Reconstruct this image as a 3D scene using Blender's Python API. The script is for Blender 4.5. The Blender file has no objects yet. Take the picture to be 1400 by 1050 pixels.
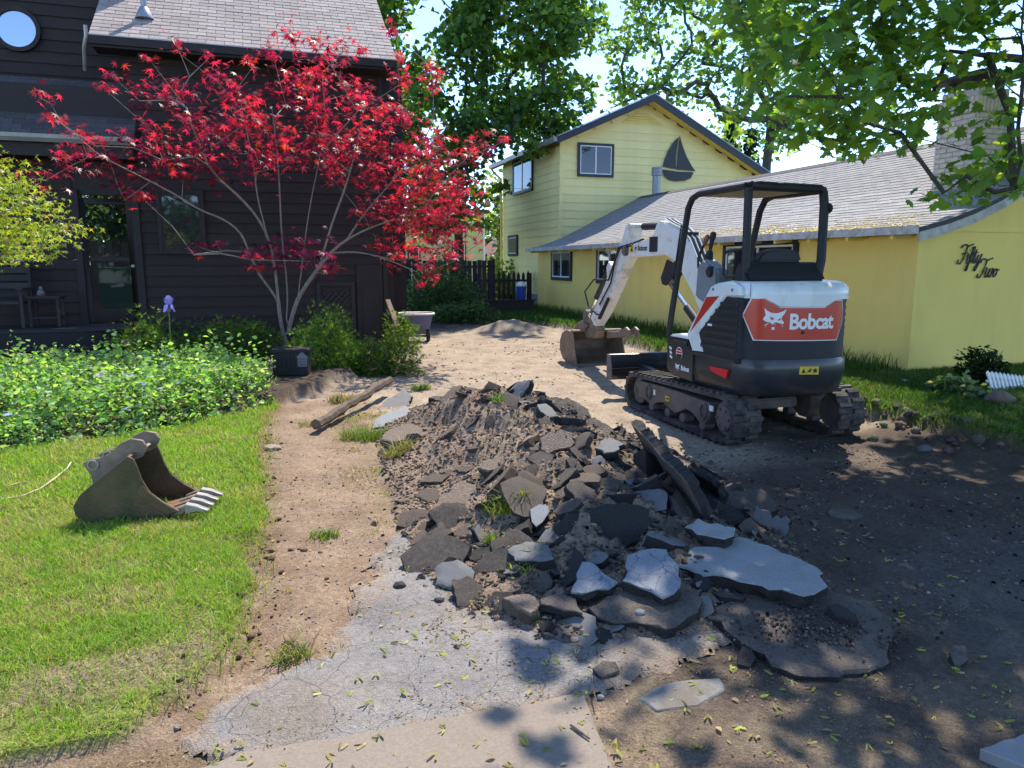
import bpy, bmesh, math, random
import numpy as np
from mathutils import Vector, Matrix

random.seed(7); RNG = np.random.default_rng(7)
R = math.radians
sc = bpy.context.scene
C = sc.collection

# ------------------------------------------------------------------ camera
PITCH = math.atan(.165); CP, SP = math.cos(PITCH), math.sin(PITCH); HC = 1.65
cam = bpy.data.cameras.new('camera'); cam.sensor_width = 36; cam.lens = 1000/1400*36
cam.clip_start = .05; cam.clip_end = 2000
co = bpy.data.objects.new('camera', cam); C.objects.link(co)
co.location = (0, 0, HC); co.rotation_euler = (math.pi/2 - PITCH, 0, 0)
sc.camera = co

# ------------------------------------------------------------------ sky, sun, exposure
SUN_EL, SUN_AZ = R(57), R(17)          # azimuth measured from +Y towards +X
w = bpy.data.worlds.new('World'); sc.world = w; w.use_nodes = True
nt = w.node_tree; bg = nt.nodes['Background']
sky = nt.nodes.new('ShaderNodeTexSky'); sky.sky_type = 'NISHITA'; sky.sun_disc = False
sky.altitude = 800; sky.sun_elevation = SUN_EL; sky.sun_rotation = SUN_AZ; sky.air_density = .62; sky.dust_density = .0; sky.ozone_density = 3.0
nt.links.new(sky.outputs[0], bg.inputs[0]); bg.inputs[1].default_value = .15
sl = bpy.data.lights.new('sun', 'SUN'); sl.energy = 2.4; sl.angle = R(.53); sl.color = (1, .92, .79)
so = bpy.data.objects.new('sun', sl); C.objects.link(so); so.location = (10, 20, 30)
SD = Vector((math.sin(SUN_AZ)*math.cos(SUN_EL), math.cos(SUN_AZ)*math.cos(SUN_EL), math.sin(SUN_EL)))
so.rotation_euler = SD.to_track_quat('Z', 'Y').to_euler()
sc.view_settings.view_transform = 'Standard'; sc.view_settings.look = 'None'
sc.view_settings.exposure = 1.84; sc.view_settings.gamma = 1; sc.view_settings.use_curve_mapping = False
sc.render.engine = 'CYCLES'
try:
    sc.cycles.use_denoising = True; sc.cycles.max_bounces = 6; sc.cycles.diffuse_bounces = 3
    sc.cycles.transmission_bounces = 4; sc.cycles.transparent_max_bounces = 6
    sc.cycles.caustics_reflective = False; sc.cycles.caustics_refractive = False
except Exception: pass

# ------------------------------------------------------------------ the lot is turned 18 degrees: a runs along the fronts, b away from us
TH = R(18); CT, ST = math.cos(TH), math.sin(TH)
def W(a, b, z=0): return Vector((a*CT - b*ST, a*ST + b*CT, z))
def AB(x, y): return (x*CT + y*ST, -x*ST + y*CT)
def ray(u, v):
    x = (u-700)/1000; y = -(v-525)/1000
    return Vector((x, CP + y*SP, -SP + y*CP))
def at(u, v, Y):
    r = ray(u, v); return Vector((0, 0, HC)) + r*(Y/r.y)
def on_plane(u, v, p, n):
    r = ray(u, v); o = Vector((0, 0, HC)); return o + r*((p-o).dot(n)/r.dot(n))
def on_ground(u, v, z=0): return on_plane(u, v, Vector((0, 0, z)), Vector((0, 0, 1)))

# ------------------------------------------------------------------ noise
def _h(ix, iy, s):
    n = (ix.astype(np.int64)*374761393 + iy.astype(np.int64)*668265263 + s*1442695041) & 0x7fffffff
    n = ((n ^ (n >> 13))*1274126177) & 0x7fffffff
    return ((n ^ (n >> 16)) & 0xffff)/65535.0
def vnoise(x, y, s=0):
    x = np.asarray(x, float); y = np.asarray(y, float)
    ix = np.floor(x); iy = np.floor(y); fx = x-ix; fy = y-iy
    fx = fx*fx*(3-2*fx); fy = fy*fy*(3-2*fy)
    a = _h(ix, iy, s); b = _h(ix+1, iy, s); c = _h(ix, iy+1, s); d = _h(ix+1, iy+1, s)
    return (a*(1-fx)+b*fx)*(1-fy) + (c*(1-fx)+d*fx)*fy
def fbm(x, y, s=0, o=4):
    t = 0; amp = .5
    for k in range(o):
        t = t + amp*vnoise(np.asarray(x)*2**k + 17.3*k, np.asarray(y)*2**k + 9.1*k, s+k); amp *= .5
    return t/(1-.5**o)
def smooth(e0, e1, x):
    t = np.clip((x-e0)/(e1-e0), 0, 1); return t*t*(3-2*t)

# ------------------------------------------------------------------ objects
def thing(name, label, cat, loc=(0, 0, 0), rz=TH, group=None):
    o = bpy.data.objects.new(name, None); C.objects.link(o); o.empty_display_size = .1
    o.location = loc; o.rotation_euler = (0, 0, rz); return tag(o, label, cat, group)
def tag(o, label=None, cat=None, group=None, kind=None):
    if label: o['label'] = label
    if cat: o['category'] = cat
    if group: o['group'] = group
    if kind: o['kind'] = kind
    return o
def link(name, me, parent=None):
    o = bpy.data.objects.new(name, me); C.objects.link(o)
    if parent: o.parent = parent
    return o
def sharp(me, deg=35):
    me.polygons.foreach_set('use_smooth', [True]*len(me.polygons))
    try: me.set_sharp_from_angle(angle=R(deg))
    except Exception: pass
class MB:
    def __init__(s): s.v = []; s.f = []
    def add(s, vs, fs):
        k = len(s.v); s.v += [tuple(q) for q in vs]; s.f += [tuple(i+k for i in f) for f in fs]; return s
    def box(s, x0, x1, y0, y1, z0, z1):
        return s.add([(x0,y0,z0),(x1,y0,z0),(x1,y1,z0),(x0,y1,z0),(x0,y0,z1),(x1,y0,z1),(x1,y1,z1),(x0,y1,z1)],
                     [(0,3,2,1),(4,5,6,7),(0,1,5,4),(1,2,6,5),(2,3,7,6),(3,0,4,7)])
    def bar(s, p, q, wx, wz, up=(0,0,1)):
        p = Vector(p); q = Vector(q); d = (q-p).normalized(); u = Vector(up)
        if abs(d.dot(u)) > .98: u = Vector((1,0,0))
        x = d.cross(u).normalized(); z = x.cross(d)
        vs = [e + x*(sx*wx/2) + z*(sz*wz/2) for e in (p, q) for sx, sz in ((-1,-1),(1,-1),(1,1),(-1,1))]
        return s.add(vs, [(0,1,2,3),(7,6,5,4),(0,4,5,1),(1,5,6,2),(2,6,7,3),(3,7,4,0)])
    def tube(s, pts, r, n=8, cap=True):
        pts = [Vector(p) for p in pts]; m = len(pts); rs = r if isinstance(r, (list, tuple)) else [r]*m
        k0 = len(s.v); x = None
        for i, p in enumerate(pts):
            d = (pts[min(i+1, m-1)] - pts[max(i-1, 0)])
            d = d.normalized() if d.length > 1e-9 else Vector((0,0,1))
            if x is None:
                x = d.orthogonal().normalized()
            else:
                x = (x - d*x.dot(d)); x = x.normalized() if x.length > 1e-6 else d.orthogonal().normalized()
            y = d.cross(x)
            for j in range(n):
                t = 2*math.pi*j/n; s.v.append(tuple(p + (x*math.cos(t) + y*math.sin(t))*rs[i]))
        for i in range(m-1):
            for j in range(n):
                a = k0+i*n+j; b = k0+i*n+(j+1) % n; s.f.append((a, b, b+n, a+n))
        if cap:
            s.f.append(tuple(k0+j for j in reversed(range(n)))); s.f.append(tuple(k0+(m-1)*n+j for j in range(n)))
        return s
    def prism(s, poly, lo, hi, ax='x'):
        # poly: 2-D points in the plane across ax, extruded from lo to hi along it
        def P(u, v, t): return {'x': (t, u, v), 'y': (u, t, v), 'z': (u, v, t)}[ax]
        n = len(poly); area = sum(poly[i][0]*poly[(i+1) % n][1]-poly[(i+1) % n][0]*poly[i][1] for i in range(n))
        if (area < 0) != (ax == 'y'): poly = poly[::-1]
        s.add([P(u, v, lo) for u, v in poly] + [P(u, v, hi) for u, v in poly],
              [tuple(reversed(range(n))), tuple(range(n, 2*n))] + [(i, (i+1) % n, n+(i+1) % n, n+i) for i in range(n)])
        return s
    def disc(s, c, r, t, ax='x', n=20):
        poly = [(c[1 if ax == 'x' else 0] + r*math.cos(2*math.pi*i/n), c[2 if ax != 'z' else 1] + r*math.sin(2*math.pi*i/n)) for i in range(n)]
        k = {'x': 0, 'y': 1, 'z': 2}[ax]
        return s.prism(poly, c[k]-t/2, c[k]+t/2, ax)
    def lathe(s, prof, c=(0,0,0), n=16):
        k0 = len(s.v); m = len(prof)
        for r, z in prof:
            for j in range(n):
                t = 2*math.pi*j/n; s.v.append((c[0]+r*math.cos(t), c[1]+r*math.sin(t), c[2]+z))
        for i in range(m-1):
            for j in range(n):
                a = k0+i*n+j; b = k0+i*n+(j+1) % n; s.f.append((a, b, b+n, a+n))
        s.f.append(tuple(k0+j for j in reversed(range(n)))); s.f.append(tuple(k0+(m-1)*n+j for j in range(n)))
        return s
    def mesh(s, name, mat, bevel=0, seg=2, deg=35, flat=False):
        me = bpy.data.meshes.new(name); me.from_pydata(s.v, [], s.f)
        if bevel:
            bm = bmesh.new(); bm.from_mesh(me); bmesh.ops.remove_doubles(bm, verts=bm.verts, dist=1e-5)
            es = [e for e in bm.edges if len(e.link_faces) == 2 and e.calc_face_angle(0) > R(28)]
            bmesh.ops.bevel(bm, geom=es, offset=bevel, segments=seg, affect='EDGES', clamp_overlap=True)
            bm.to_mesh(me); bm.free()
        if mat:
            for m_ in (mat if isinstance(mat, (list, tuple)) else [mat]): me.materials.append(m_)
        if not flat: sharp(me, deg)
        return me
    def build(s, name, mat, parent=None, bevel=0, **k): return link(name, s.mesh(name, mat, bevel, **k), parent)
def bulk(name, V, F, mat, parent=None, col=None, smooth_=False):
    V = np.asarray(V, np.float32); F = np.asarray(F, np.int32); k = F.shape[1]
    me = bpy.data.meshes.new(name); me.vertices.add(len(V)); me.vertices.foreach_set('co', V.ravel())
    me.loops.add(F.size); me.loops.foreach_set('vertex_index', F.ravel())
    me.polygons.add(len(F)); me.polygons.foreach_set('loop_start', np.arange(0, F.size, k, dtype=np.int32))
    try: me.polygons.foreach_set('loop_total', np.full(len(F), k, np.int32))
    except Exception: pass
    if smooth_: me.polygons.foreach_set('use_smooth', np.ones(len(F), bool))
    me.update(calc_edges=True)
    if col is not None:
        at_ = me.color_attributes.new('Col', 'FLOAT_COLOR', 'POINT')
        c4 = np.ones((len(V), 4), np.float32); c4[:, :3] = col; at_.data.foreach_set('color', c4.ravel())
    if mat: me.materials.append(mat)
    return link(name, me, parent)

# ------------------------------------------------------------------ materials
def mat(name, col, rough=.7, var=.15, scale=6, metal=0, bump=0, bscale=40, spec=.4, dirt=None, dscale=3, damt=.5, coat=0, stretch=None, dthr=(.45, .7), dstretch=None):
    m = bpy.data.materials.new(name); m.use_nodes = True; n = m.node_tree; L = n.links
    b = n.nodes['Principled BSDF']; b.inputs['Roughness'].default_value = rough; b.inputs['Metallic'].default_value = metal
    b.inputs['Specular IOR Level'].default_value = spec
    if coat: b.inputs['Coat Weight'].default_value = coat; b.inputs['Coat Roughness'].default_value = .12
    tc = n.nodes.new('ShaderNodeTexCoord'); mp = n.nodes.new('ShaderNodeMapping'); L.new(tc.outputs['Object'], mp.inputs[0])
    if stretch: mp.inputs['Scale'].default_value = stretch
    t = n.nodes.new('ShaderNodeTexNoise'); t.inputs['Scale'].default_value = scale; t.inputs['Detail'].default_value = 6; L.new(mp.outputs[0], t.inputs[0])
    r = n.nodes.new('ShaderNodeValToRGB'); L.new(t.outputs['Fac'], r.inputs[0])
    r.color_ramp.elements[0].position = .3; r.color_ramp.elements[1].position = .7
    r.color_ramp.elements[0].color = tuple(c*(1-var) for c in col) + (1,); r.color_ramp.elements[1].color = tuple(min(c*(1+var), .95) for c in col) + (1,)
    out = r.outputs[0]
    if dirt:
        t2 = n.nodes.new('ShaderNodeTexNoise'); t2.inputs['Scale'].default_value = dscale; t2.inputs['Detail'].default_value = 8; t2.inputs['Roughness'].default_value = .65
        if dstretch:
            mp2 = n.nodes.new('ShaderNodeMapping'); mp2.inputs['Scale'].default_value = dstretch; L.new(tc.outputs['Object'], mp2.inputs[0]); L.new(mp2.outputs[0], t2.inputs[0])
        else: L.new(tc.outputs['Object'], t2.inputs[0])
        r2 = n.nodes.new('ShaderNodeValToRGB'); L.new(t2.outputs['Fac'], r2.inputs[0])
        r2.color_ramp.elements[0].position = dthr[0]; r2.color_ramp.elements[1].position = dthr[1]
        r2.color_ramp.elements[1].color = (damt, damt, damt, 1); r2.color_ramp.elements[0].color = (0, 0, 0, 1)
        mx = n.nodes.new('ShaderNodeMix'); mx.data_type = 'RGBA'; L.new(r2.outputs[0], mx.inputs[0]); L.new(out, mx.inputs[6]); mx.inputs[7].default_value = tuple(dirt) + (1,)
        out = mx.outputs[2]
    L.new(out, b.inputs['Base Color'])
    if bump:
        t3 = n.nodes.new('ShaderNodeTexNoise'); t3.inputs['Scale'].default_value = bscale; t3.inputs['Detail'].default_value = 5; L.new(mp.outputs[0], t3.inputs[0])
        bp = n.nodes.new('ShaderNodeBump'); bp.inputs['Strength'].default_value = bump; bp.inputs['Distance'].default_value = .02
        L.new(t3.outputs['Fac'], bp.inputs['Height']); L.new(bp.outputs[0], b.inputs['Normal'])
    return m
def obj_random(m, amt=.25):
    """lets each piece that shares the material be a little lighter or darker"""
    n = m.node_tree; L = n.links; b = n.nodes['Principled BSDF']; src = b.inputs['Base Color'].links[0].from_socket
    oi = n.nodes.new('ShaderNodeObjectInfo'); mr = n.nodes.new('ShaderNodeMapRange'); L.new(oi.outputs['Random'], mr.inputs[0])
    mr.inputs[3].default_value = 1-amt; mr.inputs[4].default_value = 1+amt
    mx = n.nodes.new('ShaderNodeMix'); mx.data_type = 'RGBA'; mx.blend_type = 'MULTIPLY'; mx.inputs[0].default_value = 1
    L.new(src, mx.inputs[6]); L.new(mr.outputs[0], mx.inputs[7]); L.new(mx.outputs[2], b.inputs['Base Color']); return m
def leaf_mat(name, trans=.45, tcol=(1.2, 1.25, .5), rough=.45, spec=.35):
    m = bpy.data.materials.new(name); m.use_nodes = True; n = m.node_tree; L = n.links
    b = n.nodes['Principled BSDF']; b.inputs['Roughness'].default_value = rough; b.inputs['Specular IOR Level'].default_value = spec
    a = n.nodes.new('ShaderNodeVertexColor'); a.layer_name = 'Col'; L.new(a.outputs[0], b.inputs['Base Color'])
    t = n.nodes.new('ShaderNodeBsdfTranslucent'); mx = n.nodes.new('ShaderNodeMix'); mx.data_type = 'RGBA'; mx.blend_type = 'MULTIPLY'
    mx.inputs[0].default_value = 1; mx.inputs[7].default_value = tuple(tcol) + (1,); L.new(a.outputs[0], mx.inputs[6]); L.new(mx.outputs[2], t.inputs[0])
    s = n.nodes.new('ShaderNodeMixShader'); s.inputs[0].default_value = trans
    L.new(b.outputs[0], s.inputs[1]); L.new(t.outputs[0], s.inputs[2]); L.new(s.outputs[0], n.nodes['Material Output'].inputs[0]); return m
def ground_mat(name, speck=.5, sscale=160, bump=.6, rough=.95):
    m = bpy.data.materials.new(name); m.use_nodes = True; n = m.node_tree; L = n.links
    b = n.nodes['Principled BSDF']; b.inputs['Roughness'].default_value = rough; b.inputs['Specular IOR Level'].default_value = .15
    a = n.nodes.new('ShaderNodeVertexColor'); a.layer_name = 'Col'; tc = n.nodes.new('ShaderNodeTexCoord')
    out = a.outputs[0]
    for sc_, lo, hi, p0, p1 in ((sscale, 1-speck, 1+speck*.8, .34, .66), (sscale/4.3, 1-speck*.5, 1+speck*.45, .35, .65), (2.2, .86, 1.12, .35, .65)):
        t = n.nodes.new('ShaderNodeTexNoise'); t.inputs['Scale'].default_value = sc_; t.inputs['Detail'].default_value = 4; L.new(tc.outputs['Object'], t.inputs[0])
        mr = n.nodes.new('ShaderNodeMapRange'); mr.inputs[1].default_value = p0; mr.inputs[2].default_value = p1; mr.inputs[3].default_value = lo; mr.inputs[4].default_value = hi
        L.new(t.outputs['Fac'], mr.inputs[0])
        mx = n.nodes.new('ShaderNodeMix'); mx.data_type = 'RGBA'; mx.blend_type = 'MULTIPLY'; mx.inputs[0].default_value = 1
        L.new(out, mx.inputs[6]); L.new(mr.outputs[0], mx.inputs[7]); out = mx.outputs[2]
    L.new(out, b.inputs['Base Color'])
    t3 = n.nodes.new('ShaderNodeTexNoise'); t3.inputs['Scale'].default_value = sscale*.5; t3.inputs['Detail'].default_value = 8; L.new(tc.outputs['Object'], t3.inputs[0])
    bp = n.nodes.new('ShaderNodeBump'); bp.inputs['Strength'].default_value = bump; bp.inputs['Distance'].default_value = .03
    L.new(t3.outputs['Fac'], bp.inputs['Height']); L.new(bp.outputs[0], b.inputs['Normal']); return m
def glass_mat(name, col=(.02, .025, .03), rough=.03, clear=0):
    m = bpy.data.materials.new(name); m.use_nodes = True; n = m.node_tree; b = n.nodes['Principled BSDF']
    b.inputs['Base Color'].default_value = tuple(col) + (1,); b.inputs['Roughness'].default_value = rough; b.inputs['Specular IOR Level'].default_value = .8
    if clear:
        t = n.nodes.new('ShaderNodeBsdfTransparent'); t.inputs[0].default_value = (.8, .85, .85, 1); s = n.nodes.new('ShaderNodeMixShader'); s.inputs[0].default_value = clear
        n.links.new(b.outputs[0], s.inputs[1]); n.links.new(t.outputs[0], s.inputs[2]); n.links.new(s.outputs[0], n.nodes['Material Output'].inputs[0])
    return m

M = {}
M['brown'] = obj_random(mat('brown siding', (.027, .0175, .0155), .75, .25, 5, bump=.25, bscale=30, stretch=(1, 1, 12)), .18)
M['brown_trim'] = mat('brown trim', (.020, .0135, .0125), .65, .2, 8)
M['deck'] = obj_random(mat('weathered deck', (.040, .034, .032), .8, .25, 8, stretch=(1, 8, 8), bump=.3), .2)
M['shingle_b'] = obj_random(mat('taupe shingle', (.34, .285, .255), .92, .14, 30, bump=.5, bscale=220), .16)
M['shingle_g'] = obj_random(mat('pale grey shingle', (.305, .295, .295), .9, .14, 30, bump=.5, bscale=220, dirt=(.18, .17, .16), dscale=2.2, damt=.5), .14)
M['shingle_d'] = obj_random(mat('dark shingle', (.085, .075, .075), .92, .2, 30, bump=.5, bscale=220), .16)
M['yellow'] = mat('yellow stucco', (.94, .69, .19), .85, .05, 1.3, bump=.12, bscale=120, dirt=(.68, .50, .16), dscale=2.2, damt=.42, dthr=(.48, .74), dstretch=(1, 1, .28))
M['yellow_b'] = obj_random(mat('yellow siding', (.91, .76, .33), .7, .06, 2, bump=.08, bscale=60), .035)
M['yellow_t'] = mat('yellow trim', (.86, .64, .18), .7, .06, 3)
M['navy'] = mat('dark trim paint', (.022, .026, .034), .45, .15, 6)
M['white'] = mat('white vinyl', (.78, .78, .76), .45, .04, 6)
M['fascia'] = mat('weathered pale fascia', (.50, .48, .45), .7, .2, 6, dirt=(.12, .11, .1), dscale=9, damt=.6)
M['gutter'] = mat('dull metal gutter', (.33, .32, .32), .4, .15, 4, metal=.4)
M['glass'] = glass_mat('window glass')
M['glass_clear'] = glass_mat('door glass', clear=.9)
M['block'] = mat('concrete block', (.30, .30, .30), .9, .12, 10, bump=.3)
M['brick'] = obj_random(mat('white painted brick', (.60, .52, .43), .85, .1, 12, bump=.4, bscale=50), .08)
M['mortar'] = mat('brick joint', (.42, .39, .36), .95, .1, 20)
M['cap'] = mat('dark chimney cap', (.04, .035, .035), .7, .2, 8)
M['lead'] = mat('grey flashing', (.30, .31, .35), .45, .15, 8, metal=.4)
M['bark'] = mat('dark bark', (.075, .062, .052), .95, .3, 8, bump=.8, bscale=18, stretch=(3, 3, .6))
M['bark_p'] = mat('pale maple bark', (.24, .20, .165), .85, .25, 14, bump=.4, bscale=30, stretch=(2, 2, .6))
M['leaf'] = leaf_mat('green leaf', .55, (1.9, 1.8, .6))
M['leaf_far'] = leaf_mat('distant leaf', .52, (1.7, 1.7, .5), .5)
M['leaf_red'] = leaf_mat('red maple leaf', .55, (1.9, .8, 1.1), .4, .35)
M['leaf_lime'] = leaf_mat('lime maple leaf', .45, (1.3, 1.25, .5))
M['grass'] = leaf_mat('grass blade', .4, (1.3, 1.35, .5), .5, .3)
M['soil'] = ground_mat('soil', .45, 130, .7)
M['clod'] = mat('soil clod', (.075, .055, .043), .95, .4, 14, bump=.7, bscale=60)
M['asph_top'] = mat('weathered asphalt', (.14, .14, .142), .8, .25, 90, bump=.4, bscale=160, dirt=(.13, .12, .12), dscale=5, damt=.6)
M['asph_brk'] = mat('broken asphalt', (.021, .0185, .018), .85, .75, 130, bump=.5, bscale=110)
M['asph_mid'] = mat('grey brown asphalt', (.082, .066, .055), .85, .4, 70, bump=.7, bscale=110, dirt=(.20, .165, .135), dscale=6, damt=.55)
M['dusty'] = mat('soil covered asphalt', (.15, .115, .09), .9, .35, 40, bump=.8, bscale=80)
M['timber'] = mat('rotten timber', (.11, .08, .058), .9, .35, 10, stretch=(1, 1, 1), bump=.7, bscale=30)

# ================================================================== THE SETTING
def pl(xs, ys): return lambda t: np.interp(t, xs, ys)
lawn_edge = pl([2.3, 2.55, 2.62, 3.09, 4, 5, 6, 7.5, 8.6, 20], [-9, -1.6, -.55, -.25, -.2, -.17, -.18, -.19, -.05, -.05])
bed_front = pl([-12, -4, -2.2, -1.06, -.05, .2], [6.6, 7.0, 7.3, 7.75, 8.6, 9.2])
bed_right = pl([8.5, 9.5, 10.5, 11.5, 12.6, 14.6], [.0, .45, .95, 1.15, 1.2, 1.9])
rl_edge = pl([0, 3, 4.4, 6.1, 8, 11, 15, 18, 19.3, 20, 60], [6.6, 6.3, 6.1, 5.75, 6.2, 6.6, 6.8, 6.7, 6.0, 4.6, 4.6])
def mound(a, b):
    a = np.asarray(a, float); b = np.asarray(b, float)
    ca = np.interp(b, [2.6, 3.6, 5, 7, 8.2], [1.75, 1.78, 2.02, 2.0, 1.9]); wd = np.interp(b, [2.6, 3.6, 5, 7, 8.2], [.62, .78, .80, .70, .5])
    s = np.interp(b, [2.55, 3.1, 3.9, 4.8, 5.7, 6.6, 7.4, 8.3], [0, .15, .28, .41, .475, .43, .29, 0])
    u = np.abs(a-ca)/wd
    return s*np.exp(-(u**2.4)*.95)
def weights(a, b):
    """lawn, bed, path, drive, right lawn, back planting"""
    n = (fbm(a*2.1, b*2.1, 3)-.5)*.5 + (fbm(a*9, b*9, 5)-.5)*.16
    le = lawn_edge(b) + n*.45; bf = bed_front(a) + n*.5
    lawn = smooth(-.03, .05, le-a)*smooth(-.05, .05, bf-b)
    bed = smooth(-.08, .08, b-bf)*smooth(-.15, .15, bed_right(b)+n-a)*(b > 6)
    rl = smooth(-.06, .06, a-rl_edge(b)-n*.6)*(1-smooth(20.5, 21, b)*0)
    back = smooth(-.1, .1, b-(17.4+n*.3))*(a < 5.2)*(a > .5)
    path = smooth(.35, -.35, a-(1.05+n*1.2))*smooth(10, 8.6, b)
    return lawn, bed, path, rl, back
def hz(a, b):
    a = np.asarray(a, float); b = np.asarray(b, float)
    lawn, bed, path, rl, back = weights(a, b)
    z = (fbm(a*.9, b*.9, 11)-.5)*.05 + (fbm(a*5, b*5, 12)-.5)*.03 + (fbm(a*22, b*22, 13, 3)-.5)*.02
    flat = smooth(2.75, 2.45, b) ; z = z*(1-flat*.7) - .008*flat
    z = z + lawn*(.05+(fbm(a*1.4, b*1.4, 14)-.5)*.04) + bed*.17*smooth(7, 9, b) + rl*(.13 + .05*smooth(6, 8, a)) + back*.1
    z = z + .10*np.exp(-((a-(rl_edge(b)-.05))/.28)**2)*(.3+fbm(a*4, b*4, 19))*smooth(9, 6, b)       # broken edge of the drive
    z = z + .28*np.exp(-(((a-5.5)/.95)**2+((b-16.9)/.5)**2))*(.7+.6*fbm(a*5, b*5, 23))               # little heap of gravel at the far end
    z = z - .02*smooth(.3, .0, np.abs(a-.35))*smooth(8, 3, b)
    for ac_, w_, b0_, b1_ in ((4.06, .17, 1.5, 8.6), (5.20, .17, 1.5, 8.6), (3.35, .16, 5.2, 13), (4.50, .16, 8.6, 13)):            # marks pressed by the rubber tracks
        m_ = smooth(w_+.05, w_-.03, np.abs(a-ac_-.05*np.sin(b*.8)))*smooth(b0_, b0_+.6, b)*smooth(b1_, b1_-.8, b)*smooth(.35, .6, fbm(a*1.5, b*1.5, 25)+.12)
        z = z + m_*(-.016 + .009*np.sin(b*2*np.pi/.10))
    return z
def hm(a, b):
    a = np.asarray(a, float); b = np.asarray(b, float); m = mound(a, b)
    rough = (fbm(a*3, b*3, 31)-.5)*.22 + (fbm(a*9, b*9, 32)-.5)*.11 + (fbm(a*30, b*30, 33, 3)-.5)*.045
    return hz(a, b)*0 + m + rough*smooth(.02, .2, m) - .05*smooth(.04, .0, m)
RA0, RB0_, RS_ = -8.0, .8, .025
_ra = np.arange(RA0, 10, RS_); _rb = np.arange(RB0_, 30, RS_); _RA, _RB = np.meshgrid(_ra, _rb, indexing='ij')
_HT = np.maximum(hz(_RA, _RB), hm(_RA, _RB)); _HTL = _HT.tolist(); _nra, _nrb = len(_ra), len(_rb)
def htop(a, b):
    x = min(max((a-RA0)/RS_, 0), _nra-2.001); y = min(max((b-RB0_)/RS_, 0), _nrb-2.001); i = int(x); j = int(y); fx = x-i; fy = y-j; r0 = _HTL[i]; r1 = _HTL[i+1]
    return (r0[j]*(1-fx)+r1[j]*fx)*(1-fy) + (r0[j+1]*(1-fx)+r1[j+1]*fx)*fy
def hit(u, v):
    r = ray(u, v); o = Vector((0, 0, HC)); t = 1.2
    while t < 60:
        p = o + r*t; a, b = AB(p.x, p.y)
        if p.z <= htop(a, b): return p
        t += .012
    return p

def grow(stops):
    out = [stops[0][0]]
    for (x0, s0), (x1, s1) in zip(stops, stops[1:]):
        x = x0
        while x < x1 - 1e-6:
            f = (x-x0)/(x1-x0); x = min(x + s0+(s1-s0)*f, x1); out.append(x)
    return np.array(out)
ga = grow([(-16, .8), (-7, .12), (-2, .04), (-.6, .03), (3.4, .03), (7, .08), (14, .3), (45, 2)])
gb = grow([(-6, .8), (1.0, .1), (1.9, .03), (6.5, .03), (10, .06), (20, .14), (60, 2)])
A_, B_ = np.meshgrid(ga, gb, indexing='ij'); Z_ = hz(A_, B_)
Wt = weights(A_, B_)
fn = fbm(A_*1.3, B_*1.3, 41)[..., None]; fn2 = fbm(A_*6, B_*6, 42)[..., None]; fn3 = fbm(A_*28, B_*28, 43, 3)[..., None]
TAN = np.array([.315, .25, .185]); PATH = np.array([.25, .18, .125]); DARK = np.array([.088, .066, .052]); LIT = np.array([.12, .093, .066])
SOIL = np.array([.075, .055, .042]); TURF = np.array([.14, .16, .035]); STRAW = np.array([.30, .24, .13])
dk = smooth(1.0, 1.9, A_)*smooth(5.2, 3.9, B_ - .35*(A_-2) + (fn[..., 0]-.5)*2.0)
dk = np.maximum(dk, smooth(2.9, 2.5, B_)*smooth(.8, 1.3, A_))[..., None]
col = TAN*(1-dk) + DARK*dk  # darker soil at front right, with the tree shade also put into its colour
lt = (smooth(3.0, 2.2, B_)*smooth(-3, -1, A_))[..., None]*smooth(.35, .6, fn2); col = col*(1-lt) + LIT*lt
gw = (smooth(2.5, 2.9, A_+(fn[..., 0]-.5))*smooth(3.0, 2.5, B_-.25*(A_-3)+(fn[..., 0]-.5)*.8))[..., None]*.35; col = col*(1-gw) + np.array([.105, .105, .105])*gw
fw = (smooth(2.45, 1.9, B_+.2*(A_-1)+(fn[..., 0]-.5)*.6)*smooth(.8, 1.2, A_))[..., None]*.7; col = col*(1-fw) + np.array([.15, .115, .082])*fw
pw = Wt[2][..., None]; pb = (smooth(.38, .66, fn2)*.75)[..., 0][..., None]*smooth(7.5, 4.5, B_)[..., None]; pc = PATH*(1-pb) + np.array([.17, .115, .075])*pb; col = col*(1-pw) + pc*pw
sw = (np.exp(-((B_-2.47)/.10)**2)*(A_ < 1.15))[..., None]*.85; col = col*(1-sw) + np.array([.14, .10, .06])*sw
edge = np.exp(-((A_-lawn_edge(B_))/.16)**2)[..., None]*smooth(.3, .6, fn2)*.8; col = col*(1-edge) + np.array([.13, .085, .055])*edge
litter = smooth(.52, .66, fn2)*.55*smooth(.3, .9, A_)[..., None]*smooth(8.5, 6, B_)[..., None]*smooth(1.5, .9, A_)[..., None]; col = col*(1-litter) + STRAW*.75*litter
bw = np.maximum(Wt[1], Wt[4])[..., None]; col = col*(1-bw) + SOIL*bw
rw = Wt[3][..., None]; col = col*(1-rw) + TURF*.7*rw
lw = Wt[0][..., None]; dead = smooth(.52, .68, fn)*.85*smooth(4.8, 3.2, B_)[..., None]
col = col*(1-lw) + (TURF*(1-dead)+np.array([.20, .155, .10])*dead)*lw
dampr = smooth(.45, .7, fn)*.25*smooth(9, 16, B_)[..., None]; col = col*(1-dampr) + TAN*.72*dampr
col = col*(.82+.36*fn2)*(.85+.3*fn3)
na, nb = len(ga), len(gb)
XY = np.stack([A_*CT - B_*ST, A_*ST + B_*CT, Z_], -1).reshape(-1, 3); COL = col.reshape(-1, 3)
ii, jj = np.meshgrid(np.arange(na-1), np.arange(nb-1), indexing='ij')
Q = np.stack([ii*nb+jj, (ii+1)*nb+jj, (ii+1)*nb+jj+1, ii*nb+jj+1], -1).reshape(-1, 4)
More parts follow.
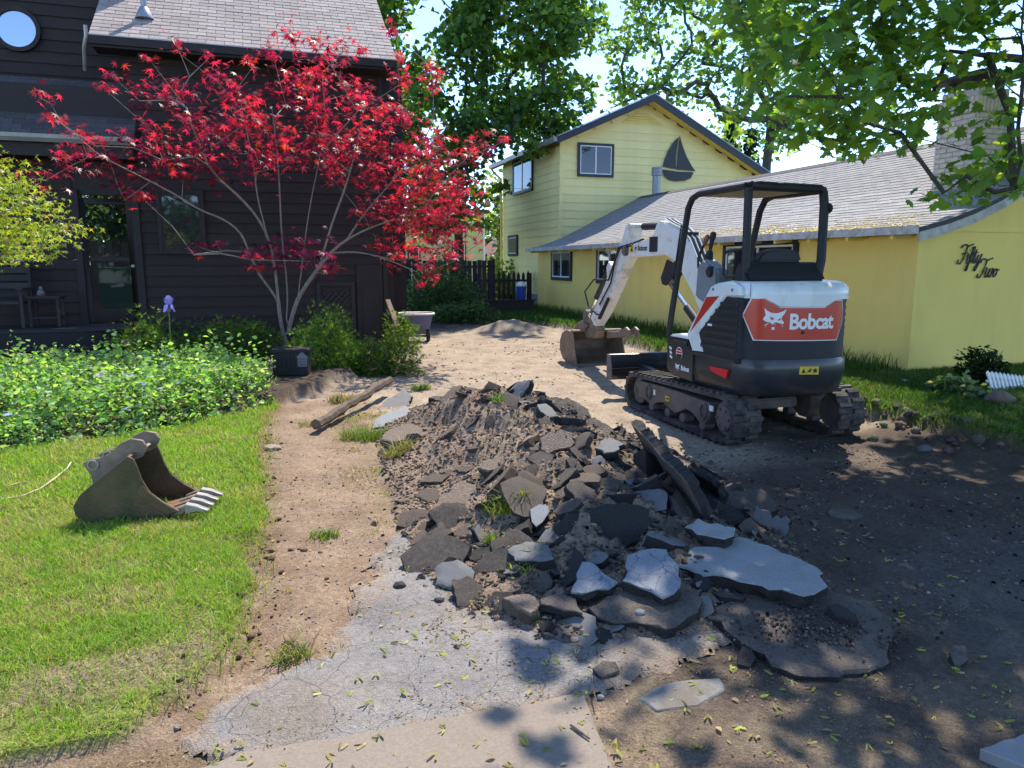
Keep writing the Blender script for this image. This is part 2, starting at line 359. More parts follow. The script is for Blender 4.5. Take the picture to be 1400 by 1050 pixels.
cw = np.stack([w_[:-1, :-1].ravel() for w_ in Wt], -1)
reg = np.full(len(Q), 5); 
for k in (2, 4, 1, 3, 0): reg[cw[:, k] > .5] = k
M['ground'] = ground_mat('bare ground', .36, 150, .5); M['turf'] = ground_mat('turf soil', .4, 90, .8)
for k, nm, mt in ((5, 'driveway', 'ground'), (2, 'dirt_path', 'ground'), (4, 'back_planting_bed', 'soil'), (1, 'garden_bed', 'soil'), (3, 'side_lawn', 'turf'), (0, 'lawn', 'turf')):
    q = Q[reg == k]; u, inv = np.unique(q.ravel(), return_inverse=True)
    o = bulk(nm, XY[u], inv.reshape(-1, 4), M[mt], col=COL[u], smooth_=True); tag(o, kind='structure')
far = MB(); far.add([(-700, -60, -.4), (700, -60, -.4), (700, 900, -.4), (-700, 900, -.4)], [(0, 1, 2, 3)])
tag(far.build('terrain', mat('far turf', (.06, .075, .03), .95)), kind='structure')

# what is left of the old asphalt: a cracked sheet with a crumbling edge
def crack_mat():
    m = ground_mat('old cracked asphalt', .28, 240, .5, .85); n = m.node_tree; L = n.links; b = n.nodes['Principled BSDF']
    src = b.inputs['Base Color'].links[0].from_socket; tc = n.nodes.new('ShaderNodeTexCoord')
    wob = n.nodes.new('ShaderNodeTexNoise'); wob.inputs['Scale'].default_value = 5; L.new(tc.outputs['Object'], wob.inputs[0])
    ad = n.nodes.new('ShaderNodeMix'); ad.data_type = 'RGBA'; ad.inputs[0].default_value = .16; L.new(tc.outputs['Object'], ad.inputs[6]); L.new(wob.outputs['Color'], ad.inputs[7])
    out = src
    for s_, wd, dk_ in ((4.2, .010, .42), (11, .014, .62)):
        v = n.nodes.new('ShaderNodeTexVoronoi'); v.feature = 'DISTANCE_TO_EDGE'; v.inputs['Scale'].default_value = s_; L.new(ad.outputs[2], v.inputs[0])
        mr = n.nodes.new('ShaderNodeMapRange'); mr.inputs[1].default_value = 0; mr.inputs[2].default_value = wd; mr.inputs[3].default_value = dk_; mr.inputs[4].default_value = 1
        L.new(v.outputs['Distance'], mr.inputs[0]); mx = n.nodes.new('ShaderNodeMix'); mx.data_type = 'RGBA'; mx.blend_type = 'MULTIPLY'; mx.inputs[0].default_value = 1
        L.new(out, mx.inputs[6]); L.new(mr.outputs[0], mx.inputs[7]); out = mx.outputs[2]
    L.new(out, b.inputs['Base Color']); return m
def inpoly(P, poly):
    x, y = P[..., 0], P[..., 1]; n = len(poly); c = np.zeros(x.shape, bool)
    for i in range(n):
        x0, y0 = poly[i]; x1, y1 = poly[(i+1) % n]
        c ^= ((y0 > y) != (y1 > y)) & (x < (x1-x0)*(y-y0)/(y1-y0+1e-12)+x0)
    return c
def pdist(P, poly):
    d = np.full(P.shape[:-1], 9.)
    for i in range(len(poly)):
        a = np.array(poly[i]); b = np.array(poly[(i+1) % len(poly)]); ab = b-a
        t = np.clip(((P-a)@ab)/(ab@ab), 0, 1); d = np.minimum(d, np.linalg.norm(P-a-t[..., None]*ab, axis=-1))
    return np.where(inpoly(P, poly), d, -d)
APX = [(552, 712), (512, 770), (486, 828), (448, 878), (400, 912), (312, 955), (275, 985), (255, 1012), (330, 1045), (480, 1022), (640, 995), (800, 962), (850, 925), (1000, 893), (1075, 880), (1050, 800), (800, 740), (660, 700)]
apoly = [AB(*on_ground(u, v).xy) for u, v in APX]
xs = np.arange(-1.2, 2.6, .016); ys = np.arange(2.0, 5.3, .016); GA, GB = np.meshgrid(xs, ys, indexing='ij'); GP = np.stack([GA, GB], -1)
dd = pdist(GP, apoly) + (fbm(GA*6, GB*6, 51)-.5)*.28 + (fbm(GA*25, GB*25, 52, 2)-.5)*.06
zz = hz(GA, GB)*.6 + np.clip(dd*.5, -.03, .016) + .004 + (fbm(GA*2, GB*2, 53)-.5)*.015
ac = np.array([.225, .21, .20])*(.8+.4*fbm(GA*3, GB*3, 54)[..., None]); sf = (smooth(.10, .0, dd)*.9)[..., None]
ds = smooth(.5, .75, fbm(GA*2.3, GB*2.3, 57))[..., None]*.5; ac = ac*(1-ds) + np.array([.22, .17, .125])*ds
ac = ac*(1-sf) + np.array([.27, .20, .145])*sf; ac = ac*(.9+.2*fbm(GA*30, GB*30, 58, 2)[..., None])
n1, n2 = GA.shape; i1, j1 = np.meshgrid(np.arange(n1-1), np.arange(n2-1), indexing='ij')
q = np.stack([i1*n2+j1, (i1+1)*n2+j1, (i1+1)*n2+j1+1, i1*n2+j1+1], -1).reshape(-1, 4)[(dd[:-1, :-1] > -.02).ravel()]
u, inv = np.unique(q.ravel(), return_inverse=True); P3 = np.stack([GA*CT-GB*ST, GA*ST+GB*CT, zz], -1).reshape(-1, 3)
M['oldasph'] = crack_mat(); tag(bulk('old_asphalt', P3[u], inv.reshape(-1, 4), M['oldasph'], col=ac.reshape(-1, 3)[u], smooth_=True), kind='structure')

# sidewalk slabs
M['conc'] = mat('sidewalk concrete', (.225, .185, .148), .9, .12, 70, bump=.35, bscale=230, dirt=(.20, .15, .11), dscale=4, damt=.5, dthr=(.5, .72))
M['conc_g'] = mat('worn grey concrete', (.17, .17, .16), .9, .15, 60, bump=.35, bscale=200, dirt=(.13, .10, .08), dscale=5, damt=.8, dthr=(.45, .62))
M['pale_dirty'] = mat('dirty white sheet', (.24, .235, .24), .5, .1, 8, dirt=(.2, .15, .12), dscale=6, damt=.7)
def slab(px, z, mt, t=.1):
    P = [on_ground(u, v, z) for u, v in px]; pts = []
    for i, p in enumerate(P):
        q_ = P[(i+1) % len(P)]; k = max(2, int((q_-p).length/.05))
        for j in range(k):
            e = p.lerp(q_, j/k); n_ = (q_-p).cross(Vector((0, 0, 1))).normalized(); e = e + n_*random.uniform(-.006, .006); pts.append((e.x, e.y))
    m = MB(); m.prism(pts, z-t, z, 'z'); return tag(m.build('sidewalk_slab', mt, bevel=.006, seg=1), kind='structure')
slab([(120, 1180), (268, 1052), (335, 1027), (480, 1003), (640, 975), (798, 946), (812, 985), (838, 1050), (870, 1180)], .026, M['conc'])
slab([(872, 955), (905, 934), (945, 929), (985, 926), (991, 943), (955, 966), (920, 968), (898, 972)], -.001, M['conc_g'])
slab([(735, 1040), (790, 1030), (832, 1034), (850, 1075), (720, 1085)], .014, M['conc_g'])
slab([(1338, 1022), (1372, 1012), (1400, 1000), (1500, 1020), (1480, 1070), (1400, 1045)], .03, M['pale_dirty'], .05)

# ------------------------------------------------------------------ grass
def blades(name, ab, hgt, col, wid, mt, lean=.5, kind='stuff', zoff=0., parent=None, zf=None):
    n = len(ab); a, b = ab[:, 0], ab[:, 1]; z = (zf or hz)(a, b) - .004 + zoff
    base = np.stack([a*CT-b*ST, a*ST+b*CT, z], -1); t = RNG.uniform(0, 2*np.pi, n); s = np.stack([np.cos(t), np.sin(t), 0*t], -1)*wid[:, None]
    t2 = RNG.uniform(0, 2*np.pi, n); l = np.stack([np.cos(t2), np.sin(t2), 0*t2], -1)*(hgt*lean*RNG.uniform(.2, 1.6, n))[:, None]
    up = np.array([0, 0, 1.])*hgt[:, None]
    V = np.stack([base-s, base+s, base+up*.6+l*.35-s*.8, base+up*.6+l*.35+s*.8, base+up*.93+l], 1).reshape(-1, 3)
    k = np.arange(n)*5; F = np.stack([np.stack([k, k+1, k+3], -1), np.stack([k, k+3, k+2], -1), np.stack([k+2, k+3, k+4], -1)], 1).reshape(-1, 3)
    c = np.repeat(col, 5, 0); o = bulk(name, V, F, M[mt], parent=parent, col=c)
    return tag(o, kind=kind) if kind else o
def scatter(n, a0, a1, b0, b1, dens):
    a = RNG.uniform(a0, a1, n); b = RNG.uniform(b0, b1, n); keep = RNG.random(n) < dens(a, b); return np.stack([a[keep], b[keep]], -1)
def gcol(n, base, v=.3): return np.clip(np.array(base)*(1+RNG.normal(0, v, (n, 1)))*(1+RNG.normal(0, .08, (n, 3))), .004, .9)
def ld(a, b):
    w_ = weights(a, b); bare = smooth(.50, .64, fbm(a*1.3, b*1.3, 41))*smooth(4.8, 3.2, b)
    return w_[0]*(1-.8*bare)*smooth(2.5, 3.05, b + (fbm(a*6, b*6, 46)-.5)*.7)*(.35+.65*smooth(.25, .5, fbm(a*7, b*7, 42)))
def lawncol(p, g, s, ps):
    n = len(p); k = fbm(p[:, 0]*3, p[:, 1]*3, 61)[:, None]; dry = (RNG.random((n, 1)) < ps + .35*(k > .6))
    c = np.array(g)*(1-k) + np.array([g[0]*1.35, g[1]*1.12, g[2]])*k
    return np.clip(np.where(dry, np.array(s), c)*(1+RNG.normal(0, .22, (n, 1))), .005, .9)
p = scatter(130000, -2.6, 0, 2.3, 5.2, ld); tag(blades('lawn_grass', p, RNG.uniform(.018, .05, len(p)), lawncol(p, (.21, .375, .045), (.46, .39, .19), .14), RNG.uniform(.0012, .0024, len(p)), 'grass', .9))
p = scatter(75000, -4.2, 0, 5.2, 8.8, ld); tag(blades('lawn_grass', p, RNG.uniform(.025, .06, len(p)), lawncol(p, (.215, .385, .045), (.45, .40, .18), .09), RNG.uniform(.002, .004, len(p)), 'grass', .8))
def rd(a, b): return weights(a, b)[3]*((a < 8.3) | (b < 7.75))
p = scatter(120000, 5.3, 12.0, 3.4, 9.5, rd); blades('side_lawn_grass', p, RNG.uniform(.03, .08, len(p)), lawncol(p, (.065, .15, .022), (.16, .17, .07), .05), RNG.uniform(.003, .006, len(p)), 'grass', .8)
p = scatter(50000, 4.5, 8.25, 9.5, 30, lambda a, b: weights(a, b)[3]*(b < 27)); blades('side_lawn_grass', p, RNG.uniform(.05, .13, len(p)), lawncol(p, (.055, .14, .022), (.12, .15, .05), .05), RNG.uniform(.006, .012, len(p)), 'grass', .7)
p = scatter(3000, 7.6, 8.22, 7.8, 22, lambda a, b: 1+0*a); blades('wall_foot_weeds', p, RNG.uniform(.08, .34, len(p)), gcol(len(p), (.08, .13, .03)), RNG.uniform(.004, .008, len(p)), 'grass', .4)
p = scatter(30000, -2.6, 0, 2.3, 5.4, lambda a, b: weights(a, b)[0]*smooth(.45, .58, fbm(a*1.3, b*1.3, 41))*smooth(5.6, 3.6, b)); tag(blades('dead_lawn_grass', p, RNG.uniform(.006, .02, len(p)), lawncol(p, (.22, .17, .09), (.38, .31, .18), .4), RNG.uniform(.0012, .003, len(p)), 'grass', 2.2))
# ragged turf fringe along the path, thin weeds on the path
p = scatter(16000, -.6, .25, 2.5, 8.3, lambda a, b: np.exp(-((a-lawn_edge(b))/.09)**2)*.6*smooth(2.6, 3.0, b)); blades('lawn_fringe', p, RNG.uniform(.03, .085, len(p)), lawncol(p, (.19, .32, .035), (.40, .32, .15), .3), RNG.uniform(.0015, .003, len(p)), 'grass', 1.2)
p = scatter(26000, .3, 1.5, 2.9, 8.3, lambda a, b: smooth(.55, .68, fbm(a*3.3, b*3.3, 71))*np.exp(-((a-.85)/.35)**2)); blades('path_weeds', p, RNG.uniform(.015, .07, len(p)), lawncol(p, (.17, .26, .05), (.42, .33, .17), .55), RNG.uniform(.0015, .003, len(p)), 'grass', 1.4)

# ================================================================== BUILDINGS (children are placed in the turned frame: x = a, y = b)
def boards(parent, name, mt, p0, along, length, z0, z1, step, thick=.018, lap=.012, clip=None, holes=(), normal=None):
    """horizontal lap boards; along = unit 2-D direction, normal = outward 2-D direction; clip(z) -> (s0, s1)"""
    nx, ny = normal; k = 0; z = z0; cache = {}
    while z < z1-.02:
        h = min(step, z1-z); s0, s1 = clip(z+h*.5) if clip else (0, length)
        spans = [(s0, s1)]
        for (h0, h1, hz0, hz1) in holes:
            if z+h > hz0+.01 and z < hz1-.01:
                spans = [q for (x, y) in spans for q in ((x, min(y, h0)), (max(x, h1), y)) if q[1]-q[0] > .03]
        for (x, y) in spans:
            if y-x < .03: continue
            key = (round(x, 3), round(y, 3), round(h, 3))
            if key not in cache:
                m = MB(); v = []
                for s in (x, y):
                    for d, zz in ((0, 0), (thick+lap, 0), (thick*.5, h), (0, h)):
                        v.append((p0[0]+along[0]*s+nx*d, p0[1]+along[1]*s+ny*d, zz))
                m.add(v, [(0, 1, 2, 3), (7, 6, 5, 4), (0, 4, 5, 1), (1, 5, 6, 2), (2, 6, 7, 3), (3, 7, 4, 0)])
                me = m.mesh(name, mt, flat=True); bm = bmesh.new(); bm.from_mesh(me); bmesh.ops.recalc_face_normals(bm, faces=bm.faces); bm.to_mesh(me); bm.free(); cache[key] = me
            o = link(name, cache[key], parent); o.location = (0, 0, z)
        z += step
def window(parent, p, along, normal, w, h, trim=.07, panes=2, tm='navy', fm='white', gm='glass', prj=.06, curtain=False):
    """p = lower left corner of the opening in the turned frame"""
    ax = Vector((along[0], along[1], 0)); nx = Vector((normal[0], normal[1], 0)); up = Vector((0, 0, 1)); p = Vector(p)
    def bx(m, s0, s1, z0, z1, d0, d1):
        c = [p+ax*s+nx*d+up*z for z in (z0, z1) for s, d in ((s0, d0), (s1, d0), (s1, d1), (s0, d1))]
        m.add(c, [(0, 3, 2, 1), (4, 5, 6, 7), (0, 1, 5, 4), (1, 2, 6, 5), (2, 3, 7, 6), (3, 0, 4, 7)])
    def fix(o):
        bm = bmesh.new(); bm.from_mesh(o.data); bmesh.ops.recalc_face_normals(bm, faces=bm.faces); bm.to_mesh(o.data); bm.free(); return o
    t = MB(); bx(t, -trim, 0, -trim, h+trim, .0, prj); bx(t, w, w+trim, -trim, h+trim, .0, prj); bx(t, 0, w, h, h+trim, 0, prj); bx(t, 0, w, -trim, 0, 0, prj+.012)
    wd = fix(t.build('window', M[tm], parent, flat=True))
    f = MB(); e = .035; bx(f, 0, e, 0, h, .0, prj-.012); bx(f, w-e, w, 0, h, 0, prj-.012); bx(f, e, w-e, 0, e, 0, prj-.012); bx(f, e, w-e, h-e, h, 0, prj-.012)
    for k in range(1, panes): bx(f, w*k/panes-e*.6, w*k/panes+e*.6, e, h-e, .0, prj-.014)
    fix(f.build('frame', M[fm], wd, flat=True))
    for k in range(panes):
        g = MB(); bx(g, w*k/panes+.002, w*(k+1)/panes-.002, .002, h-.002, .003, .030); fix(g.build('pane', M[gm], wd, flat=True))
    return wd
def shingles(parent, prof, b0, b1, rows, tabs, keep, mt, along='b', exposure=.14, r0=0, rag=.012, left_cut=None):
    """tabs on a slope; prof = eave-to-ridge polyline of (a, z) (or (b, z)); along = axis the courses run on"""
    P = np.array(prof, float); S = np.r_[0, np.cumsum(np.linalg.norm(np.diff(P, axis=0), axis=1))]
    tw = (b1-b0)/tabs; t_ = .012; L_ = exposure*1.06; g_ = .009
    m = MB()
    def tabmesh(wd):
        q = MB(); q.add([(g_/2, -.004, .002), (wd-g_/2, -.004, .002), (wd-g_/2, L_, .001), (g_/2, L_, .001), (g_/2, 0, t_), (wd-g_/2, 0, t_), (wd-g_/2, L_, .004), (g_/2, L_, .004)],
              [(0, 3, 2, 1), (4, 5, 6, 7), (0, 1, 5, 4), (1, 2, 6, 5), (2, 3, 7, 6), (3, 0, 4, 7)]); return q
    full = tabmesh(tw); fm = full.mesh('shingle', M[mt], flat=True); cnt = 0; rest = MB()
    for r_ in range(rows):
        s = r_*exposure
        if s > S[-1]-exposure*.5: break
        half = r_ % 2
        a = np.interp(s, S, P[:, 0]); z = np.interp(s, S, P[:, 1]); a2 = np.interp(s+exposure, S, P[:, 0]); z2 = np.interp(s+exposure, S, P[:, 1])
        dv = Vector((a2-a, z2-z)).normalized(); off = (r_ % 2)*tw*.5
        for k in range(-1, tabs+1):
            x = b0 + k*tw + off + 0
            hf = 1.
            if x < b0-1e-6 and half and x+tw > b0: hf = .5; x = b0
            elif x+tw > b1+1e-6 and half and x < b1-1e-6: hf = .5
            elif x < b0-1e-6 or x+tw > b1+1e-6: continue
            if left_cut and not left_cut(x, s): continue
            e = random.uniform(-rag, rag)*.5; zt = random.uniform(0, .004)
            # local x runs along the course, y up the slope
            if along == 'b': X = Vector((0, -1, 0)); Y = Vector((dv.x, 0, dv.y)); o_ = Vector((a, x+tw*hf, z))
            else: X = Vector((1, 0, 0)); Y = Vector((0, dv.x, dv.y)); o_ = Vector((x, a, z))
            N = X.cross(Y); mx = Matrix((( X.x, Y.x, N.x, 0), (X.y, Y.y, N.y, 0), (X.z, Y.z, N.z, 0), (0, 0, 0, 1))); mx.translation = o_ + Y*e + N*zt
            if hf < 1: mx = mx @ Matrix.Diagonal((hf, 1, 1, 1))
            if keep(x, r_) and cnt < 299 and hf == 1:
                q = link('shingle', fm, parent); q.matrix_local = mx; cnt += 1
            else: rest.add([mx @ Vector(v) for v in full.v], full.f)
    if rest.v: tag(rest.build('shingle_courses', M[mt], parent, flat=True), kind='stuff')

# ------------------------------------------------------------------ yellow garage wing
AW = 8.24; B0, B1 = 7.78, 22.62; G = thing('garage', 'low yellow stucco garage wing with a long pale grey shingle roof', 'garage', (0, 0, 0))
PROF = [(7.86, 2.10), (8.3, 2.20), (8.75, 2.34), (9.2, 2.52), (11.9, 3.84)]; RB0 = 7.42
def rz(a): return float(np.interp(a, [p[0] for p in PROF], [p[1] for p in PROF]))
wl = MB(); wl.prism([(AW, -.2), (AW+.2, -.2), (AW+.2, 2.12), (AW, 2.12)], B0+.2, B1, 'y'); wl.build('wall', M['yellow'], G, flat=True)
ew = MB(); ew.prism([(AW, -.2)] + [(15.5, -.2), (15.5, 2.1), (11.9, 3.74)] + [(p[0], p[1]-.06) for p in PROF[::-1] if AW < p[0] < 11.8] + [(AW, 2.13)], B0, B0+.2, 'y'); ew.build('end_wall', M['yellow'], G, flat=True)
bt = MB(); bt.box(AW+.02, 15.4, B0-.02, B0-.001, 2.075, 2.10); bt.build('trim_strip', M['yellow'], G, flat=True)
dk_ = MB(); th_ = .05
pr = PROF + [(15.9, 2.0), (15.9, 1.93), (11.9, 3.76)] + [(p[0], p[1]-th_) for p in PROF[::-1][1:]]
dk_.prism([(x, z-.004) for x, z in pr], RB0, B1, 'y'); RF = dk_.build('roof', M['shingle_d'], G, flat=True)
shingles(RF, PROF, RB0-.01, B1, 40, 50, lambda x, r: x < 13.2 and r < 16, 'shingle_g')
q = MB(); q.prism([(7.80, 2.02), (7.845, 2.02), (7.845, 2.125), (7.80, 2.125)], RB0, B1, 'y'); q.build('fascia', M['fascia'], G, flat=True)
q = MB(); q.prism([(11.72, 3.775), (11.9, 3.87), (12.08, 3.775), (12.08, 3.76), (11.72, 3.76)], RB0-.02, B1, 'y'); q.build('ridge_cap', M['shingle_d'], G, flat=True)
rk = MB(); rk.prism([(p[0], p[1]-.055) for p in PROF] + [(p[0], p[1]-.17) for p in PROF[::-1]], RB0-.005, RB0+.03, 'y'); rk.build('rake_board', M['fascia'], G, flat=True)
tail = MB(); tail.prism([(7.85, 1.965), (AW, 2.0), (AW, 2.14), (7.85, 2.055)], -.025, .025, 'y'); tme = tail.mesh('rafter_tail', M['yellow_t'], flat=True)
for k in range(19):
    o = link('rafter_tail', tme, G); o.location = (0, 7.86+k*.80, 0)
sb = MB(); sb.box(AW-.03, AW-.001, B0+.01, B1, 1.985, 2.03); sb.build('frieze_board', M['yellow_t'], G, flat=True)
for b_, w_, h_, z_, pn in ((19.83, 1.4, .74, 1.24, 2), (16.55, 1.35, .78, 1.22, 2), (10.22, 1.9, .80, 1.16, 2)):
    window(G, (AW, b_+w_, z_), (0, -1), (-1, 0), w_, h_, trim=.09, panes=pn)
# chimney
CH = thing('chimney', 'white painted brick chimney with a soldier course and dark cap', 'chimney', W(9.92, 8.60, 2.4))
core = MB(); core.box(-.305, .305, -.325, .325, 0, 1.52); core.build('mortar_core', M['mortar'], CH)
bl = MB(); bl.box(0, .20, -.0, .09, 0, .062); bme = bl.mesh('brick', M['brick'], bevel=.004, seg=1)
for c_ in range(17):
    z = .15 + c_*.072
    for side in range(2):
        L_ = .65 if side == 0 else .61; n_ = 3; off = (c_ % 2)*.105
        for k in range(4):
            s = k*.212 - off
            s0, s1 = max(0, s), min(L_, s+.203)
            if s1-s0 < .04: continue
            o = link('brick', bme, CH); o.scale = ((s1-s0)/.20, 1, 1)
            if side == 0: o.location = (-.305-.014, .325-s0, z); o.rotation_euler = (0, 0, -math.pi/2)
            else: o.location = (-.305+s0, -.325-.014, z)
sol = MB(); sol.box(0, .062, 0, .1, 0, .20); sme = sol.mesh('soldier_brick', M['brick'], bevel=.004, seg=1)
for k in range(10):
    o = link('soldier_brick', sme, CH); o.location = (-.355, .36-k*.0735, 1.385); o.rotation_euler = (0, 0, -math.pi/2)
    o = link('soldier_brick', sme, CH); o.location = (-.345+k*.0705, -.375, 1.385)
cr = MB(); cr.box(-.34, .34, -.36, .36, 1.37, 1.60); cr.build('corbel', M['mortar'], CH)
cr = MB(); cr.box(-.29, .29, -.31, .31, 1.60, 1.72); cr.build('neck', M['brick'], CH, bevel=.01)
for sx in (-1, 1):
    for sy in (-1, 1):
        cr = MB(); cr.box(sx*.2-.04, sx*.2+.04, sy*.22-.04, sy*.22+.04, 1.72, 1.86); cr.build('cap_post', M['cap'], CH)
cr = MB(); cr.box(-.42, .42, -.44, .44, 1.86, 1.92); cr.build('cap', M['cap'], CH, bevel=.012)
# roof vent pipe of the garage
vt = thing('vent_pipe', 'dark flue pipe with a ribbed cap beside the sailboat', 'vent pipe', W(12.0, 21.8, 3.7))
m = MB(); m.lathe([(.13, 0), (.13, .75), (.135, .75)], n=14); m.build('pipe', M['lead'], vt)
m = MB(); m.lathe([(.14, .74), (.17, .76), (.17, .80), (.15, .81), (.15, .84), (.175, .85), (.175, .90), (.15, .92), (.15, .95), (.17, .96), (.16, 1.01), (.02, 1.03)], n=14); m.build('cap', M['lead'], vt)

# lettering on the end wall: two cursive words made of bent metal
LT = thing('wall_lettering', 'black cursive words Fifty Two fixed to the yellow end wall', 'house number', W(0, B0-.02, 0))
def strokes(words, origin, k, mt, parent, name, r=.009):
    m = MB()
    for st in words:
        pts = []
        n = len(st)
        for i in range(n-1):                      # Catmull-Rom through the stroke
            p0, p1, p2, p3 = (np.array(st[max(i-1, 0)], float), np.array(st[i], float), np.array(st[i+1], float), np.array(st[min(i+2, n-1)], float))
            for t in np.linspace(0, 1, 6, endpoint=False):
                pts.append(.5*((2*p1)+(-p0+p2)*t+(2*p0-5*p1+4*p2-p3)*t*t+(-p0+3*p1-3*p2+p3)*t**3))
        pts.append(np.array(st[-1], float))
        P = [(origin[0]+(q_[0]+.22*q_[1])*k, 0, origin[1]+q_[1]*k) for q_ in pts]
        rr = [r*(.75+.55*abs(math.sin(i*.45))) for i in range(len(P))]
        m.tube(P, rr, 6)
    return m.build(name, mt, parent)
fifty = [[(.0, 4.6), (.5, 5.4), (1.6, 5.7), (2.8, 5.3), (4.2, 5.9)], [(2.3, 5.3), (2.0, 3.5), (1.6, 1.2), (.8, .1), (-.1, .4), (-.1, 1.3)], [(.9, 3.0), (2.0, 3.1), (2.9, 3.4)],
         [(3.0, 2.2), (3.5, 2.9), (3.3, 1.2), (3.5, .3), (4.2, .6), (5.0, 2.5), (5.3, 4.6), (4.9, 5.1), (4.6, 4.2), (4.4, 1.0), (4.1, -1.6), (3.7, -1.9), (3.9, -.6), (4.8, .6), (5.6, 1.2)],
         [(5.6, 1.2), (6.2, 4.3), (5.9, 1.4), (6.1, .3), (6.7, .7), (7.3, 2.7)], [(5.3, 3.3), (6.9, 3.5)], [(7.3, 2.7), (7.1, 1.0), (7.5, .4), (8.1, .9), (8.6, 2.9), (8.3, .6), (7.7, -1.6), (7.1, -1.9), (7.3, -.8), (8.4, .6)], [(3.45, 4.0), (3.5, 4.2)]]
two = [[(.0, 4.4), (.4, 5.4), (1.4, 5.7), (2.8, 5.3), (4.4, 5.9)], [(2.5, 5.4), (2.2, 3.6), (1.8, 1.4), (1.0, .1), (.1, .3), (.1, 1.2)],
       [(2.8, 2.6), (3.2, 3.0), (3.0, 1.2), (3.3, .3), (4.0, .6), (4.5, 2.8), (4.3, 1.1), (4.6, .3), (5.3, .7), (5.7, 2.6), (5.5, 2.8), (6.1, 2.3)],
       [(7.2, 2.7), (6.4, 2.3), (6.2, 1.0), (6.7, .3), (7.4, .8), (7.5, 2.2), (7.1, 2.7), (7.3, 2.2), (8.2, 2.5)]]
strokes(fifty, (8.93, 1.64), .046, M['navy'], LT, 'lettering')
strokes(two, (9.30, 1.45), .046, M['navy'], LT, 'lettering')

# ------------------------------------------------------------------ yellow two storey house behind
YA, YB = 9.02, 22.70; HF = thing('yellow_house', 'two storey yellow lap sided house with a dark edged gable', 'house', (0, 0, 0))
AP = 12.05; ZA = 6.92; ZL = 5.62; YR = 17.2
def rake_z(a): return ZA - (ZA-ZL)*(AP-a)/(AP-YA) if a < AP else ZA - (a-AP)*.50
core = MB(); core.prism([(YA+.03, -.2), (YR, -.2), (YR, rake_z(YR)-.06), (AP, ZA-.08), (YA+.03, ZL-.08)], YB+.03, 29.0, 'y'); core.build('wall_core', M['yellow_t'], HF, flat=True)
def gclip(z):
    l = YA if z < ZL-.1 else YA + (z-ZL+.1)/(ZA-ZL)*(AP-YA); r_ = AP + (ZA-.06-z)/.50
    return (l-YA, min(r_, YR)-YA)
boards(HF, 'siding_board', M['yellow_b'], (YA, YB+.03), (1, 0), 0, .55, ZA-.12, .255, clip=gclip, normal=(0, -1))
boards(HF, 'siding_board', M['yellow_b'], (YA+.03, 29.0), (0, -1), 29.0-YB-.03, .55, ZL-.12, .255, normal=(-1, 0))
q = MB(); q.box(YA-.01, YA+.4, 22.72, 29.0, -.2, .55); q.build('foundation', M['block'], HF, flat=True)
q = MB(); q.box(YA-.035, YA+.05, YB-.035, YB+.05, .55, ZL-.12); q.build('corner_board', M['yellow_b'], HF, flat=True)
rf = MB(); FB = 22.22
rf.prism([(YA-.28, rake_z(YA-.28)-.03), (AP, ZA+.04), (YR+.4, rake_z(YR+.4)+.04), (YR+.4, rake_z(YR+.4)+.10), (AP, ZA+.12), (YA-.28, rake_z(YA-.28)+.05)], FB, 29.4, 'y'); RF2 = rf.build('roof', M['shingle_d'], HF, flat=True)
for nm, s0, s1 in (('left', YA-.30, AP), ('right', AP, YR+.4)):
    q = MB(); q.prism([(s0, rake_z(s0)+.075), (s1, rake_z(s1)+.13), (s1, rake_z(s1)-.10), (s0, rake_z(s0)-.14)] if nm == 'left' else [(s0, rake_z(s0)+.13), (s1, rake_z(s1)+.11), (s1, rake_z(s1)-.12), (s0, rake_z(s0)-.10)], FB-.035, FB-.002, 'y'); q.build('rake_board', M['navy'], HF, flat=True)
    q = MB(); q.prism([(s0, rake_z(s0)+.08), (s1, rake_z(s1)+.135), (s1, rake_z(s1)+.165), (s0, rake_z(s0)+.11)] if nm == 'left' else [(s0, rake_z(s0)+.135), (s1, rake_z(s1)+.115), (s1, rake_z(s1)+.145), (s0, rake_z(s0)+.165)], FB-.05, FB+.06, 'y'); q.build('drip_edge', M['gutter'], HF, flat=True)
    q = MB(); e0, e1 = (max(s0, YA-.2), s1) if nm == 'left' else (s0, s1); q.prism([(e0, rake_z(e0)-.035), (e1, rake_z(e1)+.03), (e1, rake_z(e1)-.0), (e0, rake_z(e0)-.06)], FB+.002, YB, 'y'); q.build('soffit', M['yellow_t'], HF, flat=True)
q = MB(); q.prism([(YA-.42, ZL-.20), (YA-.30, ZL-.20), (YA-.30, ZL-.06), (YA-.44, ZL-.06)], FB+.0, 29.5, 'y'); q.build('gutter', M['gutter'], HF, flat=True)
q = MB(); q.prism([(YA-.295, ZL-.22), (YA-.27, ZL-.22), (YA-.27, ZL-.04), (YA-.295, ZL-.04)], FB+.002, 29.4, 'y'); q.build('eave_board', M['navy'], HF, flat=True)
q = MB(); q.tube([(YA-.38, 29.3, ZL-.2), (YA-.3, 29.1, ZL-.42), (YA-.08, 28.95, ZL-.62), (YA-.08, 28.95, .2)], .045, 8); q.build('downspout', M['yellow_b'], HF)
# louvred vent in the gable
q = MB()
for k in range(5):
    z = ZA-.72 + k*.075; h_ = (ZA-.26-z)*1.55
    if h_ > .05: q.box(AP-.15-h_, AP-.15+h_, YB-.03, YB-.001, z, z+.045)
q.build('gable_louver', M['yellow_t'], HF, flat=True)
window(HF, (9.68, YB, 4.52), (1, 0), (0, -1), 1.12, .90, trim=.08)
window(HF, (YA, 27.5, 4.30), (0, -1), (-1, 0), 2.1, 1.10, trim=.08)
window(HF, (YA, 28.05, 2.02), (0, -1), (-1, 0), .95, .62, trim=.09, panes=1)
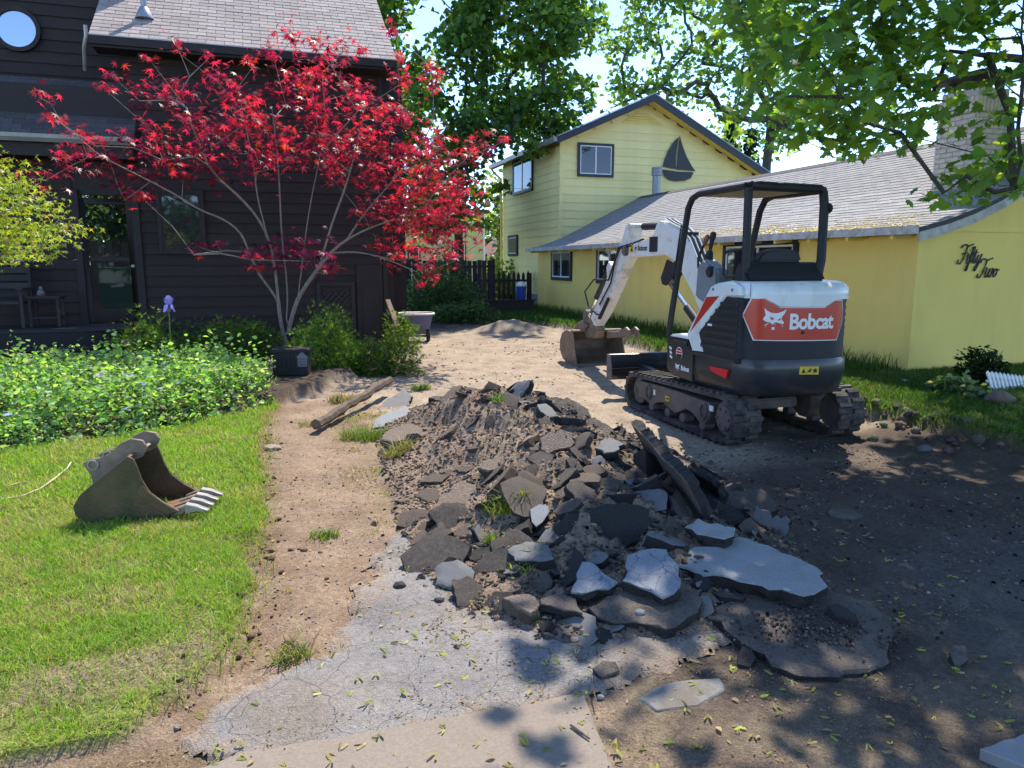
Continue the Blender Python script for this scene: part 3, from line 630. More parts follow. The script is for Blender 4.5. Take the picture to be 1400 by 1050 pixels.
# sailboat cut out on the gable
BT = thing('sailboat_silhouette', 'dark sailboat cutout hanging on the yellow gable', 'wall decoration', W(0, YB-.045, 0))
q = MB(); q.prism([(11.62+1.05, 4.77), (12.3+1.0, 4.72), (13.88, 4.72), (13.78, 4.52), (13.55, 4.43), (13.2, 4.40), (12.95, 4.44), (12.76, 4.58)], -.012, .012, 'y'); q.build('hull', M['navy'], BT)
lsail = [(13.26, 5.84), (13.08, 5.68), (12.88, 5.38), (12.74, 5.02), (12.70, 4.86), (13.02, 4.82), (13.20, 4.80), (13.17, 5.1), (13.20, 5.5)]
rsail = [(13.30, 5.88), (13.40, 5.60), (13.58, 5.24), (13.80, 4.92), (13.95, 4.76), (13.6, 4.78), (13.24, 4.79), (13.25, 5.2), (13.28, 5.6)]
for s_ in (lsail, rsail):
    q = MB(); q.prism(s_, -.012, .012, 'y'); q.build('sail', M['navy'], BT)

# ------------------------------------------------------------------ dark brown house
BF = 14.6; BH = thing('brown_house', 'dark brown board sided house with a steep taupe shingle roof', 'house', (0, 0, 0))
DL, DR = -3.12, -2.28                       # the glazed door stands in an open passage
q = MB(); q.box(-2.2, 2.12, BF+.03, BF+.25, 0, 5.2); q.build('wall', M['brown_trim'], BH, flat=True)
q = MB(); q.box(2.1, 2.12+.2, BF+.25, 17.0, 0, 5.2); q.build('wall', M['brown_trim'], BH, flat=True)
boards(BH, 'siding_board', M['brown'], (-2.2, BF+.03), (1, 0), 4.32, .1, 5.2, .19, thick=.02, lap=.016, normal=(0, -1), holes=((.32, 1.06, 1.82, 2.94), (3.0, 3.72, .1, 1.28)))
q = MB(); q.box(2.08, 2.16, BF-.02, BF+.05, 0, 5.2); q.build('corner_board', M['brown_trim'], BH, flat=True)
boards(BH, 'siding_board', M['brown'], (2.2, 17.0), (1, 0), .75, .1, 4.9, .19, thick=.02, lap=.016, normal=(0, -1), holes=((.1, .5, 1.6, 2.3),))
q = MB(); q.box(2.2, 2.95, 17.03, 19.5, 0, 5.9); q.build('rear_block', M['brown_trim'], BH, flat=True)
window(BH, (2.34, 17.0, 1.70), (1, 0), (0, -1), .32, .56, trim=.05, panes=1, tm='brown_trim', fm='lead')
window(BH, (-1.82, BF, 1.88), (1, 0), (0, -1), .66, 1.0, trim=.06, panes=1, tm='brown_trim', fm='brown_trim', gm='glass')
# lattice hatch and the flat board door beside it
lt_ = MB(); lt_.box(.80, 1.52, BF-.0, BF+.02, .12, 1.28); hatch = lt_.build('hatch', M['brown_trim'], BH, flat=True)
sl_ = MB(); sl_.box(-.017, .017, -.006, .006, -.30, .30); slm = sl_.mesh('slat', M['deck'], flat=True)
for row in (.46, .98):
    for k in range(5):
        for sgn in (-1, 1):
            o = link('slat', slm, hatch); o.location = (.94+k*.11, BF-.012-(.013 if sgn > 0 else 0), row-.02); o.rotation_euler = (0, sgn*R(45), 0); o.scale = (1, 1, .62)
fr = MB()
for z in (.12, .68, 1.22): fr.box(.80, 1.52, BF-.05, BF-.002, z, z+.07)
for x in (.80, 1.45): fr.box(x, x+.07, BF-.055, BF-.002, .12, 1.29)
fr.build('hatch_frame', M['deck'], hatch, flat=True)
q = MB(); q.box(1.56, 2.06, BF-.03, BF+.01, .1, 1.62); q.box(1.66, 2.0, BF-.045, BF-.028, .15, 1.2); q.build('board_door', M['brown_trim'], BH, bevel=.004)
# upper roof
UB, UZ, K = 14.15, 5.34, .75
q = MB(); q.prism([(UB, UZ-.09), (UB, UZ-.012), (UB+3.2, UZ+3.2*K-.012), (UB+3.2, UZ+3.2*K-.12)], -2.62, 2.36, 'x'); UR = q.build('upper_roof', M['shingle_d'], BH, flat=True)
shingles(UR, [(UB-.02, UZ-.02), (UB+3.2, UZ+3.2*K)], -2.63, 2.37, 26, 17, lambda x, r: r < 17, 'shingle_b', along='a', exposure=.15)
q = MB(); q.prism([(UB-.05, UZ-.16), (UB-.012, UZ-.16), (UB-.012, UZ-.03), (UB-.05, UZ-.03)], -2.62, 2.36, 'x'); q.build('eave_board', M['brown_trim'], BH, flat=True)
q = MB(); q.prism([(UB-.058, UZ-.035), (UB-.03, UZ-.035), (UB-.03, UZ-.018), (UB-.058, UZ-.018)], -2.63, 2.37, 'x'); q.build('drip_edge', M['gutter'], BH, flat=True)
q = MB(); q.prism([(UB, UZ-.2), (UB, UZ-.11), (BF+.03, UZ-.11), (BF+.03, UZ-.2)], -2.6, 2.34, 'x'); q.build('soffit', M['brown_trim'], BH, flat=True)
q = MB(); q.tube([(-2.66, UB-.06, UZ+.10), (-2.66, UB-.05, UZ-.05), (-2.72, UB+.02, UZ-.22), (-2.8, UB+.35, UZ-.5)], .03, 8); q.build('downspout_elbow', M['gutter'], BH)
vp = thing('vent_pipe', 'grey plumbing vent with a flared boot on the taupe roof', 'vent pipe', W(-1.86, UB+.62, UZ+.45))
m = MB(); m.lathe([(.15, .02), (.145, .05), (.11, .12), (.075, .19), (.055, .21)], n=16); m.build('boot', M['lead'], vp)
m = MB(); m.lathe([(.05, .15), (.05, .7)], n=12); m.build('pipe', M['lead'], vp)
# upper wall with the round window, porch roof below it
q = MB(); q.box(-7.0, -2.05, 15.63, 15.9, 4.4, 9.0); q.build('upper_wall', M['brown_trim'], BH, flat=True)
boards(BH, 'siding_board', M['brown'], (-7.0, 15.63), (1, 0), 4.95, 4.75, 9.0, .2, thick=.02, lap=.016, normal=(0, -1))
q = MB(); q.box(-2.5, 2.2, 17.4, 17.6, 5.2, 7.6); q.build('gable_wall', M['brown_trim'], BH, flat=True)
rw = on_plane(23, 40, W(0, 15.58), Vector((-ST, CT, 0))); ra, rb = AB(rw.x, rw.y)
rg = MB(); n_ = 32
ring = [(math.cos(2*math.pi*k/n_), math.sin(2*math.pi*k/n_)) for k in range(n_)]
v = []; f = []
for k, (cx, sz) in enumerate(ring):
    for rr, dy in ((.30, -.02), (.30, -.07), (.37, -.07), (.37, .0)): v.append((ra+cx*rr, 15.60+dy, rw.z+sz*rr))
for k in range(n_):
    for j in range(3):
        a_ = k*4+j; b_ = ((k+1) % n_)*4+j; f.append((a_, b_, b_+1, a_+1))
rg.add(v, f); RW = rg.build('round_window', M['brown_trim'], BH)
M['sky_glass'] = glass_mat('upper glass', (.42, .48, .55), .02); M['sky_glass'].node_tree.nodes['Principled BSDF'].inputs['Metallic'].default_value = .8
g = MB(); g.prism([(ra+cx*.305, rw.z+sz*.305) for cx, sz in ring], 15.565, 15.59, 'y'); g.build('pane', M['sky_glass'], RW)
LB, LZ = 14.15, 3.72
q = MB(); q.prism([(LB, LZ-.08), (LB, LZ-.012), (15.6, LZ+1.16-.012), (15.6, LZ+1.05)], -6.6, -2.10, 'x'); LR = q.build('porch_roof', M['shingle_d'], BH, flat=True)
shingles(LR, [(LB-.02, LZ-.012), (15.6, LZ+1.16)], -6.6, -2.10, 14, 15, lambda x, r: True, 'shingle_d', along='a', exposure=.15)
q = MB(); q.prism([(LB-.14, LZ-.07), (LB-.10, LZ-.13), (LB-.03, LZ-.13), (LB-.03, LZ-.01), (LB-.15, LZ-.01)], -6.6, -2.08, 'x'); q.build('gutter', M['gutter'], BH, flat=True)
q = MB(); q.box(-6.6, -2.12, LB-.02, BF+.0, LZ-.34, LZ-.14); q.build('porch_beam', M['brown_trim'], BH, flat=True)
q = MB(); q.box(-7, DL-.07, BF+.03, BF+.2, 0, 4.6); q.box(DR+.07, -2.2, BF+.03, BF+.2, 0, 4.6); q.box(DL-.07, DR+.07, BF+.03, BF+.2, 2.82, 4.6); q.build('porch_wall', M['brown_trim'], BH, flat=True)
boards(BH, 'siding_board', M['brown'], (-7, BF+.03), (1, 0), 3.81, .6, 3.4, .19, thick=.02, lap=.016, normal=(0, -1))
for x in (-3.2, -2.26):
    q = MB(); q.box(x-.02, x+.10, BF-.04, BF+.06, .5, 2.9); q.build('door_casing', M['brown_trim'], BH, bevel=.006, seg=1)
dr = MB(); dr.box(DL, DL+.10, BF+.0, BF+.05, .62, 2.76); dr.box(DR-.10, DR, BF, BF+.05, .62, 2.76); dr.box(DL+.1, DR-.1, BF, BF+.05, 2.66, 2.76); dr.box(DL+.1, DR-.1, BF, BF+.05, 1.68, 1.76); dr.box(DL+.1, DR-.1, BF, BF+.05, .62, .86)
DOOR = dr.build('door', M['brown_trim'], BH, bevel=.005, seg=1)
for z0_, z1_ in ((.86, 1.68), (1.76, 2.66)):
    g = MB(); g.box(DL+.09, DR-.09, BF+.018, BF+.03, z0_, z1_); g.build('pane', M['glass_clear'], DOOR, flat=True)
kn = MB(); kn.lathe([(.012, 0), (.03, .02), (.03, .05), (.01, .06)], n=10); k_ = kn.build('handle', M['lead'], DOOR); k_.location = (DR-.05, BF, 1.6); k_.rotation_euler = (math.pi/2, 0, 0)
# deck and its steps
DK = thing('porch_deck', 'dark wooden porch deck with two long steps', 'deck', (0, 0, 0))
dbm = MB(); dbm.box(-6.8, -2.35, 0, .13, -.03, 0); dme = dbm.mesh('deck_board', M['deck'], bevel=.004, seg=1)
for k in range(10):
    o = link('deck_board', dme, DK); o.location = (0, 13.2+k*.138, .60)
q = MB(); q.box(-6.8, -2.38, 13.23, 13.27, .2, .57); q.build('riser', M['brown_trim'], DK, flat=True)
for b_, z_, x1 in ((12.86, .34, -2.75),):
    for k in range(2):
        o = link('tread', dbm.mesh('tread', M['deck'], bevel=.004, seg=1), DK); o.location = (-.4, b_+k*.145, z_)
q = MB(); q.box(-6.8, -2.78, 12.9, 12.93, .05, .31); q.build('riser', M['brown_trim'], DK, flat=True)
for x in (-2.42, -2.80):
    q = MB(); q.box(x-.05, x+.05, 12.95, 13.2, .05, .62 if x > -2.6 else .3); q.build('post', M['brown_trim'], DK, flat=True)
q = MB(); q.box(-2.72, -2.2, 13.02, 13.22, .60, .64); q.build('end_shelf', M['deck'], DK, flat=True)

# ================================================================== THE MINI EXCAVATOR (x = right, y = forward, turned like the houses)
M['track'] = mat('track rubber', (.032, .030, .030), .8, .3, 14, bump=.4, bscale=60, dirt=(.15, .115, .09), dscale=9, damt=.8, dthr=(.42, .66))
M['steel'] = mat('dusty undercarriage steel', (.13, .105, .092), .75, .25, 9, dirt=(.20, .165, .14), dscale=4, damt=.6, bump=.2)
M['black'] = mat('black machine paint', (.020, .021, .025), .38, .15, 4, dirt=(.075, .062, .052), dscale=5, damt=.5, dthr=(.52, .75), coat=.25)
M['matte'] = mat('black plastic', (.018, .018, .021), .6, .2, 8)
M['mwhite'] = mat('white machine paint', (.72, .73, .71), .34, .03, 3, dirt=(.42, .37, .31), dscale=6, damt=.5, dthr=(.52, .75), coat=.35, dstretch=(1, 1, .4))
M['bwhite'] = mat('worn white boom paint', (.70, .69, .66), .4, .05, 5, dirt=(.36, .28, .21), dscale=7, damt=.75, dthr=(.53, .66), coat=.15)
M['orange'] = mat('red panel', (.52, .035, .018), .3, .04, 3, coat=.5)
M['reflector'] = mat('red reflector', (.62, .012, .022), .25, .05, 20)
M['label_y'] = mat('yellow label', (.62, .42, .03), .45, .08, 20)
M['ink'] = mat('black print', (.015, .015, .015), .5, 0, 5)
M['paper'] = mat('white print', (.76, .76, .74), .45, .03, 20)
M['rust'] = mat('worn bucket steel', (.20, .15, .115), .6, .3, 8, metal=.25, dirt=(.27, .21, .16), dscale=5, damt=.8, bump=.25)
M['chrome'] = mat('chrome rod', (.75, .75, .76), .15, .03, 5, metal=1)
M['grey'] = mat('grey plastic', (.17, .185, .20), .55, .1, 9)
M['hose'] = mat('rubber hose', (.012, .012, .013), .5, .1, 9)
EX = thing('mini_excavator', 'white and black mini excavator with a canopy and a red rear panel', 'excavator', W(4.62, 6.55, 0))
def stadium(y0, r0, y1, r1, z0, z1, n=12):
    p = [(y1 + r1*math.sin(t), z1 - r1*math.cos(t)) for t in np.linspace(0, math.pi, n)]
    return p + [(y0 - r0*math.sin(t), z0 + r0*math.cos(t)) for t in np.linspace(0, math.pi, n)]
TY0, TR0, TY1, TR1 = -.82, .225, .90, .205
for sx in (-1, 1):
    x0, x1 = (-.735, -.435) if sx < 0 else (.435, .735)
    tr = MB(); o_ = stadium(TY0, TR0, TY1, TR1, TR0, TR1); i_ = stadium(TY0, TR0-.04, TY1, TR1-.04, TR0, TR1); n = len(o_)
    v = [(x, y, z) for x in (x0, x1) for y, z in o_] + [(x, y, z) for x in (x0, x1) for y, z in i_]; f = []
    for k in range(n):
        j = (k+1) % n; f += [(k, j, n+j, n+k), (2*n+k, 3*n+k, 3*n+j, 2*n+j), (k, 2*n+k, 2*n+j, j), (n+k, n+j, 3*n+j, 3*n+k)]
    tr.add(v, f)
    # lugs
    seg = []; tot = 0
    for k in range(n): seg.append((tot, o_[k], o_[(k+1) % n])); tot += math.dist(o_[k], o_[(k+1) % n])
    nl = 46
    for q in range(nl):
        s = tot*q/nl
        for (s0, p, r_) in reversed(seg):
            if s0 <= s: break
        L_ = math.dist(p, r_); t = (s-s0)/L_; c = (p[0]+(r_[0]-p[0])*t, p[1]+(r_[1]-p[1])*t); d = ((r_[0]-p[0])/L_, (r_[1]-p[1])/L_); nn = (d[1], -d[0])
        for (xa, xb) in ((x0, x0+.14), (x0+.165, x1)):
            sh = .02 if xa == x0 else -.02
            vs = []
            for x in (xa, xb):
                for h, wd in ((-.004, .028), (.022, .019)):
                    for s_ in (-1, 1): vs.append((x, c[0]+d[0]*(s_*wd+sh)+nn[0]*h, c[1]+d[1]*(s_*wd+sh)+nn[1]*h))
            tr.add(vs, [(0, 1, 3, 2), (4, 6, 7, 5), (0, 4, 5, 1), (2, 3, 7, 6), (0, 2, 6, 4), (1, 5, 7, 3)])
    me = tr.mesh('track', M['track'], deg=28); bm = bmesh.new(); bm.from_mesh(me); bmesh.ops.recalc_face_normals(bm, faces=bm.faces); bm.to_mesh(me); bm.free()
    T = link('track', me, EX); xo = x0 if sx < 0 else x1; xi = -sx
    def X(d): return xo + xi*d              # d metres in from the outer edge of the track
    fr = MB(); prof = [(-.58, .33), (-.6, .22), (-.52, .10), (-.42, .10), (-.30, .17), (-.16, .19), (-.02, .13), (.06, .10), (.16, .13), (.30, .175), (.42, .15), (.50, .11), (.60, .10), (.72, .14), (.86, .13), (.94, .20), (.92, .29), (.84, .33), (.4, .345), (.0, .345)]
    a_, b_ = sorted((X(.045), X(.25))); fr.prism(prof, a_, b_, 'x'); TF = fr.build('track_frame', M['steel'], EX, bevel=.008, seg=1)
    for y in (-.47, -.1, .2, .55):
        w_ = MB(); w_.disc((X(.1), y, .085), .05, .12, 'x', 14); w_.build('roller', M['steel'], EX, bevel=.006, seg=1)
    w_ = MB(); w_.disc((X(.14), TY0, TR0), .165, .14, 'x', 20); w_.disc((X(.06), TY0, TR0), .12, .04, 'x', 18); SPk = w_.build('sprocket', M['steel'], EX, bevel=.008, seg=1)
    for q in range(6):
        bb = MB(); bb.disc((X(.034), TY0+.09*math.cos(q*1.047), TR0+.09*math.sin(q*1.047)), .012, .02, 'x', 6); bb.build('bolt', M['steel'], SPk)
    w_ = MB(); w_.disc((X(.14), TY1-.0, TR1), .15, .12, 'x', 20); w_.disc((X(.07), TY1, TR1), .06, .05, 'x', 12); w_.build('idler', M['steel'], EX, bevel=.008, seg=1)
    w_ = MB()
    for y in (-.50, .60): w_.tube([(X(.028), y+.055*math.cos(t), .235+.075*math.sin(t)) for t in np.linspace(0, 2*math.pi, 15)], .010, 6)
    w_.build('guard_ring', M['steel'], EX)
    if sx < 0:
        for (y, z, h, b2, mt, nm) in ((.47, .255, .028, .018, 'paper', 'white_label'), (.19, .235, .026, .042, 'label_y', 'yellow_label'), (-.63, .285, .026, .03, 'paper', 'white_label')):
            q = MB(); q.box(X(.032), X(.044), y-b2, y+b2, z-h, z+h); L0 = q.build(nm, M[mt], EX, flat=True)
            if mt == 'label_y':
                q = MB(); q.box(X(.029), X(.031), y-.03, y-.012, z-.012, z+.012); q.box(X(.029), X(.031), y-.004, y+.03, z-.004, z+.006); q.build('print', M['ink'], L0, flat=True)
q = MB(); q.box(-.44, .44, -.45, .5, .2, .36); q.lathe([(.36, .36), (.36, .46)], n=24); q.build('undercarriage', M['matte'], EX, bevel=.02)
q = MB(); q.box(-.3, .3, -.62, -.46, .24, .34); q.build('cross_beam', M['steel'], EX, bevel=.015)
# blade in front
bl_ = MB(); prf = [(1.60, .22), (1.53, .30), (1.515, .42), (1.56, .54), (1.60, .55), (1.575, .42), (1.585, .31), (1.64, .23)]
bl_.prism(prf, -.73, .73, 'x'); BL = bl_.build('blade', M['black'], EX, bevel=.005, seg=1)
q = MB(); q.prism([(1.44, .26), (1.60, .22), (1.60, .55), (1.52, .55)], -.745, -.728, 'x'); q.prism([(1.44, .26), (1.60, .22), (1.60, .55), (1.52, .55)], .728, .745, 'x'); q.build('end_plate', M['steel'], BL, bevel=.003, seg=1)
q = MB(); q.box(-.73, .73, 1.47, 1.53, .372, .382); q.build('stiffener', M['black'], BL)
q = MB()
for x in (-.34, .34): q.bar((x, .42, .27), (x*.9, 1.53, .36), .10, .12)
q.build('blade_arm', M['black'], EX, bevel=.012)
# upper body ------------------------------------------------------------
REAR = [(-.69, -.5), (-.69, -.88), (-.66, -1.0), (-.58, -1.09), (-.45, -1.145), (-.25, -1.185), (0, -1.2), (.2, -1.185), (.33, -1.14), (.43, -1.05), (.49, -.93), (.5, -.8), (.5, -.4)]
RS = np.r_[0, np.cumsum([math.dist(REAR[i], REAR[i+1]) for i in range(len(REAR)-1)])]
RX = np.array([p[0] for p in REAR]); RY = np.array([p[1] for p in REAR])
def wrap(s, z, off=0):
    x, y = np.interp(s, RS, RX), np.interp(s, RS, RY); e = .03
    dx = np.interp(s+e, RS, RX)-np.interp(s-e, RS, RX); dy = np.interp(s+e, RS, RY)-np.interp(s-e, RS, RY); l = math.hypot(dx, dy)
    return (x + off*dy/l, y - off*dx/l, z)
def wrapped(poly, o0, o1, name, mt, parent, step=.06):
    """a thin plate with outline poly (s, z) bent round the rear of the machine"""
    bm = bmesh.new(); vs = [bm.verts.new((s, z, 0)) for s, z in poly]; bm.faces.new(vs)
    lo, hi = min(p[0] for p in poly), max(p[0] for p in poly); s = lo + step
    while s < hi - .005:
        g_ = bm.verts[:] + bm.edges[:] + bm.faces[:]; bmesh.ops.bisect_plane(bm, geom=g_, plane_co=(s, 0, 0), plane_no=(1, 0, 0)); s += step
    r_ = bmesh.ops.extrude_face_region(bm, geom=bm.faces[:]); top = [e for e in r_['geom'] if isinstance(e, bmesh.types.BMVert)]
    for v in top: v.co.z = 1
    for v in bm.verts: v.co = Vector(wrap(v.co.x, v.co.y, o1 if v.co.z > .5 else o0))
    bmesh.ops.recalc_face_normals(bm, faces=bm.faces)
    me = bpy.data.meshes.new(name); bm.to_mesh(me); bm.free(); me.materials.append(mt); sharp(me, 40); return link(name, me, parent)
def plan(front=.55):
    p = [(-.69, front-.12), (-.62, front)] + [(.45, front), (.5, front-.08)]
    return [(RX[i], RY[i]) for i in range(1, len(RX))][::1] + [(.5, front-.08), (.45, front), (-.60, front), (-.69, front-.10)]
def loft(levels, name, mt, parent, bevel=0, deg=35):
    """levels = [(z, scale about (-.09, -.3), push)]"""
    base = [(x, y) for x, y in plan(levels[0][3] if len(levels[0]) > 3 else .55)]; n = len(base); m = MB(); v = []
    for (z, k, push, fr_) in levels:
        for (x, y) in plan(fr_):
            cx, cy = -.095, -.35; v.append((cx+(x-cx)*k, cy+(y-cy)*k - (push if y < -.85 else 0), z))
    f = [tuple(reversed(range(n))), tuple(range((len(levels)-1)*n, len(levels)*n))]
    for i in range(len(levels)-1):
        for k in range(n): f.append((i*n+k, i*n+(k+1) % n, (i+1)*n+(k+1) % n, (i+1)*n+k))
    m.add(v, f); me = m.mesh(name, mt, deg=deg); bm = bmesh.new(); bm.from_mesh(me); bmesh.ops.recalc_face_normals(bm, faces=bm.faces)
    if bevel:
        es = [e for e in bm.edges if e.calc_face_angle(0) > R(40)]; bmesh.ops.bevel(bm, geom=es, offset=bevel, segments=2, affect='EDGES', clamp_overlap=True)
    bm.to_mesh(me); bm.free(); sharp(me, deg); return link(name, me, parent)
loft([(.46, .93, 0, .10), (.50, .975, 0, .16), (.58, 1.0, 0, .20), (.66, 1.012, .005, .22), (.74, 1.008, .012, .22), (.80, 1.0, .004, .22)], 'counterweight', M['black'], EX, .012)
q = MB(); q.prism([(.24, .885), (.24, .56), (.16, .50), (-.29, .485), (-.29, .80), (-.17, .83), (-.16, .885)], -.70, -.52, 'x'); SBX = q.build('side_box', M['black'], EX, bevel=.018)
q = MB(); q.prism([(.25, .895), (-.17, .895), (-.17, .935), (.05, .94), (.2, .915)], -.67, -.50, 'x'); q.build('step_cover', M['paper'], EX, bevel=.012)
q = MB(); q.box(-.712, -.70, -.297, -.288, .50, .80); q.build('seam', M['ink'], SBX, flat=True)
q = MB(); q.prism([(-.17, .80), (-.20, .765), (-.32, .765), (-1.02, .76), (-1.0, .80), (-.35, .812)], -.725, -.66, 'x'); q.build('side_rail', M['black'], EX, bevel=.012)
loft([(.80, .985, 0, -.12), (1.0, .985, 0, -.30), (1.30, .98, 0, -.62), (1.36, .97, 0, -.68)], 'engine_bay', M['matte'], EX, .006)
# white hood on top
loft([(1.345, 1.0, 0, -.74), (1.40, 1.005, .004, -.69), (1.44, .992, 0, -.66), (1.475, .955, 0, -.66), (1.492, .89, 0, -.68)], 'engine_hood', M['mwhite'], EX, 0, 50)
wrapped([(.52, 1.35), (.677, 1.35), (.814, 1.275), (1.258, 1.268), (1.384, 1.332), (1.60, 1.332), (1.60, 1.36), (.52, 1.36)], -.02, .012, 'hood_skirt', M['mwhite'], EX)
RED = [(.575, 1.343), (.677, 1.343), (.814, 1.265), (1.258, 1.259), (1.384, 1.322), (1.464, 1.32), (1.486, 1.243), (1.491, 1.124), (1.418, .972), (.608, .985), (.508, 1.197)]
cx_, cz_ = 1.0, 1.15
wrapped([(cx_+(s-cx_)*1.022, cz_+(z-cz_)*1.05) for s, z in RED], -.012, .006, 'panel_edge', M['paper'], EX)
RP = wrapped(RED, -.006, .010, 'rear_panel', M['orange'], EX)
def emblem(s0, z0, k, conv, parent, mt, name='emblem'):
    CAT = [(.682, 1.265), (.703, 1.243), (.74, 1.222), (.791, 1.218), (.842, 1.234), (.874, 1.253), (.862, 1.218), (.838, 1.189), (.834, 1.16), (.858, 1.139), (.853, 1.123), (.813, 1.131), (.787, 1.14), (.77, 1.136), (.762, 1.123), (.746, 1.128), (.729, 1.14), (.701, 1.144), (.671, 1.164), (.686, 1.189), (.694, 1.200), (.685, 1.238)]
    EYES = [[(.728, 1.188), (.767, 1.176), (.758, 1.158), (.737, 1.166)], [(.798, 1.163), (.832, 1.178), (.823, 1.160), (.806, 1.152)]]
    EXT = [[(.751, 1.099), (.777, 1.094), (.774, 1.074), (.749, 1.075)], [(.754, 1.128), (.760, 1.128), (.757, 1.108)], [(.775, 1.128), (.781, 1.128), (.776, 1.108)]]
    for q in range(3):
        EXT.append([(.70-.012*q+.02, 1.132-.006*q), (.705-.012*q+.02, 1.128-.006*q), (.675+.01*q, 1.112-.012*q)])
        EXT.append([(.832+.004*q, 1.122-.004*q), (.838+.004*q, 1.120-.004*q), (.858-.004*q, 1.104-.008*q)])
    def put(P, o0, o1, mt_, nm, par):
        bm = bmesh.new(); vs = [bm.verts.new((s, z, 0)) for s, z in P]; bm.faces.new(vs); bmesh.ops.triangulate(bm, faces=bm.faces[:])
        bmesh.ops.subdivide_edges(bm, edges=bm.edges[:], cuts=1)
        for v in bm.verts: v.co = Vector(conv(s0+(v.co.x-.772)*k, z0+(v.co.y-1.17)*k, o1))
        bmesh.ops.recalc_face_normals(bm, faces=bm.faces); me = bpy.data.meshes.new(nm); bm.to_mesh(me); bm.free(); me.materials.append(mt_); return link(nm, me, par)
    E_ = put(CAT, 0, .0125, mt, name, parent)
    return put, E_, EYES, EXT
def logo(s0, z0, k, conv, parent, mt, eye, off=.0125):
    put, E_, EYES, EXT = emblem(s0, z0, k, lambda s, z, o: conv(s, z, off), parent, mt)
    bm = bmesh.new(); bm.from_mesh(E_.data)
    for P in EXT:
        vs = [bm.verts.new(Vector(conv(s0+(s-.772)*k, z0+(z-1.17)*k, off))) for s, z in P]; bm.faces.new(vs)
    bm.to_mesh(E_.data); bm.free()
    for P in EYES:
        bm = bmesh.new(); vs = [bm.verts.new(Vector(conv(s0+(s-.772)*k, z0+(z-1.17)*k, off+.0015))) for s, z in P]; bm.faces.new(vs)
        me = bpy.data.meshes.new('eye'); bm.to_mesh(me); bm.free(); me.materials.append(eye); link('eye', me, E_)
def text_mesh(body, s0, z0, wd, ht, conv, name, mt, parent, bold=.018, off=.0125):
    cu = bpy.data.curves.new(name, 'FONT'); cu.body = body; cu.size = 1; cu.offset = bold; cu.resolution_u = 3; cu.space_character = .93
    o = bpy.data.objects.new(name, cu); C.objects.link(o); dg = bpy.context.evaluated_depsgraph_get(); me = bpy.data.meshes.new_from_object(o.evaluated_get(dg))
    bpy.data.objects.remove(o)
    xs_ = [v.co.x for v in me.vertices]; ys_ = [v.co.y for v in me.vertices]; x0, x1, y0, y1 = min(xs_), max(xs_), min(ys_), max(ys_)
    bm = bmesh.new(); bm.from_mesh(me); bmesh.ops.triangulate(bm, faces=bm.faces[:])
    for q in range(1, 12):
        g_ = bm.verts[:]+bm.edges[:]+bm.faces[:]; bmesh.ops.bisect_plane(bm, geom=g_, plane_co=(x0+(x1-x0)*q/12, 0, 0), plane_no=(1, 0, 0))
    for v in bm.verts: v.co = Vector(conv(s0+(v.co.x-x0)/(x1-x0)*wd, z0+(v.co.y-y0)/(y1-y0)*ht, off))
    bm.to_mesh(me); bm.free(); me.materials.clear(); me.materials.append(mt); return link(name, me, parent)
logo(.772, 1.17, 1, wrap, RP, M['paper'], M['orange'])
text_mesh('Bobcat', .912, 1.072, .455, .142, wrap, 'lettering', M['paper'], RP, .03)
wrapped([(.556, 1.36), (.562, 1.36), (.562, 1.475), (.556, 1.475)], .011, .014, 'seam', M['grey'], EX)
kh = wrap(1.044, 1.045, .012); q = MB(); q.disc((kh[0], kh[1], kh[2]), .014, .02, 'y', 12); q.build('keyhole', M['ink'], RP)
yl = wrapped([(1.030, .742), (1.226, .738), (1.225, .664), (1.028, .672)], 0, .022, 'yellow_label', M['label_y'], EX)
for k in range(3):
    s = 1.05+k*.06
    P = [(s, .685), (s+.04, .684), (s+.02, .725)] if k != 1 else [(s-.005, .69), (s+.03, .69), (s+.045, .725), (s+.02, .715)]
    wrapped(P, .0225, .0235, 'print', M['ink'], yl)
P = [(1.165, .70), (1.19, .70), (1.19, .69), (1.21, .706), (1.19, .722), (1.19, .712), (1.165, .712)]; wrapped(P, .0225, .0235, 'print', M['ink'], yl)
# white panel of the left side
SX = -.70
def sidep(poly, x0, x1, nm, mt, bevel=.006, parent=None):
    q = MB(); q.prism(poly, x0, x1, 'x'); return q.build(nm, mt, parent or EX, bevel=bevel, seg=1)
sidep([(-.16, .96), (-.28, .79), (-.47, .80), (-.375, .985), (-.80, 1.355), (-1.02, 1.36), (-1.0, 1.45), (-.9, 1.485), (-.80, 1.488), (-.66, 1.47), (-.55, 1.44)], -.715, -.66, 'side_panel', M['mwhite'], .014)
sidep([(-.495, 1.335), (-.70, 1.352), (-.235, .985)], -.7195, -.714, 'red_stripe', M['orange'], 0)
for y, z in ((-.60, 1.412), (-.90, 1.415)):
    q = MB(); q.disc((-.716, y, z), .014, .012, 'x', 10); q.build('bolt', M['grey'], EX)
# intake grille behind it
GR = sidep([(-.45, .80), (-.37, .985), (-.80, 1.35), (-1.0, 1.35), (-1.0, .80)], -.705, -.64, 'grille', M['matte'], 0)
for k in range(7):
    z = .86+k*.068
    y0 = -.40-max(0, z-1.0)*1.12; q = MB(); q.prism([(0, 0), (.022, .02), (.022, .034), (0, .034)], -.99, y0-.03, 'y'); o = q.build('louver', M['black'], GR, flat=True); o.location = (-.722, 0, z)
q = MB(); q.box(-.728, -.726, -.62, -.55, 1.07, 1.09); q.build('white_label', M['paper'], GR, flat=True)
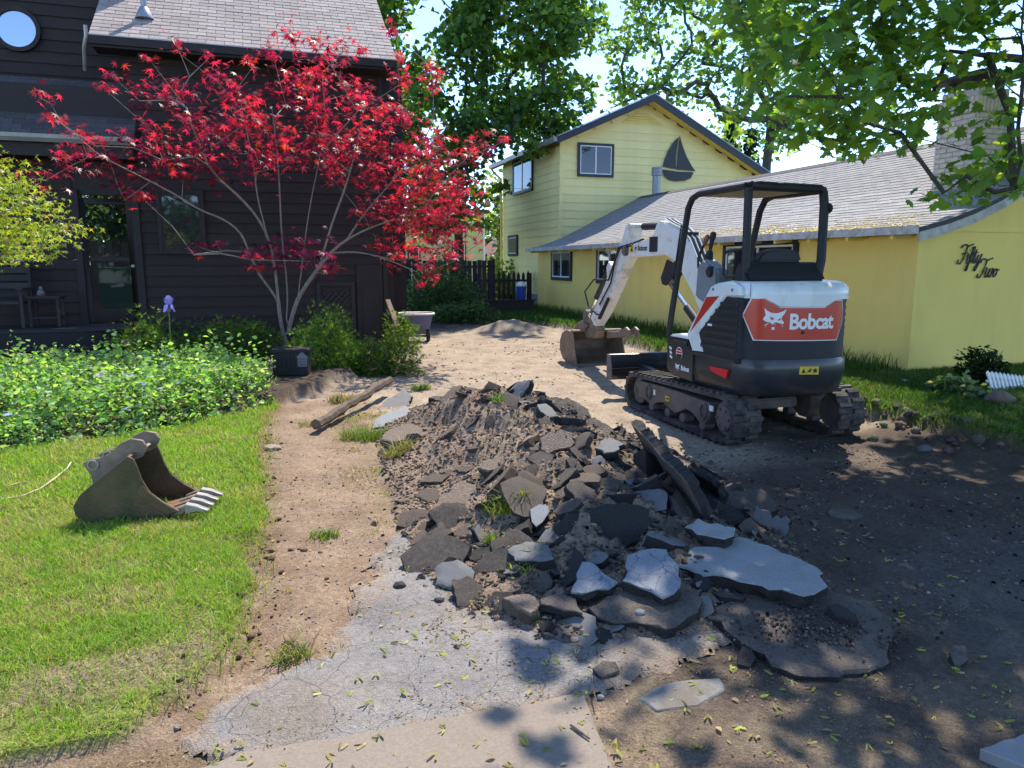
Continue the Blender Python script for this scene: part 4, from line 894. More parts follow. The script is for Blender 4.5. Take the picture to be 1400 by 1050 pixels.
# reflector, small lettering and round sticker on the black skirt
sd = lambda y, z, o=0: (-.712-o, y, z)
def sideflat(P, off, nm, mt, parent):
    bm = bmesh.new(); vs = [bm.verts.new((-.70-off, y, z)) for y, z in P]; bm.faces.new(vs); bmesh.ops.recalc_face_normals(bm, faces=bm.faces); me = bpy.data.meshes.new(nm); bm.to_mesh(me); bm.free(); me.materials.append(mt); return link(nm, me, parent)
sidep([(-.60, .69), (-.90, .695), (-.87, .61), (-.62, .648)], -.722, -.70, 'reflector', M['reflector'], 0)
conv = lambda s, z, o: (-.7035, .17-s, z)
text_mesh('Bobcat', .235, .575, .155, .052, conv, 'lettering', M['paper'], SBX, .03)
logo(.165, .60, .42, lambda s, z, o: (-.7035-(.001 if o > .013 else 0), .17-s, z), SBX, M['paper'], M['black'])
rs = [(-.02+.062*math.cos(t), .745+.062*math.sin(t)) for t in np.linspace(0, 2*math.pi, 20, endpoint=False)]
r0 = sideflat(rs, .0035, 'round_sticker', M['paper'], SBX)
sideflat([(-.02+.055*math.cos(t), .745+.055*math.sin(t)) for t in np.linspace(0, math.pi, 12)], .0045, 'print', M['reflector'], r0)
sideflat([(-.02+.055*math.cos(t), .738+.055*math.sin(t)) for t in np.linspace(math.pi, 2*math.pi, 12)], .0045, 'print', M['ink'], r0)
sideflat([(.03, .765), (-.06, .765), (-.06, .772), (.03, .772)], .0055, 'print', M['paper'], r0)
for k in range(3): sideflat([(.18-.008*k, .80-.045*k), (.13-.008*k, .785-.045*k), (.13-.008*k, .76-.045*k), (.18-.008*k, .775-.045*k)], .0035, 'print', M['paper'], SBX)
# right hand side: ribbed radiator hoses seen past the hood
q = MB()
for k in range(6): q.box(.47, .535, -.93, -.60, .97+k*.062, 1.012+k*.062)
q.box(.44, .51, -.95, -.5, .95, 1.33); q.build('rubber_bumper', M['matte'], EX, bevel=.01)
# cab floor, seat, consoles --------------------------------------------
q = MB(); q.box(-.60, .45, -.45, .42, .84, .90); q.build('floor', M['matte'], EX, bevel=.01)
q = MB(); q.box(-.10, .36, .30, .46, .88, 1.30); q.build('front_panel', M['matte'], EX, bevel=.02)
q = MB(); q.prism([(-.72, 1.46), (-.74, 1.60), (-.80, 1.675), (-.90, 1.63), (-1.0, 1.48)], -.60, .24, 'x'); q.build('rear_cowl', M['matte'], EX, bevel=.03)
q = MB(); q.prism([(-.22, 1.18), (-.66, 1.16), (-.70, 1.30), (-.60, 1.32), (-.20, 1.30)], -.40, .06, 'x'); ST_ = q.build('seat', M['matte'], EX, bevel=.03)
q = MB(); q.prism([(-.60, 1.28), (-.68, 1.28), (-.80, 1.74), (-.72, 1.75)], -.40, .06, 'x'); q.build('backrest', M['matte'], EX, bevel=.03)
q = MB(); q.prism([(-.41+.24+.235*math.cos(t)*1.0, 1.66+.125*max(0, math.sin(t))**.6) for t in np.linspace(0, math.pi, 14)] , -.84, -.74, 'y'); q.build('headrest', M['matte'], EX, bevel=.02)
q = MB(); q.prism([(-.10, 1.32), (-.42, 1.20), (-.50, 1.34), (-.46, 1.60), (-.22, 1.70), (-.12, 1.62)], -.60, -.47, 'x'); q.build('console', M['grey'], EX, bevel=.02)
q = MB(); q.prism([(-.10, 1.32), (-.42, 1.20), (-.48, 1.34), (-.46, 1.58), (-.22, 1.66)], .05, .18, 'x'); q.build('console', M['grey'], EX, bevel=.02)
for x in (-.53,):
    m_ = MB(); m_.lathe([(.05, 0), (.05, .02), (.044, .03), (.048, .045), (.040, .055), (.044, .07), (.034, .085), (.036, .1), (.022, .12)], n=12); J = m_.build('joystick', M['matte'], EX); J.location = (x, -.20, 1.66); J.rotation_euler = (R(16), 0, 0)
    m_ = MB(); m_.lathe([(.015, .11), (.018, .16), (.022, .22), (.030, .245), (.030, .285), (.018, .30)], n=10); m_.build('grip', M['matte'], J)
q = MB(); q.tube([(-.57, -.10, 1.60), (-.57, -.09, 1.70), (-.57, -.16, 1.80), (-.57, -.20, 1.85)], .013, 8); LV = q.build('safety_lever', M['matte'], EX)
q = MB(); q.tube([(-.57, -.185, 1.83), (-.57, -.235, 1.90), (-.57, -.25, 1.92)], [.018, .026, .014], 8); q.build('knob', mat('brown knob', (.18, .085, .06), .5), LV)
q = MB(); q.disc((-.60, -.36, 1.57), .055, .05, 'x', 14); q.build('horn', M['matte'], EX, bevel=.012)
q = MB(); q.tube([(-.58, -.88, 1.78), (-.60, -.62, 1.76), (-.60, -.58, 1.73), (-.60, -.58, 1.55), (-.60, -.62, 1.52), (-.58, -.88, 1.55)], .012, 8); q.build('arm_guard', M['matte'], EX)
# canopy frame -----------------------------------------------------------
cxl, cxr = -.57, .235; cyr, cyf = -.87, .10; ct = 2.34
q = MB(); q.tube([(cxl, cyr-.01, 1.48), (cxl, cyr-.0, 1.7), (cxl, cyr+.01, ct-.03)], .037, 10); q.build('post', M['matte'], EX)
q = MB(); q.tube([(cxl-.01, .41, .88), (cxl-.005, .38, 1.1), (cxl, .20, 1.9), (cxl, .13, ct-.14), (cxl, .06, ct-.05), (cxl, -.06, ct-.015), (cxl, cyr+.05, ct-.01)], .032, 10); q.build('post', M['matte'], EX)
q = MB(); q.tube([(cxr-.05, cyr-.03, 1.50), (cxr, cyr-.02, 1.68), (cxr+.02, cyr+.01, ct-.16), (cxr+.0, cyr+.01, ct-.05), (cxr-.05, cyr+.01, ct-.02), (cxl+.03, cyr+.01, ct-.01)], [.05, .042, .042, .042, .042, .042], 10); q.build('post', M['matte'], EX)
q = MB(); q.tube([(cxr-.02, .30, 1.25), (cxr, .14, 1.9), (cxr, .06, ct-.16), (cxr, -.02, ct-.05), (cxr, -.14, ct-.02), (cxr, cyr, ct-.03)], .034, 10); q.build('post', M['matte'], EX)
rf_ = MB(); rr = [(cxl-.0, cyr-.0), (cxr+.0, cyr-.0), (cxr+.0, cyf-.14), (cxr-.06, cyf-.04), (cxl+.06, cyf-.04), (cxl-.0, cyf-.14)]
rf_.prism(rr, ct-.012, ct+.022, 'z'); q = rf_.build('canopy_roof', M['black'], EX, bevel=.012)
q = MB(); q.prism([(x*.93, y*.95) for x, y in rr], ct-.03, ct-.014, 'z'); q.build('headliner', mat('pale headliner', (.42, .37, .30), .8), EX, flat=True)
q = MB(); q.disc((cxr+.055, cyr, ct-.19), .05, .05, 'x', 12); q.build('beacon_mount', M['matte'], EX, bevel=.012)
q = MB(); q.tube([(cxl-.03, .145, ct-.33), (cxl-.03, .20, ct-.30), (cxl-.03, .215, ct-.36), (cxl-.03, .30, ct-.75), (cxl-.03, .27, ct-.8)], .009, 7); q.build('grab_handle', M['matte'], EX)
# boom, arm and bucket ---------------------------------------------------
BX = .33
def plate(poly, w_, nm, mt, parent=EX, x=BX, bevel=.008): return sidep(poly, x-w_/2, x+w_/2, nm, mt, bevel, parent)
q = MB(); q.prism([(.42, .40), (.80, .40), (.86, .60), (.84, .95), (.70, 1.0), (.42, .86)], BX-.14, BX+.14, 'x'); q.build('swing_frame', M['matte'], EX, bevel=.02)
BM_ = plate([(.70, .98), (.86, .84), (1.02, .95), (1.30, 1.28), (1.72, 1.66), (2.02, 1.76), (2.30, 1.745), (3.02, 1.735), (3.16, 1.78), (3.16, 1.90), (3.02, 1.92), (2.60, 1.955), (2.34, 2.02), (2.26, 2.16), (2.16, 2.20), (2.06, 2.19), (1.98, 2.13), (1.86, 2.10), (1.62, 2.03), (1.42, 1.90), (1.12, 1.52), (.80, 1.12)], .17, 'boom', M['bwhite'], bevel=.014)
for s_ in (-1, 1):
    q = MB(); q.prism([(1.70, 1.62), (1.98, 1.70), (2.12, 1.46), (2.08, 1.38), (1.98, 1.36), (1.90, 1.42)], BX+s_*.06-.012, BX+s_*.06+.012, 'x'); q.build('cylinder_lug', M['matte'], BM_, bevel=.004, seg=1)
q = MB(); q.tube([(BX, .86, .66), (BX, 1.55, 1.10)], .055, 14); BC = q.build('boom_cylinder', M['matte'], EX)
q = MB(); q.tube([(BX, 1.5, 1.07), (BX, 2.02, 1.405)], .028, 12); q.build('rod', M['chrome'], BC)
q = MB(); q.disc((BX, 2.03, 1.41), .05, .1, 'x', 14); q.build('rod_eye', M['bwhite'], BC, bevel=.006)
q = MB(); q.tube([(BX, 2.10, 2.13), (BX, 2.75, 2.155)], .05, 14); AC = q.build('arm_cylinder', M['matte'], EX)
q = MB(); q.tube([(BX, 2.72, 2.154), (BX, 3.0, 2.165)], .026, 12); q.build('rod', M['chrome'], AC)
q = MB(); q.box(BX-.092, BX-.086, 2.20, 2.42, 1.80, 2.0); q.build('boom_light', M['matte'], BM_, bevel=.002, seg=1)
conv2 = lambda s, z, o: (BX-.0875-(.001 if o > .013 else 0), 2.84-s, z)
text_mesh('Bobcat', .09, 1.82, .27, .075, conv2, 'lettering', M['ink'], BM_, .03)
logo(.03, 1.855, .4, conv2, BM_, M['ink'], M['bwhite'])
q = MB(); q.box(BX-.088, BX-.086, 2.88, 2.99, 1.80, 1.90); yb = q.build('yellow_label', M['label_y'], BM_, flat=True)
q = MB(); q.prism([(2.90, 1.82), (2.97, 1.82), (2.935, 1.88)], BX-.0895, BX-.0885, 'x'); q.build('print', M['ink'], yb, flat=True)
for k in range(7):
    x = BX-.07+k*.022
    q = MB(); q.tube([(x, 2.06, 2.22), (x, 1.90, 2.16), (x, 1.66, 2.09), (x, 1.44, 1.95), (x, 1.2, 1.65), (x, .96, 1.34), (x, .82, 1.14)], .0095, 6); q.build('hose', M['hose'] if k % 3 else M['paper'], EX)
q = MB(); q.box(BX-.09, BX+.09, 1.50, 1.56, 1.98, 2.03); q.build('hose_clamp', M['matte'], EX)
# dipper arm
dp = MB(); dp.prism([(2.93, 2.19), (3.14, 2.20), (3.22, 2.06), (3.34, 1.90), (3.60, 1.60), (3.72, 1.50), (3.78, 1.36), (4.33, .78), (4.30, .66), (4.14, .66), (3.86, .88), (3.50, 1.24), (3.14, 1.66), (3.02, 1.74), (3.02, 1.90), (2.96, 2.06)], BX-.085, BX+.085, 'x'); DP = dp.build('dipper_arm', M['bwhite'], EX, bevel=.012)
q = MB(); q.disc((BX, 3.10, 1.83), .075, .26, 'x', 16); q.build('pivot_boss', M['steel'], DP, bevel=.01)
q = MB(); q.disc((BX, 3.00, 2.16), .05, .21, 'x', 14); q.build('pin_boss', M['bwhite'], DP, bevel=.006)
q = MB(); q.prism([(3.62, 1.62), (3.74, 1.68), (3.82, 1.60), (3.80, 1.46), (3.70, 1.42)], BX-.06, BX+.06, 'x'); q.build('bracket', M['bwhite'], DP, bevel=.008)
q = MB(); q.tube([(BX, 3.80, 1.58), (BX, 4.28, 1.10)], .045, 12); KC = q.build('bucket_cylinder', M['matte'], EX)
q = MB(); q.tube([(BX, 4.26, 1.12), (BX, 4.52, .82)], .025, 10); q.build('rod', M['chrome'], KC)
q = MB(); q.tube([(BX-.05, 2.7, 1.98), (BX-.08, 2.95, 1.90), (BX-.13, 3.22, 1.86), (BX-.13, 3.36, 1.70), (BX-.12, 3.52, 1.36), (BX-.12, 3.9, 1.02)], .013, 7); q.build('hose', M['hose'], EX)
q = MB(); q.tube([(BX-.03, 2.7, 1.98), (BX-.06, 2.95, 1.93), (BX-.12, 3.28, 1.88), (BX-.12, 3.42, 1.66), (BX-.11, 3.62, 1.40), (BX-.16, 4.05, 1.40), (BX-.2, 4.3, 1.20), (BX-.16, 4.24, .98), (BX-.12, 4.02, .86), (BX-.13, 3.84, .86), (BX-.12, 3.74, .98)], .013, 7); q.build('hose', M['hose'], EX)
q = MB(); q.tube([(BX-.095, 3.64, 1.12), (BX-.095, 3.95, .80)], .03, 10); q.build('thumb_cylinder', M['matte'], EX)
# coupler and hooked thumb
q = MB(); q.prism([(4.36, .84), (4.56, .86), (4.62, .74), (4.58, .56), (4.44, .44), (4.18, .46), (4.12, .60), (4.20, .72)], BX-.10, BX+.10, 'x'); CP_ = q.build('coupler', M['rust'], EX, bevel=.02)
q = MB(); q.disc((BX, 4.50, .82), .085, .22, 'x', 14); q.build('link_pin', M['steel'], CP_, bevel=.01)
BQ = BX+.11
for x in (BQ+.02, BQ+.17):
    q = MB(); q.prism([(4.12, .58), (3.70, .60), (3.46, .70), (3.36, .66), (3.34, .56), (3.42, .50), (3.48, .58), (3.70, .52), (4.12, .46)], x-.018, x+.018, 'x'); q.build('thumb', M['rust'], EX, bevel=.006)
q = MB(); q.tube([(BQ+.0, 3.75, .56), (BQ+.19, 3.75, .56)], .025, 8); q.build('thumb_bar', M['rust'], EX)
# digging bucket
BW = .44
sh_o = [(4.28, .01), (4.62, .00), (4.86, .06), (5.00, .20), (5.00, .36), (4.90, .50), (4.72, .56), (4.52, .55)]
def thick(poly, t):
    out = []
    for i, p in enumerate(poly):
        a_ = poly[max(i-1, 0)]; b_ = poly[min(i+1, len(poly)-1)]; d = (b_[0]-a_[0], b_[1]-a_[1]); l = math.hypot(*d); out.append((p[0]-d[1]/l*t, p[1]+d[0]/l*t))
    return out
sh_i = thick(sh_o, .022)
q = MB(); q.prism(sh_o + sh_i[::-1], BQ-BW, BQ+BW, 'x'); BK = q.build('bucket', M['rust'], EX, bevel=.004, seg=1)
for sgn in (-1, 1):
    q = MB(); q.prism(sh_o + [(4.46, .545), (4.40, .36), (4.33, .16)], BQ+sgn*BW-.011, BQ+sgn*BW+.011, 'x'); q.build('side_plate', M['rust'], BK, bevel=.004, seg=1)
q = MB(); q.box(BQ-BW-.02, BQ+BW+.02, 4.20, 4.36, .0, .018); q.build('cutting_edge', M['steel'], BK, bevel=.004, seg=1)
q = MB(); q.box(BQ-BW, BQ+BW, 4.44, 4.56, .545, .575); q.build('top_lip', M['rust'], BK, bevel=.006, seg=1)
for x in (-.13, .13):
    q = MB(); q.prism([(4.45, .56), (4.92, .48), (4.75, .66), (4.55, .72), (4.3, .66)], BQ+x-.012-.11, BQ+x+.012-.11, 'x'); q.build('ear', M['rust'], BK, bevel=.004, seg=1)
for x in (-.16, .0):
    q = MB(); q.disc((BQ+x, sh_i[4][0]-.004, .14), .014, .01, 'y', 8); q.build('drain_hole', M['paper'], BK)

# ================================================================== LEAVES
def tmpl_palm(lobes=7, inner=.62):
    """star shaped leaf with deep lobes; stem at the origin, tip along +y"""
    v = [(0, 0, 0)]; f = []
    ang = np.linspace(-150, 150, lobes)
    ln = 1 - .52*(np.abs(ang)/150)**1.4
    for k in range(lobes):
        a = R(ang[k]); w_ = R(300/(lobes-1)/2)
        v.append((math.sin(a-w_)*inner*.42*ln[k], math.cos(a-w_)*inner*.42*ln[k], 0)); v.append((math.sin(a)*ln[k], math.cos(a)*ln[k], -.16*ln[k]))
    a = R(ang[-1]+25); v.append((math.sin(a)*.12, math.cos(a)*.12, 0))
    for k in range(lobes):
        i = 1+2*k; f += [(0, i+1, i), (0, i+2 if i+2 < len(v) else i, i+1)]
    return np.array(v, float), f
def tmpl_maple():
    """broad five lobed leaf with teeth"""
    o = [(0, -.12), (.18, -.20), (.42, -.22), (.40, -.05), (.78, .10), (.62, .26), (.80, .52), (.48, .46), (.34, .50), (.36, .74), (.16, .70), (0, 1.0)]
    pts = o + [(-x, y) for x, y in o[-2:0:-1]]
    v = [(0, .15, .04)] + [(x, y, -.10*(x*x+(y-.2)**2)) for x, y in pts]; n = len(pts)
    return np.array(v, float), [(0, 1+k, 1+(k+1) % n) for k in range(n)][::-1]
def tmpl_oval(w_=.3):
    return np.array([(0, 0, 0), (w_, .35, .06), (w_*.8, .7, .02), (0, 1, -.1), (-w_*.8, .7, .02), (-w_, .35, .06), (0, .5, -.04)], float), [(0, 1, 6), (1, 2, 6), (2, 3, 6), (3, 4, 6), (4, 5, 6), (5, 0, 6)]
def tmpl_rag():
    """small ragged leaf for trees far off"""
    return np.array([(0, 0, 0), (.45, .25, .05), (.28, .62, 0), (0, 1, -.12), (-.28, .6, 0), (-.45, .3, .05)], float), [(0, 1, 2), (0, 2, 3), (0, 3, 4), (0, 4, 5)]
def frames(n, up=.6, droop=0., yaw=None):
    """random orthonormal frames: leaf face normal mostly up, leaf axis sideways and down"""
    th = RNG.uniform(0, 2*np.pi, n) if yaw is None else yaw
    y = np.stack([np.cos(th), np.sin(th), RNG.normal(-droop, .35, n)], -1); y /= np.linalg.norm(y, axis=1)[:, None]
    u = np.stack([RNG.normal(0, 1-up, n), RNG.normal(0, 1-up, n), np.ones(n)*up+.1], -1)
    x = np.cross(y, u); x /= np.linalg.norm(x, axis=1)[:, None]+1e-9; z = np.cross(x, y); return x, y, z
def leaves(name, P, size, col, tm, mt, parent=None, up=.6, droop=.3, kind=None, yaw=None):
    P = np.asarray(P, float); n = len(P); v, f = tm; x, y, z = frames(n, up, droop, yaw); s = np.asarray(size).reshape(-1, 1, 1)*np.ones((n, 1, 1))
    V = P[:, None, :] + s*(v[None, :, 0:1]*x[:, None] + v[None, :, 1:2]*y[:, None] + v[None, :, 2:3]*z[:, None])
    k = len(v); F = (np.array(f)[None] + (np.arange(n)*k)[:, None, None]).reshape(-1, 3)
    o = bulk(name, V.reshape(-1, 3), F, M[mt], parent=parent, col=np.repeat(col, k, 0)); return tag(o, kind=kind) if kind else o
def lcol(n, base, v=.22, alt=None, p=.2):
    c = np.array(base)[None]*np.ones((n, 1))
    if alt is not None: c = np.where(RNG.random((n, 1)) < p, np.array(alt)[None], c)
    return np.clip(c*(1+RNG.normal(0, v, (n, 1)))*(1+RNG.normal(0, .06, (n, 3))), .003, .95)
def skeleton(root_pts, targets, r_tip, name, mt, parent, sag=.06, jit=.05, expo=.5, n=7, rmax=.3, bias=.35, stems=()):
    """joins every target to the nearest node of the growing tree, then thickens by what hangs on it"""
    nodes = [Vector(p) for p in root_pts]; par = [-1]+list(range(len(nodes)-1))
    root = nodes[0]; nr = len(nodes)
    for st in stems:                       # main stems are followed point by point
        st = [Vector(q) for q in st]; prev = min(range(len(nodes)), key=lambda i: (nodes[i]-st[0]).length)
        for i in range(len(st)-1):
            p0, p1, p2, p3 = st[max(i-1, 0)], st[i], st[i+1], st[min(i+2, len(st)-1)]
            for t_ in (0, .33, .67) if i else (.33, .67):
                q = ((p1*2)+(p2-p0)*t_+(p0*2-p1*5+p2*4-p3)*t_*t_+(p1*3-p0-p2*3+p3)*t_**3)*.5
                nodes.append(q); par.append(prev); prev = len(nodes)-1
        nodes.append(st[-1]); par.append(prev)
    for t in sorted([Vector(q) for q in targets], key=lambda q: (q-root).length):
        best, bd = 0, 1e9
        for i, q in enumerate(nodes):
            d = (q-t).length + bias*max(0, (q-root).length - .8*(t-root).length) + .25*max(0, q.z - t.z)
            if i < len(root_pts)*.4: d += .3
            if d < bd: best, bd = i, d
        a = nodes[best]; L_ = (t-a).length; k = max(1, int(L_/.45)); prev = best
        for j in range(1, k+1):
            u = j/k; p = a.lerp(t, u); b_ = math.sin(u*math.pi)
            p += Vector((random.uniform(-jit, jit), random.uniform(-jit, jit), random.uniform(-jit, jit)+sag*L_*.5))*b_
            nodes.append(p); par.append(prev); prev = len(nodes)-1
    cnt = [0]*len(nodes); kids = [[] for _ in nodes]
    for i, p in enumerate(par):
        if p >= 0: kids[p].append(i)
    for i in reversed(range(len(nodes))): cnt[i] = max(1, sum(cnt[k] for k in kids[i]))
    rad = [min(rmax, r_tip*c**expo) for c in cnt]
    m = MB()
    def chain(start, first):
        pts = [nodes[start]] if start >= 0 else []; rs = [rad[first]*1.0] if start >= 0 else []; i = first
        while True:
            pts.append(nodes[i]); rs.append(rad[i])
            if not kids[i]: break
            ks = sorted(kids[i], key=lambda k: -cnt[k])
            for k in ks[1:]: todo.append((i, k))
            i = ks[0]
        rs[-1] *= .5
        if len(pts) > 1: m.tube(pts, rs, n if rs[0] > .02 else 5)
    todo = [(-1, 0)]
    while todo: chain(*todo.pop())
    return m.build(name, mt, parent)

# ------------------------------------------------------------------ the red japanese maple in front of the brown house
RM = thing('japanese_maple', 'red leaved japanese maple with pale spreading stems before the brown house', 'tree', (0, 0, 0), 0)
pads = [(52,127,13),(70,140,6),(84,165,12),(75,160,8),(108,182,9),(145,118,15),(160,105,14),(207,80,14),(190,128,26),(240,125,30),(300,105,24),(345,85,18),(262,160,36),(182,192,26),(130,192,20),(100,215,26),(62,238,22),(42,240,10),(160,242,30),(222,205,38),(300,178,42),(340,150,38),(390,130,34),(432,150,36),(425,100,30),(350,222,36),(292,232,32),(198,268,18),(170,268,16),(372,188,42),(440,190,42),(488,140,34),(500,192,46),(552,162,34),(545,108,22),(592,100,18),(590,116,16),(562,212,44),(602,190,26),(640,205,24),(662,196,20),(690,190,9),(600,240,40),(632,262,32),(560,262,42),(512,240,36),(500,290,26),(552,300,40),(600,302,40),(636,312,22),(578,340,32),(530,338,28),(618,350,22),(586,376,16),(648,290,14),(372,352,30),(425,345,34),(345,348,20),(450,368,16),(400,335,24),(285,75,12),(240,55,9),(243,68,10),(395,50,24),(430,58,20),(470,62,20),(375,75,20),(455,85,20),(495,70,9),(540,42,14),(545,75,8),(590,88,10),(410,120,30),(470,120,26),(320,130,26),(205,170,18),(150,215,18),(265,205,24),(455,235,26),(530,285,22),(575,390,9),(602,330,26),(655,330,8),(275,335,12),(265,345,9),(300,335,8),(525,150,26),(460,210,30),(390,215,28),(570,290,30),(610,275,30),(120,210,14),(210,240,22),(250,240,18),(585,365,18),(545,350,16)]
rmP = []; rmT = []; rmC = []; rmS = []
for (u, v, r) in pads:
    du = (u-385)/300; Y0 = 12.3 + .32*min(0, (u-385)/1000*12.3) + random.uniform(-1.3, 1.0)*(1-.45*abs(du)) - (.9 if 300 < v < 375 and u < 460 else 0)
    c = at(u, v, Y0); rr = r/1000*Y0; rmT.append(c - Vector((0, 0, rr*.35))); n = int(4 + (rr*13)**2*3.5)
    k = max(n, 6)
    g_ = np.stack([RNG.normal(0, rr*.42, k), RNG.normal(0, max(rr*.7, .12), k), RNG.normal(0, rr*.30, k)], -1)
    # horizontal tiers inside a pad
    g_[:, 2] = np.round(g_[:, 2]/.16)*.16 + RNG.normal(0, .03, k)
    rmP.append(np.array(c)+g_)
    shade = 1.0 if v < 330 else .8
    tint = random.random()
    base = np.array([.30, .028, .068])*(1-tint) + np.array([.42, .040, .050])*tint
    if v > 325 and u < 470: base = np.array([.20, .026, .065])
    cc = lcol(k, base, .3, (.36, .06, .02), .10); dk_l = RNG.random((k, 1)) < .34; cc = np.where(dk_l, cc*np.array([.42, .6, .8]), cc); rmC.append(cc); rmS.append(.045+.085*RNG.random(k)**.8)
rmP = np.concatenate(rmP); rmC = np.concatenate(rmC); rmS = np.concatenate(rmS)
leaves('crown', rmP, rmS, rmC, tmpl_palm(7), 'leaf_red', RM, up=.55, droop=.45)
def tp(x, y, dy=0): Y_ = 12.3 + .32*min(0, (x-385)/1000*12.3) + dy; return at(x, y, Y_)
base = tp(390, 478); base.z = .1
stems = []
for path, dy in (([(389, 462), (384, 440), (381, 415), (378, 385), (374, 355), (366, 325), (352, 298), (330, 272), (300, 245)], .0), ([(393, 462), (398, 438), (407, 410), (420, 388), (436, 366), (452, 346), (474, 328), (505, 312), (540, 300), (575, 290)], -.15),
             ([(391, 445), (393, 410), (391, 375), (387, 340), (384, 300), (382, 255), (378, 200), (372, 150)], .25), ([(380, 412), (370, 396), (354, 374), (341, 345), (328, 318), (305, 300), (272, 286), (236, 264), (190, 240), (140, 215)], .1),
             ([(436, 366), (446, 332), (456, 300), (470, 262), (482, 222), (492, 180), (500, 140)], .2), ([(374, 355), (362, 310), (352, 268), (346, 222), (335, 170), (325, 120)], -.3), ([(407, 410), (412, 370), (418, 320), (426, 270), (436, 220), (444, 160), (440, 100)], .3), ([(474, 328), (500, 290), (530, 255), (560, 220), (590, 170), (592, 125)], .4), ([(452, 346), (490, 345), (530, 355), (570, 372)], -.7)):
    stems.append([tp(x, y, dy*i/len(path)) for i, (x, y) in enumerate(path)])
skeleton([base, tp(390, 470)], rmT, .0068, 'trunk', M['bark_p'], RM, sag=.10, jit=.05, expo=.5, n=7, rmax=.12, bias=.4, stems=stems)

# ------------------------------------------------------------------ trees
def far_tree(name, label, base_xy, h, pxpads, depth, cols, leaf, nper, trunk, group=None, rmax=.35, spread=1.2, mt='leaf_far', tmpl=None, tip=.02, up=.4):
    T_ = thing(name, label, 'tree', (0, 0, 0), 0, group); P = []; Cc = []; S_ = []; tg_ = []
    for (u, v, r) in pxpads:
        Yd = depth + random.uniform(-1, 1)*spread; c = at(u, v, Yd); rr = r/1000*Yd; tg_.append(c)
        k = max(8, int(nper*(r/30)**2)); d = RNG.normal(0, 1, (k, 3)); d /= np.linalg.norm(d, axis=1)[:, None]; d *= (RNG.random((k, 1))**.45)*rr*np.array([1, 1.1, .72])
        P.append(np.array(c)+d); b = np.array(cols[0])*(1-(q := random.random())) + np.array(cols[1])*q
        Cc.append(lcol(k, b, .25, cols[2], .15)); S_.append(RNG.uniform(.7, 1.3, k)*leaf)
    leaves('crown', np.concatenate(P), np.concatenate(S_), np.concatenate(Cc), tmpl or tmpl_rag(), mt, T_, up=up, droop=.4)
    skeleton(trunk, tg_, tip, 'trunk', M['bark'], T_, sag=.03, jit=.15, expo=.5, n=8, rmax=rmax, bias=.2); return T_
def rpads(n, x0, x1, y0, y1, r0, r1, inside=None):
    out = []
    while len(out) < n:
        x, y = random.uniform(x0, x1), random.uniform(y0, y1)
        if inside is None or bool(inpoly(np.array([x, y], float), inside)): out.append((x, y, random.uniform(r0, r1)))
    return out
# big dark maple behind the brown house
poly1 = [(500, -80), (812, -80), (805, 20), (775, 70), (790, 110), (770, 150), (815, 100), (800, 180), (740, 190), (720, 210), (700, 240), (690, 262), (660, 300), (600, 330), (540, 320), (520, 100)]
pp = rpads(150, 500, 815, -150, 330, 22, 44, [(500, -160), (830, -160)] + poly1[1:])
pp += [(800, 112, 18), (808, 140, 14), (790, 60, 22), (812, 10, 14), (775, 165, 22), (690, 255, 16), (650, 300, 20), (765, 20, 30), (660, 270, 18)]
def trunkpts(pts, Yd): return [at(x, y, Yd) for x, y in pts]
t1 = trunkpts([(628, 440), (628, 360), (626, 290), (630, 230), (634, 170), (638, 100), (640, 20)], 27)
far_tree('maple_tree', 'big dark green maple behind the brown house and its fence', None, 0, pp, 27, [(.07, .14, .045), (.10, .19, .045), (.18, .29, .04)], .24, 100, t1, rmax=.42, spread=2.2)
# tree behind the yellow house
poly2 = [(880, -120), (1120, -120), (1120, 200), (1062, 205), (1040, 170), (990, 190), (960, 150), (900, 130), (835, 155), (825, 110), (870, 85), (825, 55), (860, 20)]
pp = rpads(120, 825, 1120, -120, 205, 18, 36, poly2) + [(835, 60, 16), (850, 90, 16), (838, 128, 14), (832, 148, 9), (850, 140, 14), (1010, 160, 20), (985, 150, 20), (870, 30, 20), (880, 125, 18), (925, 128, 18)]
t2 = trunkpts([(1048, 400), (1046, 300), (1048, 225), (1054, 175), (1050, 145), (1030, 110), (1000, 92), (960, 86)], 36)
far_tree('maple_tree', 'tall light green maple rising behind the yellow gable', None, 0, pp, 36, [(.11, .20, .07), (.13, .23, .07), (.22, .32, .07)], .25, 72, t2, rmax=.72, spread=2, tip=.034)
def conifer(u, v0, v1, Yd, wd, label):
    T_ = thing('spruce_tree', label, 'tree', at(u, v1, Yd), 0); p0 = at(u, v1, Yd); p1 = at(u, v0, Yd); H_ = (p1-p0).length; P = []; m = MB()
    m.tube([(0, 0, 0), (0, 0, H_*.6), (0, 0, H_)], [.22, .12, .02], 7); m.build('trunk', M['bark'], T_)
    for k in range(26):
        z = H_*(.12+.86*k/26); L_ = wd*(1-.86*k/26)
        for q in range(6):
            t = random.uniform(0, 6.28); n_ = 26; s = RNG.random(n_); P.append(np.stack([np.cos(t)*s*L_+RNG.normal(0, .08, n_), np.sin(t)*s*L_+RNG.normal(0, .08, n_), z-.35*s*L_+RNG.normal(0, .08, n_)], -1))
    P = np.concatenate(P); leaves('crown', P, RNG.uniform(.18, .34, len(P)), lcol(len(P), (.022, .042, .022), .25), tmpl_rag(), 'leaf_far', T_, up=.3, droop=.6)
conifer(990, 150, 420, 48, 1.9, 'dark spruce beyond the right slope of the yellow gable')
conifer(1015, 165, 420, 52, 1.9, 'second dark spruce nearest the tall maple trunk')
